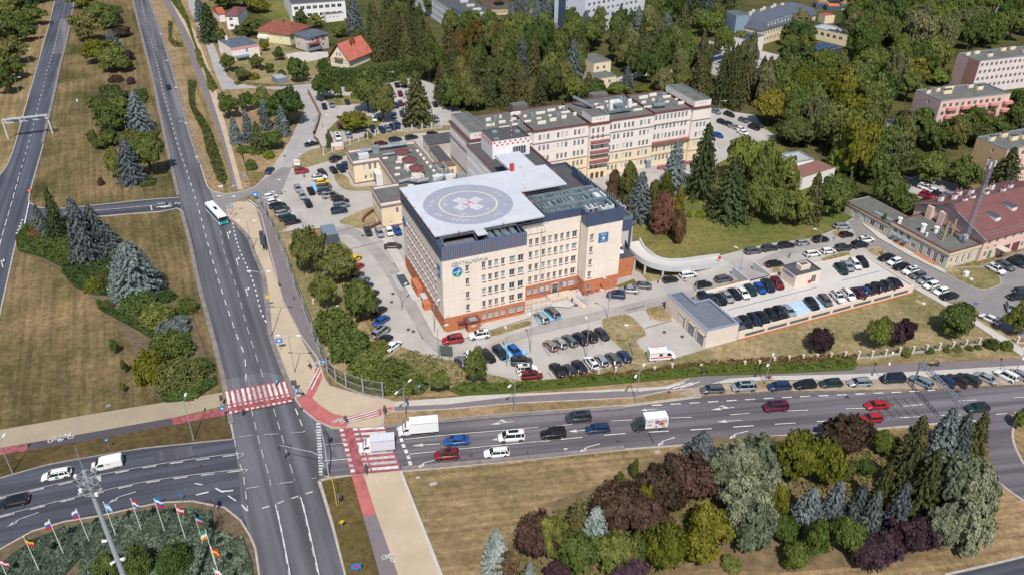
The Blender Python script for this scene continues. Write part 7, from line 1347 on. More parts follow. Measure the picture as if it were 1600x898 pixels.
for i,x in enumerate((1077,1091,1098,1107)):T('bush_lime' if i<3 else 'bush_leaf',x,328,342,10,['lime ball shrub, first in the park row','lime ball shrub, second in the park row','lime ball shrub, third in the park row','green ball shrub ending the park row'][i],'ball shrubs in the park')
gy='large trees behind the right hand buildings'
for k,x,a,b,w,l in (('yellow',1340,190,296,58,'tall yellow green tree above the beige garages'),('leaf',1388,268,336,52,'mid green tree left of the shaded yard'),('leaf',1418,304,342,46,'mid green tree behind the beige garages'),('olive',1400,215,285,60,'olive tree above the shaded yard'),('leaf',1455,240,296,56,'mid green tree above the red suv'),('leaf',1505,250,308,56,'mid green tree behind the maroon roof'),('pine',1575,230,300,50,'olive conifer right of the lattice mast'),('col_dgreen',1380,334,362,9,'slim dark columnar thuja at the beige building'),('bush_dgreen',1348,330,348,18,'dark shrub at the beige garages'),('dgreen',1370,230,300,50,'dark green tree between the yellow and olive trees'),('bush_lime',1363,345,354,10,'lime shrub at the beige garages')):
 T(k,x,a,b,w,l,gy)
gl_='trees on the lawn above the east road'
for k,x,a,b,w,l in (('purple',1284,514,557,44,'dark purple tree standing alone above the east road'),('bright',1374,495,552,38,'bright green tree left of the purple pair'),('purple',1397,500,548,36,'dark purple tree right of the bright green tree'),('purple',1416,498,545,30,'smaller dark purple tree at the right of the pair'),('leaf',1497,478,534,60,'broad green tree at the light pavement'),('leaf',1597,474,532,46,'green tree cut by the right edge'),('bush_dgreen',1574,530,550,20,'round dark shrub at the pavement end')):
 T(k,x,a,b,w,l,gl_)
gq='trees of the lower right planting'
for k,x,a,b,w,l in (('redb',1070,718,800,90,'large red brown tree left of the silvery willows'),('redb',1030,735,812,70,'red brown tree below the two saplings'),('redb',965,762,838,90,'wide red brown tree behind the pale spruce'),('redb',1005,785,848,80,'red brown tree in the middle of the planting'),('redb',835,808,884,66,'red brown tree at the left end of the planting'),('yellow',1008,758,812,28,'narrow yellow green tree between the red brown ones'),('pale',930,790,862,48,'pale silvery spruce among red brown trees'),('pine',903,776,850,42,'olive conifer left of the pale silvery spruce'),('leaf',862,800,884,52,'mid green tree right of the leftmost red brown tree'),
('leaf',905,836,902,70,'mid green tree below the olive conifer'),('leaf',960,838,900,66,'mid green tree below the pale spruce'),('leaf',1000,835,890,54,'mid green tree left of the yellow pair'),('yellow',1040,826,902,66,'yellow green tree, left one at the bottom'),('yellow',1095,832,890,60,'yellow green tree, right one at the bottom'),('yellow',1108,796,858,60,'bright yellow tree beside the silvery willow'),('purple',980,873,918,62,'dark purple tree at the bottom edge'),('purple',872,886,922,50,'dark purple tree, bottom edge left'),('pale',775,826,905,46,'pale spruce at the left bottom corner of the planting'),('dead',795,858,930,60,'brown bare conifer in front of the pale spruce'),('pale',828,876,922,26,'small pale spruce at the bottom edge'),
('blue',1097,674,738,54,'blue spruce at the top of the silvery willows'),('silver',1150,690,765,74,'silvery willow right of the blue spruce'),('silver',1190,680,748,66,'silvery willow near the road, left part'),('silver',1128,712,780,54,'silvery willow touching the large red brown tree'),('silver',1165,748,832,84,'large silvery willow in the middle'),('silver',1198,735,800,60,'silvery willow left of the yellow tree'),('silver',1180,790,866,66,'silvery willow at the lower lawn'),('bush_leaf',1142,868,894,34,'low green shrub on the lower lawn'),
('yellow',1245,682,768,66,'tall yellow green tree, left of the pair'),('yellow',1290,690,772,60,'tall yellow green tree, right of the pair'),('yellow',1214,762,814,40,'small yellow green tree below the pair'),('redb',1325,650,718,70,'dark brown tree near the east road'),('bright',1383,674,718,44,'bright green tree right of the dark brown one'),('leaf',1322,722,756,30,'small green tree below the pair'),('leaf',1352,718,750,30,'small green tree left of the conifers'),
('pine',1430,648,740,50,'olive conifer left of the blue pair'),('blue',1478,636,722,52,'blue spruce, left of the blue pair by the road'),('blued',1502,645,724,44,'dull blue spruce, right of the blue pair by the road'),('pine',1528,643,720,38,'olive conifer nearest the slip road'),('pine',1420,690,790,50,'tall olive conifer in the right clump'),('pine',1448,698,812,48,'tall olive conifer right of its twin'),('pine',1378,718,812,36,'slim olive conifer above the rounded bushes'),
('blue',1265,760,824,46,'blue spruce, first of the lower row'),('blue',1305,750,822,42,'blue spruce, second of the lower row'),('blued',1340,755,830,40,'dull blue spruce, third of the lower row'),('blued',1362,765,846,36,'dull blue spruce, fourth of the lower row'),('blue',1405,752,842,40,'blue spruce, fifth of the lower row'),('silver',1495,715,805,90,'silvery willow beside the slip road, upper'),('silver',1525,735,820,60,'silvery willow closest to the slip road'),('silver',1515,785,868,74,'silvery willow at the right bottom, lower'),('silver',1478,790,862,66,'silvery willow right of the dark purple shrubs'),
('bright',1228,810,854,48,'rounded bright green tree, left of four'),('bright',1245,848,897,42,'rounded bright green tree, lowest of four'),('bright',1275,812,884,44,'rounded bright green tree, third of four'),('bright',1326,818,872,50,'rounded bright green tree, right of four'),('purple',1355,842,892,60,'dark purple shrub tree, left of four'),('purple',1388,836,882,54,'dark purple shrub tree, second of four'),('purple',1422,816,874,60,'dark purple shrub tree, third of four'),('purple',1455,810,862,50,'dark purple shrub tree, right of four'),
('bush_olive',1559,758,776,18,'small olive shrub by the slip road, upper'),('bush_olive',1552,784,800,18,'small olive shrub by the slip road, lower'),('bright',969,735,764,14,'sapling left of two on the dry lawn'),('bright',992,718,752,14,'sapling right of two on the dry lawn'),('dgreen',1594,640,672,24,'dark green tree cut by the right edge at the slip road')):
 T(k,x,a,b,w*(1.1 if w>30 else 1),l,gq)
for k,x,a,b,w,l in (('bush_dgreen',165,862,910,46,'dark green shrub left of the floodlight mast foot'),('bush_dgreen',215,848,905,50,'dark green shrub right of the floodlight mast foot'),('bush_dgreen',270,850,900,60,'dark green shrub right of centre in the flag bed'),('bush_dgreen',1588,-8,4,10,'shrub at the far corner')):
 T(k,x,a,b,w,l,'shrubs in the flag bed')
# ---- woods: individual trees scattered by area ----
def inside(p,poly):
 c=False; n=len(poly)
 for i in range(n):
  a,b=poly[i],poly[(i+1)%n]
  if (a[1]>p[1])!=(b[1]>p[1]) and p[0]<(b[0]-a[0])*(p[1]-a[1])/(b[1]-a[1])+a[0]:c= not c
 return c
def wood(poly,kinds,dist,Hr,Rr,label,group,cap=999,seed=1,avoid=()):
 rr=random.Random(seed); w=[G(x,y).to_2d() for x,y in poly]; xs=[p.x for p in w]; ys=[p.y for p in w]; pts=[]; todo=[]; tries=0
 while tries<4000 and len(pts)<cap:
  tries+=1; p=Vector((rr.uniform(min(xs),max(xs)),rr.uniform(min(ys),max(ys))))
  if not inside(p,w) or any((p-q).length<dist for q in pts):continue
  q2=PX((p.x,p.y,0))
  if any(inside(q2,a) for a in avoid):continue
  pts.append(p); k=rr.choice(kinds); R_=rr.uniform(*Rr)*(.95 if geo(k)[1]=='c' else 1); todo.append((k,p,R_,rr.uniform(*Hr)))
 for k in sorted({a[0] for a in todo}):
  sub_=sorted([a for a in todo if a[0]==k],key=lambda a:PX((a[1].x,a[1].y,8))[0])
  for i,(k,p,R_,H_) in enumerate(sub_):plant(k,p,R_,H_,f'{WORD[k]} {label}'+(f', {ORD[i]} from left' if len(sub_)>1 else ''),group)
wood([(582,64),(655,58),(662,84),(640,100),(590,96)],['pine','pine','spruce'],5.5,(15,20),(3.4,4.4),'behind the long hedge','conifers behind the long hedge',seed=2)
wood([(655,92),(770,88),(800,105),(795,165),(690,166),(678,140),(660,120)],['pine','leaf','bright','orange','spruce','olive','pine'],7.6,(9,18),(3.6,4.8),'above the long wing, left part','wood above the long wing, left part',seed=3)
wood([(688,150),(800,140),(925,150),(935,168),(700,178)],['pine','spruce','pine','olive','leaf'],7.2,(9,18),(3.4,4.6),'right behind the long wing','conifers right behind the long wing',seed=4)
wood([(700,64),(830,62),(940,68),(940,84),(800,92),(720,84)],['dgreen','leaf','dgreen'],8.5,(13,16),(4.8,6),'below the school','round trees below the school',seed=5)
wood([(800,90),(905,84),(902,135),(860,140),(800,130)],['pine','leaf','dgreen','pine','blued'],8,(13,19),(3.8,5),'left of the stepped house','wood left of the stepped house',seed=6)
wood([(955,80),(1085,80),(1098,150),(1030,152),(985,124),(960,100)],['birch','birch','leaf','pine','olive','dgreen'],7.6,(10,18),(3.8,5),'in the birch grove','birch grove above the long wing',seed=7)
wood([(1092,120),(1190,140),(1198,178),(1120,168),(1092,150)],['pine','pine','birch'],6.8,(14,21),(3.8,4.8),'at the long wing end','tall conifers at the wing end',seed=8)
wood([(800,28),(880,24),(880,44),(800,48)],['blue','blued','blue'],6.5,(10,14),(3.4,4.4),'left of the tower block','blue spruces left of the tower block',seed=9)
wood([(905,58),(1000,46),(1130,40),(1145,58),(1060,68),(930,72)],['spruce','dgreen','bright','leaf','blued','birch','dgreen'],9.2,(9,17),(3.8,5.2),'below the tower block','mixed trees below the tower block',seed=10,avoid=([(1020,55),(1145,40),(1150,75),(1040,78)],))
wood([(1020,-5),(1140,-10),(1145,30),(1020,38)],['spruce','dgreen','leaf','blued'],10,(13,18),(4,5.4),'right of the tower block','woods right of the tower block',seed=11)
wood([(600,-5),(720,-20),(900,-20),(880,18),(800,22),(735,34),(690,28),(620,40)],['dgreen','spruce','leaf','blued'],13,(10,15),(4,5.4),'around the school grounds','trees around the school grounds',seed=12,avoid=([(630,-40),(740,-40),(790,30),(725,48),(650,10)],))
wood([(1205,158),(1300,130),(1420,140),(1440,210),(1420,262),(1330,290),(1250,235),(1195,205)],['leaf','olive','yellow','willow','leaf','birch','olive','dgreen','bright'],7.9,(10,18),(4.6,6.6),'right of the long wing','wide wood right of the long wing',seed=13,avoid=([(1242,236),(1310,236),(1310,285),(1242,285)],[(1395,160),(1450,160),(1450,225),(1360,225),(1360,190)]))
wood([(1325,60),(1420,30),(1600,20),(1620,60),(1560,72),(1480,84),(1440,140),(1340,112)],['dgreen','leaf','birch','olive','dgreen','leaf','bright','willow'],9.6,(11,18),(5,7),'behind the apartment blocks','wood behind the apartment blocks',seed=14)
wood([(1430,215),(1480,195),(1600,175),(1640,200),(1590,222),(1500,236),(1440,240)],['leaf','dgreen','olive','leaf'],6.9,(7,11),(3.8,5.2),'between the apartment blocks','trees between the apartment blocks',seed=15,avoid=([(1395,180),(1490,180),(1490,212),(1395,225)],))
wood([(1240,62),(1262,60),(1262,104),(1222,108),(1222,74)],['dgreen','leaf'],9,(8,13),(4,5),'around the solar roofed pavilion','trees around the pavilion',seed=16)
wood([(1100,84),(1150,84),(1170,104),(1110,100)],['spruce','bright'],12,(10,13),(4,5),'around the low solar roofed hall','trees around the solar roofed hall',seed=17)
wood([(1300,-10),(1560,-20),(1560,18),(1400,30),(1330,52),(1320,20)],['dgreen','leaf','willow','olive'],15,(9,15),(5,7),'in the far upper right woods','far upper right woods',seed=18)
wood([(250,-60),(345,-45),(345,-8),(300,-12)],['leaf','dgreen'],14,(9,12),(4,6),'beyond the top edge near the villa street','trees beyond the villa street',seed=19)
for k,x,a,b,w,l in (('blue',980,103,142,24,'blue spruce beside the cream annex above the long wing'),('leaf',966,130,155,40,'low green tree peeping over the long wing roof'),('yellow',1010,132,150,26,'round yellow green tree peeping over the long wing roof'),('bright',1108,16,66,40,'bright green tree left of the mansard building'),('leaf',1155,48,84,22,'round green tree before the solar wing, left'),('leaf',1170,52,84,22,'round green tree before the solar wing, right'),('bright',1305,45,68,14,'bright columnar tree beside the clinic building'),('birch',1250,15,64,30,'drooping tree against the mansard dormers'),('dgreen',1240,30,80,34,'dark round tree right of the solar wing'),('spruce',1316,22,62,14,'slim dark conifer in front of the clinic building'),('leaf',1376,25,72,38,'mid green tree, left in front of the right hand wood'),('bright',1392,28,78,34,'bright green tree in front of the right hand wood'),
('birch',1440,20,104,60,'tall pale birch in the right hand wood'),('birch',1478,30,100,40,'grey stemmed birch right of the tall pale one'),('willow',1460,105,142,56,'weeping willow left of the white and pink block'),('dgreen',1598,140,205,50,'dark green tree right of the pink end walled block')):
 T(k,x,a,b,w,l,'single trees among the far buildings')
# ---- hedges and ground cover (nobody could count their leaves) ----
def cover(name,poly,h,dens,m,label,leaf=.22,cat='ground cover',smooth=0,spiky=.5,soilm=None):
 w=GP(poly,0,smooth); xs=[p.x for p in w]; ys=[p.y for p in w]; ar=abs(sum(w[i].x*w[(i+1)%len(w)].y-w[(i+1)%len(w)].x*w[i].y for i in range(len(w))))/2; n=int(ar*dens*2.3); P=[]; leaf*=.85
 while len(P)<n:
  x,y=NR.uniform(min(xs),max(xs)),NR.uniform(min(ys),max(ys))
  if inside((x,y),w):P.append((x,y))
 P=np.array(P); hh=h*(.62+.38*np.sin(P[:,0]*1.7+np.sin(P[:,1]*1.3)*2)*np.cos(P[:,1]*1.5+.7)); z=hh*(NR.uniform(.35,1.0,len(P)) if spiky!=.5 else NR.uniform(.72,1.08,len(P))); P3_=np.stack([P[:,0],P[:,1],z],1); N_=np.stack([NR.normal(0,.7,len(P)),NR.normal(0,.7,len(P)),np.ones(len(P))],1)
 o=put(quads(P3_,N_,leaf,name,m,jit=spiky),name)
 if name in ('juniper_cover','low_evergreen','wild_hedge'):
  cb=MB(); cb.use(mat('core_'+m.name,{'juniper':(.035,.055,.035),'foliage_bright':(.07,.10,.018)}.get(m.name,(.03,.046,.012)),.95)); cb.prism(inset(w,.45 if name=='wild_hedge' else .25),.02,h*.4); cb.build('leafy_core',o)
 return tag(o,label,cat,None,'stuff')
J=LM['juniper']; CV=LM['cover']
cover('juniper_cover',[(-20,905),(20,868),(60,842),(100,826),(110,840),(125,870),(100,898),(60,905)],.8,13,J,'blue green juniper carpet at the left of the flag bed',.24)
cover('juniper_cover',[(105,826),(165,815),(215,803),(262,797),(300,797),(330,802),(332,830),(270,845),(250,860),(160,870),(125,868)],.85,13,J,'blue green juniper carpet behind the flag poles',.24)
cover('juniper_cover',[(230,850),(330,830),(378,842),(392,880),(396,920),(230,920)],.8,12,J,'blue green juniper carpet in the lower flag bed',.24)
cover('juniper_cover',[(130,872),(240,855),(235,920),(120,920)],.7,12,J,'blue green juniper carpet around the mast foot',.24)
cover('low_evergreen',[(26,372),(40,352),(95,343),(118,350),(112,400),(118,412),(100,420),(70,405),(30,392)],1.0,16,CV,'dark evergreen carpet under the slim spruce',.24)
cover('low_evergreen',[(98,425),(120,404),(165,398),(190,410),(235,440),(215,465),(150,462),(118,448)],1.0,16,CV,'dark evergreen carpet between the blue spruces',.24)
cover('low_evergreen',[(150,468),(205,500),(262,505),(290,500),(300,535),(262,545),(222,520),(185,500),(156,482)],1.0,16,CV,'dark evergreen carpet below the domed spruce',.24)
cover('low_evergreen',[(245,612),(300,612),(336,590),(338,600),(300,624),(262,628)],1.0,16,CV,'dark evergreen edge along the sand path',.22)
cover('low_evergreen',[(208,208),(226,202),(250,205),(246,214),(224,217)],1.0,16,CV,'dark evergreen patch under the tall blue spruce',.26); cover('low_evergreen',[(215,290-5),(232,278),(244,281),(240,290),(222,293)],1.0,16,CV,'flat dark evergreen disc beside the front blue spruce',.26)
cover('low_evergreen',[(210,142),(228,140),(232,152),(226,162),(214,152)],1.0,16,CV,'dark evergreen patch right of the third clump',.28); cover('low_evergreen',[(156,11),(172,9),(190,13),(192,20),(180,22),(160,18)],1.0,16,CV,'dark evergreen oval at the top of the median',.3)
hs=LM['olive']
cover('shrub_strip',[(262,-5),(278,-5),(294,28),(304,64),(316,96),(330,120),(340,138),(332,146),(325,140),(322,120),(310,90),(300,62),(290,35),(276,15)],1.6,13,LM['leaf'],'green shrub strip between sand path and villa street',.26)
cover('shrub_strip',[(305,76),(313,80),(320,104),(314,108),(308,96)],1.2,7,LM['leaf'],'small green shrub patch left of the shrub strip',.3)
cover('shrub_strip',[(263,34),(270,36),(268,60),(274,66),(284,68),(286,74),(272,74),(264,66)],1.0,7,hs,'olive shrub strip on the verge, hooked shape',.3)
cover('shrub_strip',[(294,128),(307,128),(304,150),(306,170),(318,185),(330,205),(342,240),(350,262),(355,280),(350,290),(340,284),(330,256),(322,235),(316,205),(305,185),(296,165)],1.0,11,LM['olive'],'olive green shrub strip on the verge by the main road',.28)
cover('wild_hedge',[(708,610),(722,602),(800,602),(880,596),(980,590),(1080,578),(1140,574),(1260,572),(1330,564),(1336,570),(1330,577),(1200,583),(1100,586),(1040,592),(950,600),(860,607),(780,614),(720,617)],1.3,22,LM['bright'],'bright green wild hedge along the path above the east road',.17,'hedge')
cover('dry_brush',[(880,590),(1000,580),(1080,568),(1200,560),(1336,556),(1338,564),(1260,570),(1140,572),(1080,576),(980,588),(890,595)],.9,10,LM['orange'],'dry brownish brush behind the bright green wild hedge',.2,'brush')
cover('scrub',[(640,548),(700,560),(735,585),(738,604),(708,612),(690,600),(655,595),(628,575),(620,556)],.7,2.6,LM['olive'],'scattered scrub on the bank below the drive',.2,'scrub')
cover('scrub',[(755,580),(815,598),(880,594),(878,602),(760,612)],.5,2,LM['olive'],'sparse scrub below the lower car park row',.18,'scrub')
for pl_,c_,q_ in (([(800,880),(870,800),(960,765),(1100,760),(1110,830),(1080,880),(960,930),(820,930)],'leaf','left'),([(1100,740),(1210,690),(1330,710),(1400,700),(1420,800),(1330,830),(1230,820),(1150,850)],'olive','middle'),([(1400,700),(1530,690),(1550,770),(1510,850),(1410,860),(1340,850),(1400,800)],'dgreen','right')):cover('undergrowth',pl_,1.3,3.2,LM[c_],f'low green undergrowth between the trees of the planting, {q_} part',.24,'undergrowth')
# dense clipped hedge with real volume
def hedge(pts,wd,h,m,label):
 w=smoothpx([G(x,y).to_2d() for x,y in pts],6); P,N=[],[]
 for a,b in zip(w,w[1:]):
  d=(b-a); L=d.length; d.normalize(); n=Vector((-d.y,d.x)); k=int(L*(wd+2*h)*9)
  for _ in range(k):
   t=NR.random()*L; u=NR.random()*(wd+2*h); c=a+d*t; j=NR.normal(0,.12)
   if u<h:P.append((*(c-n*(wd/2+j)),u)); N.append((-n.x,-n.y,.25))
   elif u<h+wd:P.append((*(c+n*(u-h-wd/2)),h+j)); N.append((0,0,1))
   else:P.append((*(c+n*(wd/2+j)),u-h-wd)); N.append((n.x,n.y,.25))
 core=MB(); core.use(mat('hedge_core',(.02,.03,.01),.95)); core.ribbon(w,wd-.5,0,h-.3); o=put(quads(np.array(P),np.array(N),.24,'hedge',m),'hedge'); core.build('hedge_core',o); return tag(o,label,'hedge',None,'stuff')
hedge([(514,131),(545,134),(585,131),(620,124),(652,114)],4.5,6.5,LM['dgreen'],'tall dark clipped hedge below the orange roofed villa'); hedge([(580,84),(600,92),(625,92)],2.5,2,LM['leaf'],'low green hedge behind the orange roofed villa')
for i,x in enumerate((1414,1453,1486,1497,1515,1529,1545,1560)):pass
for x,y,w,l in ((1414,553,22,'low green shrub between two fence pillars, far left one'),(1453,550,16,'low green shrub below the broad green tree, left'),(1480,548,14,'low bronze shrub below the broad green tree'),(1496,546,16,'low green shrub below the broad green tree, right'),(1515,545,13,'small green shrub at the pillar fence'),(1529,544,12,'smallest green shrub at the pillar fence'),(1550,541,26,'longer green shrub near the fence end')):T('bush_leaf',x,y-w*.5,y+w*.3,w,l,'shrubs along the pillar fence')
# ================= STREET FURNITURE, PEOPLE =================
M_pole=mat('galvanised_pole',(.38,.39,.41),.5,metal=.3); M_poleD=mat('dark_pole',(.10,.10,.11),.6); M_signB=mat('traffic_blue',(.02,.22,.62),.4); M_signR=mat('traffic_red',(.6,.03,.04),.4); M_signY=mat('traffic_yellow',(.8,.5,.02),.4); M_signW=mat('sign_white',(.75,.75,.75),.5)
def lamp(bx_,by_,ty,label,arms=1,az=0.0,reach=1.6,group='street lamps'):
 b=G(bx_,by_); h=HT(b,ty); r=thing('street_lamp',label,'street lamp',(b.x,b.y,0),az,group)
 m=MU(M_pole); m.cyl((0,0,0),(0,0,1.2),.13,.11,8); m.cyl((0,0,1.2),(0,0,h-.5),.10,.06,8); m.build('pole',r)
 for s in ([1] if arms==1 else [1,-1]):
  m=MU(M_pole); m.tube([(0,0,h-.5),(s*.15,0,h-.15),(s*.5,0,h-.02),(s*reach,0,h+.05)],.05,6); m.build('arm',r)
  m=MU(M_signW); m.box(min(s*reach,s*(reach+.85)),max(s*reach,s*(reach+.85)),-.17,.17,h-.02,h+.12); m.build('lamp_head',r)
 return r
for x,y,t,l,n,az in ((36,165,121,'lamp beside the far left road, nearest the gantry',1,0),(51,115,76,'second lamp up the far left road',1,0),(62,62,40,'third lamp up the far left road',1,0),(83,12,-12,'topmost lamp on the far left road',1,0),(293,179,137,'curved lamp on the verge beside the lone navy car',1,R(180)),(278,136,95,'second lamp up the main road verge',1,R(180)),(267,91,53,'third lamp up the main road verge',1,R(180)),(255,52,20,'fourth lamp up the main road verge',1,R(180)),(309,233,193,'lamp on the verge above the side road',1,R(180)),(326,282,246,'slim lamp at the side road corner',1,R(180)),
(460.7,582.5,524,'double headed lamp on the sand pavement above the crossing',2,0),(303,688,628,'lamp standing on the dark verge below the red path',1,R(100)),(20,739,693,'lamp at the left edge on the dark verge',1,R(100)),(634,655,604,'double headed lamp at the top of the east road crossing',2,R(60)),(804,643,594,'double headed lamp above the dark grey minivan',2,R(60)),(993.7,630,579,'double headed lamp above the pictured box truck',2,R(60)),(1195,601,562,'double headed lamp beside the silver parked minivan',2,R(60)),(1380,598,560,'double headed lamp beside the navy parked minivan',2,R(60)),(1583,590,552,'double headed lamp near the right edge of the east road',2,R(60)),
(424,528,424,'tall lamp on the kerb of the bus bay',2,0),(394,392,345,'double headed lamp beside the bus bay',2,0),(360,337,307,'dark lamp at the tip of the sand pavement',2,0),(628,485,450,'lamp on the grass strip left of the hospital',1,R(60)),(679,520,476,'lamp at the front left corner of the hospital',1,R(60)),(686,567,512,'curved lamp on the bank below the hospital corner',1,R(30)),(829,551,499-0,'lamp between the blue bays and the lower lot',1,R(100)),(792,572,520,'lamp in the grass below the blue bays',1,R(100)),(916,560,545-40,'lamp in the lower car park row',1,R(100)),(989,556,508,'lamp on the scrubby island beside the garage forecourt',1,R(180)),(953,470,447-8,'lamp in front of the navy suv at the entrance',1,R(140)),
(949,497,466-8,'lamp at the top of the scrubby island',1,R(140)),(1087,455,430,'lamp on the strip before the parking deck',1,R(140)),(1155,428,391,'lamp at the top of the deck entry ramp',1,R(140)),(1281,381,362,'lamp among the cars by the park lawn',1,R(140)),(430,310,281,'lamp beside the white hatchbacks',1,0),(473,356,332,'short lamp pointing at the mid car park',1,R(200)),(420,308+20,300,'lamp at the noise fence',1,0),(504,100+100,180,'lamp by the brick wall',1,0),(537,262-24,208,'lamp behind the pillar fence banner',1,0),(617,216,190,'lamp behind the low wing',1,0),(607,130,113,'lamp in front of the long hedge',1,0),(887,164,143,'lamp behind the long wing roof',1,0),(1122,176,158,'lamp at the wood edge behind the wing end',1,0)):
 lamp(x,y,t,l,n,az)
def sign(bx_,by_,ty,shape,m,label,cat='sign',w=.7,extra=None):
 b=G(bx_,by_); h=max(2.0,HT(b,ty)); a=math.atan2(b.x,b.y); r=thing('road_sign',label,cat,(b.x,b.y,0),-a+R(rnd.uniform(-15,15)))
 mb=MU(M_pole); mb.cyl((0,0,0),(0,0,h),.04,.04,6); mb.build('post',r); mb=MU(m); y=-.05
 if shape=='round':mb.cyl((0,y,h-.35),(0,y-.03,h-.35),w/2,w/2,16)
 elif shape=='rhomb':mb.add([(0,y,h-w),(w*.6,y,h-w*.4),(0,y,h+.2*w),(-w*.6,y,h-w*.4)],[[0,1,2,3]])
 else:mb.box(-w/2,w/2,y-.03,y,h-w*.8,h)
 p=mb.build('sign_plate',r)
 if extra:e=MB(); e.use(extra); e.box(-w*.22,w*.22,y-.045,y-.032,h-w*.55,h-w*.22); e.build('sign_symbol',p)
 return r
for a in ((137+415,0,0,0,0,0),):pass
for x,y,t,s,m,l,w,ex in ((351,655,635,'sq',M_signB,'blue pedestrian crossing sign left of the red and white zebra',.9,M_signW),(465,620,607,'sq',M_signB,'blue pedestrian crossing sign right of the red and white zebra',.9,M_signW),(439,548,528,'sq',M_signB,'blue direction sign board on the sand pavement',1.4,M_signW),(421,482,461,'sq',M_signY,'yellow square sign at the bus bay kerb',.9,None),(507,580,562,'sq',M_signB,'blue sign on the first glass fence post',1.0,M_signW),(656,620,601,'sq',M_signB,'blue sign in front of the shrubs by the lamp',.6,M_signW),
(536,830,812,'rhomb',M_signY,'yellow and white priority diamond on the brown verge',.8,None),(558,895,880,'sq',M_signB,'blue direction sign at the lower cycle path',1.5,M_signR),(172,704,685,'sq',M_signB,'blue sign on the dark verge above the white van',.6,M_signW),(50,312,296,'round',M_signR,'red no entry sign at the link road mouth',1.1,M_signW),(51,296,281,'sq',M_signB,'small blue sign above the no entry sign',.7,None),(365,342,321,'round',M_signB,'blue round sign near the bus bay tip',1.0,M_signW),(384,288,273,'round',M_signB,'blue round sign at the sand path end',1.0,M_signW),
(310,238,222,'round',M_signR,'red ringed sign on the verge above the side road',.8,M_signW),(400,312,301,'sq',M_signB,'blue sign cluster at the car park entrance',1.6,M_signW),(493,204,188,'sq',M_signB,'blue sign at the brick wall by the side street',.9,M_signW),(484,229,219,'round',M_signW,'white round sign beside the black saloon on the side street',.9,None),(471,254,240,'sq',M_signW,'blank sign at the grassy corner',.5,None),(1155,428,424,'sq',M_signB,'small blue sign at the deck entry ramp',.9,M_signW),(1123,412,401,'round',M_signR,'red sign at the foot of the curved ramp',.9,None),(631,735,720,'sq',M_poleD,'narrow grey post sign at the stop line verge',.4,None),(677,733,719,'sq',M_poleD,'narrow grey post at the dry lawn edge',.35,None),(826,718,698,'sq',M_poleD,'single grey marker post on the dry lawn edge',.35,None),
(285,785,769,'sq',M_signB,'blue sign at the top of the flag bed',.5,None),(250,793,776,'sq',M_signB,'blue sign on the flag bed kerb',.7,None),(847,490-26,458,'round',M_signB,'round blue sign at the sandstone terrace',.7,M_signW),(1521,483,473,'sq',M_signB,'tall totem sign at the right hand lot',.9,M_signR)):
 sign(x,y,t,s,m,l,w=w,extra=ex)
def panel(x,y,w,h,z,m,label,cat,az=0,name='notice_board',fm=M_pole):
 b=G(x,y); r=thing(name,label,cat,(b.x,b.y,0),az); mb=MU(fm); mb.box(-w/2,-w/2+.1,-.05,.05,0,z+h); mb.box(w/2-.1,w/2,-.05,.05,0,z+h); mb.build('post',r); mb=MU(m); mb.box(-w/2,w/2,-.11,-.052,z,z+h); mb.build('board',r); return r
panel(698,559,2.6,2.2,1.0,mat('dark_board',(.10,.13,.12),.4),'dark framed information board at the drive below the hospital','information board',R(-8)); r=panel(465,262,1.8,2.0,.7,M_signW,'white notice board with red lettering on the grassy corner','notice board',0)
mb=MU(M_signR); mb.box(-.6,.6,-.125,-.112,1.9,2.1); mb.box(-.6,.3,-.125,-.112,1.5,1.6); mb.build('board_text',r)
r=panel(528,236,4.0,2.6,.3,M_signW,'white and pink banner hung between two fence pillars','banner',HA,'banner'); mb=MU(mat('banner_pink',(.75,.42,.38),.7)); mb.box(-1.7,1.7,-.125,-.112,.5,1.7); mb.build('banner_print',r)
# traffic lights
def tlight(x,y,ty,label,n=1,az=0):
 b=G(x,y); h=HT(b,ty); r=thing('traffic_light',label,'traffic light',(b.x,b.y,0),az,'traffic lights at the junction'); mb=MU(M_pole); mb.cyl((0,0,0),(0,0,h),.07,.06,8); mb.build('post',r)
 for k in range(n):
  hd=MB(); hd.use(M_poleD); s=(-1)**k; hd.box(min(s*.1,s*.45),max(s*.1,s*.45),-.2,.15,h-1.0,h); hd.box(min(s*.02,s*.55),max(s*.02,s*.55),.15,.18,h-1.1,h+.1); o=hd.build('signal_head',r)
  for q,c in enumerate((M_signR,M_signY,mat('signal_green',(.02,.3,.12),.4))):l_=MB(); l_.use(c if q==0 else M_trim); l_.cyl((s*.275,-.2,h-.2-q*.32),(s*.275,-.25,h-.2-q*.32),.11,.11,10); l_.build('signal_lens',o)
for x,y,t,l,n,az in ((542,665,648,'traffic light at the left end of the striped cycle lane',1,R(-90)),(602,652,635,'traffic light at the right end of the striped cycle lane',2,R(-90)),(462,613,594,'traffic light at the right end of the red zebra',2,R(180)),(346,635,618,'traffic light at the left end of the red zebra',1,0),(637,640,620,'traffic light beside the upper double lamp',1,R(-90)),(573,745,727,'traffic light at the lower end of the east crossing',2,R(-90)),(339,800,780,'traffic light at the tip of the flag bed',2,R(120)),(530,790,772,'small signal by the yellow post on the brown verge',1,0),(378,650,640,'low signal at the main road kerb',1,0)):tlight(x,y,t,l,n,az)
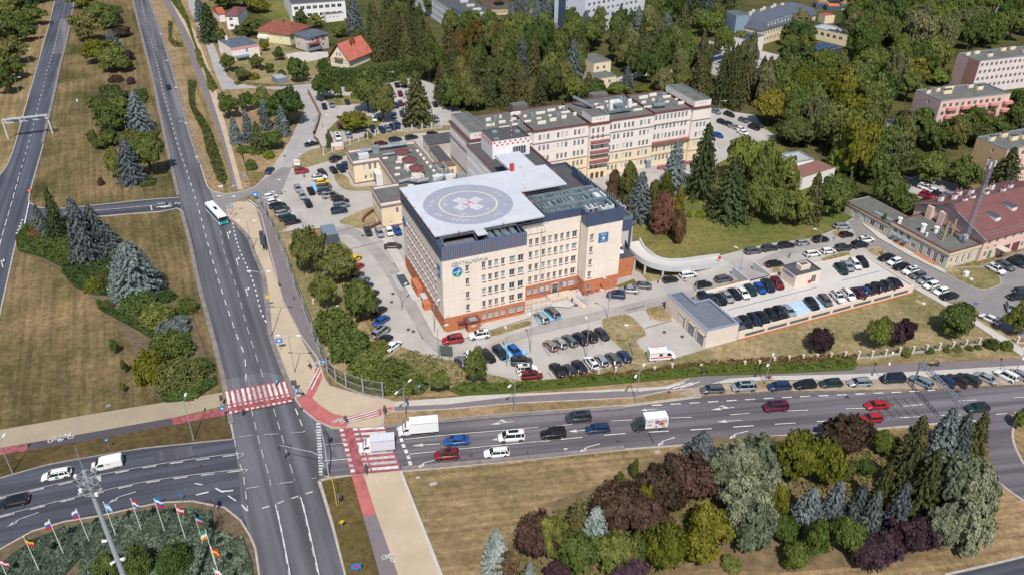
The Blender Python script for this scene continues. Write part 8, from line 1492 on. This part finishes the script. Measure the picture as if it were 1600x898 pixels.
def mast(base,pts,heads,label):
 b=G(*base); r=thing('signal_mast',label,'traffic light mast',(b.x,b.y,0),0,'mast arm signals over the junction'); mb=MU(mat('mast_grey',(.42,.44,.48),.45,metal=.3)); P_=[Vector((0,0,0))]+[G(x,y,z)-Vector((b.x,b.y,0)) for x,y,z in pts]
 for i,(p,q) in enumerate(zip(P_,P_[1:])):mb.cyl(p,q,.15-.02*i,.13-.02*i,8)
 mb.build('mast_arm',r)
 for x,y,z in heads:
  c=G(x,y,z)-Vector((b.x,b.y,0)); hd=MB(); hd.use(M_poleD); hd.box(c.x-.28,c.x+.28,c.y-.2,c.y+.2,c.z-.75,c.z+.45); hd.build('signal_head',r)
mast((515,747),[(512.5,737,1.2),(508,700,5.2),(500,661,6.4)],[(506.5,673,5.9),(507,735,2.2)],'grey mast arm reaching straight back over the east road'); mast((511,746),[(505,721,3.8),(503,716,5.2),(498,710.5,6.0),(487,705.5,6.2),(436,694.5,6.4)],[(434,697.5,6.1)],'grey bent mast arm reaching left over the junction')
b=G(527,792); r=thing('yellow_post','slim yellow post curving over the brown verge','post',(b.x,b.y,0)); mb=MU(mat('yellow_post',(.62,.42,.06),.6)); P_=[G(x,y,z)-b for x,y,z in ((527,792,0),(524,775,2),(521,757,4),(518,746,5.2),(512,743,5.6),(506,744,5.7))]; mb.tube(P_,.06,6); mb.build('curved_pipe',r)
# overhead gantries
def lattice(mb,A,B,s,n,th=.06):
 A,B=Vector(A),Vector(B); d=(B-A).normalized(); sd=d.cross(Vector((0,0,1))).normalized(); up=Vector((0,0,1)); c=[sd*a*s/2+up*b*s/2 for a,b in ((-1,-1),(1,-1),(1,1),(-1,1))]
 for q in c:mb.bar(A+q,B+q,th*1.6,th*1.6)
 for k in range(n):
  p0,p1=A.lerp(B,k/n),A.lerp(B,(k+1)/n)
  for i in range(4):mb.bar(p0+c[i],p1+c[(i+1)%4],th,th); mb.bar(p0+c[i],p0+c[(i+1)%4],th,th)
b=G(79,210); r=thing('sign_gantry','white gantry spanning the far left road with three sign backs','gantry',(0,0,0)); zz=6.3; A_,B_=G(4,190,zz),G(74,182,zz); mb=MU(mat('gantry_paint',(.62,.64,.68),.5)); lattice(mb,A_,B_,1.1,12,.09); mb.build('lattice_beam',r)
for p in (A_,B_):mb=MU(mat('gantry_paint',(0,0,0))); mb.bar((p.x,p.y,0),(p.x,p.y,zz+.5),.35,.35); mb.build('gantry_leg',r)
for t in (.25,.55,.82):c=A_.lerp(B_,t); mb=MU(M_steelD); mb.box(c.x-2.0,c.x+2.0,c.y-.75,c.y-.65,zz-.3,zz+.5); mb.build('sign_back',r)
r=thing('sign_gantry','grey lattice beam reaching over the east road at the right','gantry',(0,0,0)); A_,B_=G(1439,566,6.5),G(1503,633,6.5); mb=MU(M_steel); lattice(mb,A_,B_,.8,13,.055); mb.build('lattice_beam',r); mb=MU(M_steel); mb.bar((A_.x,A_.y,0),(A_.x,A_.y,6.9),.25,.25); mb.build('gantry_leg',r)
# flags of the roundabout bed
FC={'b':(.02,.12,.45),'w':(.72,.72,.74),'r':(.55,.02,.04),'y':(.75,.48,.02),'g':(.03,.30,.10),'o':(.75,.25,.03),'k':(.02,.02,.02),'l':(.12,.40,.70),'m':(.28,.02,.06)}
FM={k:mat('flag_'+k,v,.8) for k,v in FC.items()}
for i,(tx,ty_,bx_,by_,s,l) in enumerate(((0,871,13,903,'mwm','maroon white striped flag at the far left edge'),(37.6,838,62.6,893.6,'kyr','black yellow red flag'),(78.5,811.7,100,866,'wbr','white blue red flag, left of the floodlight mast'),(120,795,140,846.6,'wbr','white blue red flag just left of the mast'),(164.7,784,181.7,837.6,'lwl','blue and white flag right behind the mast'),(205,778.7,222,830.6,'rwb','red white blue flag right of the mast'),(242,779,258,832,'wbr','white blue red flag flying widest'),(276,788,290.7,844,'rwr','red flag with a white band'),(304.6,804,318,852,'bwr','pale blue white red hanging flag'),(322.7,828,337,884,'gwo','green white orange flag'),(331.5,854,344,905,'ryr','red and yellow hanging flag'),(333,888,352,950,'wr','white and red flag at the bottom edge'))):
 b=G(bx_,by_); h=HT(b,ty_); r=thing('flagpole',l+' on its white pole','flagpole',(b.x,b.y,0),0,'flagpoles in the roundabout bed'); mb=MU(M_signW); mb.cyl((0,0,0),(0,0,h),.07,.045,8); mb.cyl((0,0,h),(0,0,h+.1),.09,.05,8); mb.build('pole',r)
 hang=.55 if i in (6,) else .32; n=len(s); FHh,FWw=2.1,1.15
 fl=tag(put(None,'flag',r)); sgn=-1 if i in (2,3,9) else 1
 for k,ch in enumerate(s):
  mb=MU(FM[ch]); S_=7
  def pt(u,v):
   x=sgn*(.06+u*FWw*(.45+hang)); y=.16*math.sin(u*7+i+v*2)*u; z=h-.15-v*FHh*.72-u*FWw*(.75-hang*.6); return (x,y,z)
  for q in range(S_):
   u0,u1=q/S_,(q+1)/S_; v0,v1=k/n,(k+1)/n
   mb.quad(pt(u0,v1),pt(u1,v1),pt(u1,v0),pt(u0,v0))
  mb.smooth=True; mb.build('flag_stripe',fl)
# floodlight mast, bottom left
pb=G(193,898,22); top=HT(Vector((pb.x,pb.y,0)),722); r=thing('floodlight_mast','very tall grey floodlight mast rising from the flag bed','mast',(pb.x,pb.y,0)); mb=MU(mat('mast_bluegrey',(.36,.41,.48),.45,metal=.2)); mb.cyl((0,0,0),(0,0,top*.97),.42,.21,14); mb.build('pole',r)
mb=MU(M_pole); mb.cyl((0,0,top*.95),(0,0,top*1.06),.05,.03,6)
for k in range(3):
 z=top*.90+k*1.0;
 for q in range(10):a,c=2*math.pi*q/10,2*math.pi*(q+1)/10; mb.bar((.95*math.cos(a),.95*math.sin(a),z),(.95*math.cos(c),.95*math.sin(c),z),.06,.06)
 for q in range(5):a=2*math.pi*q/5+k; mb.bar((0,0,z),(1.15*math.cos(a),1.15*math.sin(a),z),.06,.06)
mb.build('head_frame',r)
for q in range(10):
 a=2*math.pi*q/10; z=top*.90+(q%3)*1.0; mb=MU(M_signW if q%2 else M_pole); c=(1.1*math.cos(a),1.1*math.sin(a)); mb.box(c[0]-.16,c[0]+.16,c[1]-.12,c[1]+.12,z-.22,z+.18); mb.build('floodlight',r)
for q,z in ((0,.62),(2.1,.62),(4.2,.62),(1.2,.60),(3.4,.70)):mb=MU(M_signW); mb.cyl((.35*math.cos(q),.35*math.sin(q),top*z),(.85*math.cos(q),.85*math.sin(q),top*z+.1),.14,.2,8); mb.build('floodlight',r)
# glass noise fence
fp=[(407.5,322),(416,338),(425,356),(434,376),(443,396),(452,424),(461,450),(475,485),(490,527),(500,553),(512.5,584),(525.8,597.5),(542,606.5),(568.4,616.5),(599,622)]
r=thing('noise_fence','transparent noise fence with galvanised posts curving round the pavement corner','fence',(0,0,0)); W_=[G(*p) for p in fp]; hf=3.9
gm_=bpy.data.materials.new('acrylic_panel'); gm_.use_nodes=True; t_=gm_.node_tree; t_.nodes.clear(); o_o=t_.nodes.new('ShaderNodeOutputMaterial'); a_a=t_.nodes.new('ShaderNodeBsdfTransparent'); b_b=t_.nodes.new('ShaderNodeBsdfGlossy'); m_m=t_.nodes.new('ShaderNodeMixShader'); a_a.inputs[0].default_value=(.72,.80,.80,1); b_b.inputs[0].default_value=(.6,.65,.68,1); b_b.inputs['Roughness'].default_value=.1; m_m.inputs[0].default_value=.12; t_.links.new(a_a.outputs[0],m_m.inputs[1]); t_.links.new(b_b.outputs[0],m_m.inputs[2]); t_.links.new(m_m.outputs[0],o_o.inputs[0])
for i,p in enumerate(W_):mb=MU(M_pole); mb.box(p.x-.12,p.x+.12,p.y-.12,p.y+.12,0,hf+.15); mb.build('post',r)
for a,b in zip(W_,W_[1:]):
 d=(b-a).normalized(); a2,b2=a+d*.14,b-d*.14; up=Vector((0,0,1)); mb=MU(gm_); mb.quad(a2+up*.35,b2+up*.35,b2+up*hf,a2+up*hf); pn_=mb.build('glass_panel',r); mb=MU(M_pole); mb.bar(a2+up*hf*.52,b2+up*hf*.52,.08,.1); mb.bar(a2+up*hf,b2+up*hf,.08,.08); mb.use(M_kerb); mb.bar(a2+up*.16,b2+up*.16,.14,.34); mb.build('rail',pn_)
# pillar fences
def pillars(pts,label,h=1.9,wall=True,mw=M_beige):
 r=thing('pillar_fence',label,'fence',(0,0,0)); P_=[G(*p) for p in pts]; up=Vector((0,0,1))
 for p in P_:mb=MU(mat('pillar_stone',(.58,.53,.46),.9,var=.1,scale=1)); mb.box(p.x-.2,p.x+.2,p.y-.2,p.y+.2,0,h); mb.box(p.x-.27,p.x+.27,p.y-.27,p.y+.27,h,h+.1); mb.build('pillar',r)
 for a,b in zip(P_,P_[1:]):
  d=(b-a).normalized(); a2,b2=a+d*.3,b-d*.3
  if wall:mb=MU(M_kerb); mb.bar(a2+up*.25,b2+up*.25,.2,.5); mb.build('low_wall',r)
  mb=MU(M_poleD)
  for z in (.75,1.1,1.5):mb.bar(a2+up*z,b2+up*z,.035,.05)
  for k in range(5):q=a2.lerp(b2,(k+.5)/5); mb.bar(q+up*.5,q+up*1.6,.03,.03)
  mb.build('railing',r)
pillars([(1340,560),(1361,559.5),(1382,557),(1404,554),(1425,552),(1446,550),(1466,547),(1487,545),(1507,542),(1528,539),(1548,536.5)],'fence of white pillars on the lawn above the east road',1.8,True,M_white_p); pillars([(1588,537),(1610,536)],'two white pillars at the right edge pavement',1.8,True,M_white_p)
pillars([(506,243),(520,238.5),(534.5,232),(547.5,227),(561,222),(575,217.5),(587,213)],'beige pillar fence around the upper car park, left part',2.2); pillars([(628,207),(644,205.5),(660,204),(675,202),(690,200)],'beige pillar fence around the upper car park, right part',2.2)
for i,(x,y) in enumerate(((813,586),(843,587),(874,586),(905,585),(935,583),(962,580),(1022,580),(1050,575),(1095,576),(1163,571),(1186,570),(1209,565),(1232,563),(1254,561),(1276,560),(1298,558),(1320,556),(560,532),(584,560),(528,484),(524,462),(490,474),(576,559))):
 b=G(x,y); mb=MU(MATS['pillar_stone']); mb.box(-.2,.2,-.2,.2,0,1.05); mb.box(-.27,.27,-.27,.27,1.05,1.16); o=mb.build('stone_pillar'); o.location=(b.x,b.y,0); tag(o,['white capped stone pillar in the brush above the east road','white capped stone pillar among the shrubs left of the hospital'][i>16],'pillar','free standing fence pillars')
r=thing('brick_wall','long low brick wall beside the side street','wall',(0,0,0)); mb=MU(mat('old_brick',(.25,.17,.11),.9,var=.25,scale=1.5)); mb.ribbon([G(*p).to_2d() for p in ((482,146),(490,160),(500,180),(497,195),(491,212))],.5,0,1.5); mb.build('wall',r)
r=thing('wooden_fence','thin dark wooden fence running along the road side of the car park','fence',(0,0,0)); mb=MU(M_wood); mb.ribbon([G(*p).to_2d() for p in ((491,217),(498,224),(504,238))],.2,0,1.4); mb.build('boards',r)
for x,y,l in ((1017,500,'upper'),(1015,492,'second'),(996,512,'left'),(1016,474,'top'),(1016.5,497,'middle')):
 b=G(x,y); o=MB(); o.use(mat('bollard_orange',(.75,.22,.05),.6)); o.cyl((0,0,0),(0,0,.5),.1,.08,8); o.use(M_signW); o.cyl((0,0,.5),(0,0,.7),.082,.078,8); o.use(mat('bollard_orange',(0,0,0))); o.cyl((0,0,.7),(0,0,.95),.077,.07,8); q=o.build('marker_bollard'); q.location=(b.x,b.y,.1); tag(q,f'orange marker bollard at the garage lawn, {l} one','bollard','orange bollards')
for x,y,s,l,cat,m in ((121,159,(.5,.4,.9),'small white box on the median lawn','utility box',M_signW),(1508,432,(1.2,.8,1.3),'pale utility cabinet on the oval grass island','cabinet',M_white_p),(1517,438,(.6,.6,.5),'small low box beside the utility cabinet','box',M_white_p),(1443,475,(.7,.5,.25),'white slab lying on the lawn right of the deck','slab',M_white_p),(677,756,(1.2,.6,.15),'pale concrete slab on the dry lawn','slab',M_kerb),(653,746,(.6,.4,.12),'small concrete cover on the dry lawn','slab',M_kerb),(170,634,(.8,.6,.2),'small grey cover on the lower left lawn','slab',M_kerbD),(305,516,(.9,.6,.1),'grey manhole slab beside the main road','slab',M_kerb),(1027,706,(.9,.7,.1),'pale slab on the dry lawn near the road','slab',M_kerb),(453,625,(.5,.4,.3),'small box on the sand pavement','box',M_pole),(345,292,(1.2,.5,.3),'white block at the verge tip','block',M_signW)):
 b=G(x,y); o=MB(); o.use(m); a,c,h=s; o.box(-a/2,a/2,-c/2,c/2,0,h*.9); o.box(-a/2-.04,a/2+.04,-c/2-.04,c/2+.04,h*.9,h); q=o.build(cat.replace(' ','_')); q.location=(b.x,b.y,0); q.rotation_euler=(0,0,HA); tag(q,l,cat)
# far yard bits: sports cage and building site, top
r=thing('sports_cage','green mesh sports court fence beyond the white school','fence',(0,0,0)); mb=MU(mat('green_mesh',(.05,.22,.16),.8))
Pq=[G(x,y) for x,y in ((738,-8),(765,22),(860,16),(880,8))]
for a,b in zip(Pq,Pq[1:]):
 for k in range(9):p=a.lerp(b,k/8); mb.bar(p,p+Vector((0,0,4)),.12,.12)
 for z in (.5,1.2,2,2.8,3.6,4):mb.bar(a+Vector((0,0,z)),b+Vector((0,0,z)),.06,.12)
mb.build('mesh_panel',r)
area('sports_court',[(745,2),(795,2),(800,16),(762,18)],mat('court_brown',(.12,.06,.06),.8)); area('court_edge',[(755,18),(880,12),(885,20),(765,26)],mat('court_sand',(.45,.34,.2),.9),smooth=0)
area('building_site',[(1275,6),(1290,-4),(1350,-10),(1360,8),(1340,20),(1290,14)],mat('site_sand',(.44,.32,.2),.95,var=.25,scale=.15));
for i,(x,y) in enumerate(((1283,12),(1300,16),(1320,14),(1335,10))):b=G(x,y); o=MB(); o.use(mat('tarpaulin',(.07,.10,.14),.6)); o.box(-4,4,-2.5,2.5,0,2.4); o.use(M_orange if i==1 else M_wood); o.box(-3,3,-2,2,2.41,3.0); q=o.build('site_store'); q.location=(b.x,b.y,0); tag(q,['covered material stack at the left of the building site','covered stack with orange boards on the building site','covered material stack, third on the building site','covered material stack at the right of the building site'][i],'material stack','stacks on the building site')
# ---- people ----
def person_mesh(pose):
 J={'head':(0,0,1.62),'neck':(0,0,1.46),'chest':(0,0,1.28),'pel':(0,0,.95),'ls':(.18,0,1.40),'rs':(-.18,0,1.40),'le':(.26,.05,1.13),'re':(-.26,-.05,1.13),'lh':(.25,.16,.90),'rh':(-.25,.04,.88),'lhip':(.09,0,.90),'rhip':(-.09,0,.90),'lk':(.10,.16,.50),'rk':(-.10,-.02,.50),'lf':(.10,.24,.08),'rf':(-.10,-.26,.10),'lt':(.10,.40,.04),'rt':(-.10,-.12,.04)}
 if pose=='ride':J.update({'pel':(0,-.25,1.0),'chest':(0,.02,1.28),'neck':(0,.13,1.46),'head':(0,.18,1.62),'ls':(.18,.10,1.40),'rs':(-.18,.10,1.40),'le':(.24,.30,1.20),'re':(-.24,.30,1.20),'lh':(.22,.50,1.08),'rh':(-.22,.50,1.08),'lhip':(.09,-.22,.96),'rhip':(-.09,-.22,.96),'lk':(.11,.14,.75),'rk':(-.11,.08,.62),'lf':(.11,.05,.38),'rf':(-.11,-.05,.22),'lt':(.11,.20,.36),'rt':(-.11,.10,.20)})
 if pose=='stand':J.update({'lk':(.10,.03,.50),'rk':(-.10,.03,.50),'lf':(.10,0,.08),'rf':(-.10,0,.08),'lt':(.11,.16,.04),'rt':(-.11,.16,.04)})
 names=list(J); E_=[('pel','chest'),('chest','neck'),('neck','head'),('neck','ls'),('neck','rs'),('ls','le'),('le','lh'),('rs','re'),('re','rh'),('pel','lhip'),('pel','rhip'),('lhip','lk'),('rhip','rk'),('lk','lf'),('rk','rf'),('lf','lt'),('rf','rt')]
 rad={'head':(.10,.12),'neck':(.065,.065),'chest':(.17,.12),'pel':(.15,.12),'ls':(.07,.07),'rs':(.07,.07),'le':(.05,.05),'re':(.05,.05),'lh':(.038,.038),'rh':(.038,.038),'lhip':(.10,.10),'rhip':(.10,.10),'lk':(.065,.065),'rk':(.065,.065),'lf':(.045,.045),'rf':(.045,.045),'lt':(.035,.035),'rt':(.035,.035)}
 me=bpy.data.meshes.new('body'); me.from_pydata([J[n] for n in names],[(names.index(a),names.index(b)) for a,b in E_],[]); o=bpy.data.objects.new('tmp',me); C.objects.link(o); sk=o.modifiers.new('s','SKIN'); sk.use_smooth_shade=True
 sv=me.skin_vertices[0].data
 for i,n in enumerate(names):sv[i].radius=rad[n]
 sv[names.index('pel')].use_root=True; ss=o.modifiers.new('u','SUBSURF'); ss.levels=1; ss.render_levels=1
 dg=bpy.context.evaluated_depsgraph_get(); m2=bpy.data.meshes.new_from_object(o.evaluated_get(dg)); bpy.data.objects.remove(o)
 for k in ('skin','shirt','trousers'):m2.materials.append(None)
 for p in m2.polygons:
  c=p.center; p.material_index=0 if (c.z>1.47 or (abs(c.x)>.19 and c.z<1.14 and c.z>.8)) else (1 if c.z>.97 else 2)
 return m2
PM={k:person_mesh(k) for k in ('walk','stand','ride')}
M_skin=mat('skin',(.50,.30,.21),.6); M_hair=mat('hair',(.05,.032,.02),.8)
hm_=MB(); hm_.use(M_hair); hm_.smooth=True
for i in range(4):
 for j in range(8):
  q=lambda i,j:(.115*math.sin(i*.42)*math.cos(j*.785),.135*math.sin(i*.42)*math.sin(j*.785)-.02,1.66+.125*math.cos(i*.42))
  hm_.quad(q(i,j),q(i+1,j),q(i+1,j+1),q(i,j+1))
HM=hm_.mesh('hair')
fm_=MB(); fm_.use(M_skin); fm_.box(-.015,.015,.115,.15,1.59,1.63); fm_.use(M_trim); fm_.box(-.05,-.025,.11,.125,1.63,1.645); fm_.box(.025,.05,.11,.125,1.63,1.645); fm_.box(-.03,.03,.105,.12,1.55,1.56); FMh=fm_.mesh('face')
hd_=MB(); hd_.use(M_skin)
for k in range(4):hd_.box(-.035+k*.018,-.021+k*.018,-.012,.012,-.15+.01*abs(k-1.5),-.06)
hd_.box(-.04,.038,-.015,.015,-.08,.02); hd_.bar((.035,.0,-.02),(.06,.01,-.08),.016,.016); HDm=hd_.mesh('hand')
def person(x,y,pose,shirt,trous,label,az=0,z=0,bike_=False):
 b=G(x,y,z); r=thing('person',label,'person',(b.x,b.y,.05+z),az,'people on foot and on bicycles'); o=put(PM[pose],'body',r); sc_=1.03
 for i,m in enumerate((M_skin,mat('cloth_'+shirt[0],shirt[1],.85),mat('cloth_'+trous[0],trous[1],.85))):o.material_slots[i].link='OBJECT'; o.material_slots[i].material=m
 dy,dz=(.18,0) if pose=='ride' else (0,0); put(HM,'hair',r,(0,dy,dz)); put(FMh,'face',r,(0,dy,dz))
 for s in (1,-1):
  p={'ride':(.22*s,.52,1.10)}.get(pose,(.25*s,.16 if s>0 else .04,.90 if s>0 else .88)); put(HDm,'hand',r,p)
 return r
CL={'white':(.7,.7,.7),'red':(.55,.03,.04),'navy':(.02,.04,.12),'black':(.02,.02,.025),'blue':(.10,.45,.65),'grey':(.25,.25,.27),'beige':(.45,.36,.25),'yellow':(.65,.62,.08),'purple':(.20,.12,.35)}
c_=lambda n:(n,CL[n])
for x,y,p,s,t,l,a in ((483,574,'walk','white','navy','person in white top and navy trousers on the sand pavement',1.2),(486,577,'walk','black','navy','person in dark clothes walking beside the one in white',1.2),(459,470,'walk','purple','grey','person in lilac top walking up the grey path',.3),(437,449,'stand','navy','black','person in dark clothes at the bus bay kerb',2.5),(475.6,278,'walk','black','black','person in black walking below the red suv',3.0),(1303.5,375,'walk','red','grey','person in red top between the parked cars',-2.2),(526,256,'walk','black','black','person in black beside the black suv',2.0),
(1028.5,443,'stand','purple','navy','person in purple top on the drive before the garage',1.0),(1377,398,'stand','grey','black','person standing by the beige building',.5),(1233,404,'walk','black','black','person in black behind the stair house',1.5),(512,552+12,'stand','grey','navy','person at the top of the red cycle path',.4),(894,474,'stand','black','navy','person by the bicycle stands',2.0)):person(x,y,p,c_(s),c_(t),l,a)
def cyclist(x,y,az,shirt,trous,label,paint='black'):
 person(x,y,'ride',c_(shirt),c_(trous),'person in %s top riding, %s'%(shirt,label),az)
 b=G(x,y); r=thing('bicycle','%s bicycle ridden %s'%(paint,label),'bicycle',(b.x,b.y,.05),az,'ridden bicycles')
 for yy in (-.55,.58):
  mb=MU(M_tyre); n=16
  for k in range(n):a0,a1=2*math.pi*k/n,2*math.pi*(k+1)/n; mb.bar((0,yy+.34*math.cos(a0),.36+.34*math.sin(a0)),(0,yy+.34*math.cos(a1),.36+.34*math.sin(a1)),.035,.035)
  mb.build('wheel',r)
 mb=MU(CP[paint])
 for p,q in (((0,-.55,.36),(0,-.22,.9)),((0,-.22,.9),(0,.4,.88)),((0,.4,.88),(0,-.1,.35)),((0,-.1,.35),(0,-.55,.36)),((0,-.1,.35),(0,-.25,.95)),((0,.58,.36),(0,.42,1.0)),((-.25,.45,1.05),(.25,.45,1.05))):mb.bar(p,q,.04,.04)
 mb.build('frame',r); mb=MU(M_trim); mb.box(-.08,.08,-.38,-.12,.95,1.0); mb.build('saddle',r)
cyclist(434,603,-.2,'blue','black','across the red zebra crossing'); cyclist(473,619,1.3,'grey','black','onto the red cycle path'); cyclist(1099,587,1.5,'navy','beige','on the grey path beside the wild hedge'); cyclist(1201,593,1.4,'red','black','near the double lamp above the east road','red'); cyclist(1454,573,1.5,'yellow','black','left of two under the lattice gantry'); cyclist(1463,573,1.5,'black','black','right of two under the lattice gantry')
# bicycles parked at the hospital wall
for i in range(6):
 b=G(914+i*7.5,462-i*2.6); r=thing('bicycle',f'bicycle against the orange brick wall, {ORD[i]} from the left in the rack','bicycle',(b.x,b.y,.05),HA+R(70+i*5),'bicycles in the rack')
 mb=MU(M_tyre)
 for yy in (-.55,.58):
  for k in range(10):a0,a1=2*math.pi*k/10,2*math.pi*(k+1)/10; mb.bar((0,yy+.34*math.cos(a0),.36+.34*math.sin(a0)),(0,yy+.34*math.cos(a1),.36+.34*math.sin(a1)),.04,.04)
 mb.build('wheels',r); mb=MU(CP['grey' if i%2 else 'navy'])
 for p,q in (((0,-.55,.36),(0,-.22,.9)),((0,-.22,.9),(0,.4,.88)),((0,.4,.88),(0,-.1,.35)),((0,-.1,.35),(0,-.55,.36)),((0,.58,.36),(0,.42,1.0)),((-.25,.45,1.05),(.25,.45,1.05))):mb.bar(p,q,.05,.05)
 mb.build('frame',r)
print('cars',ncar[0],'trees',ntree[0],'objects',len(C.objects))
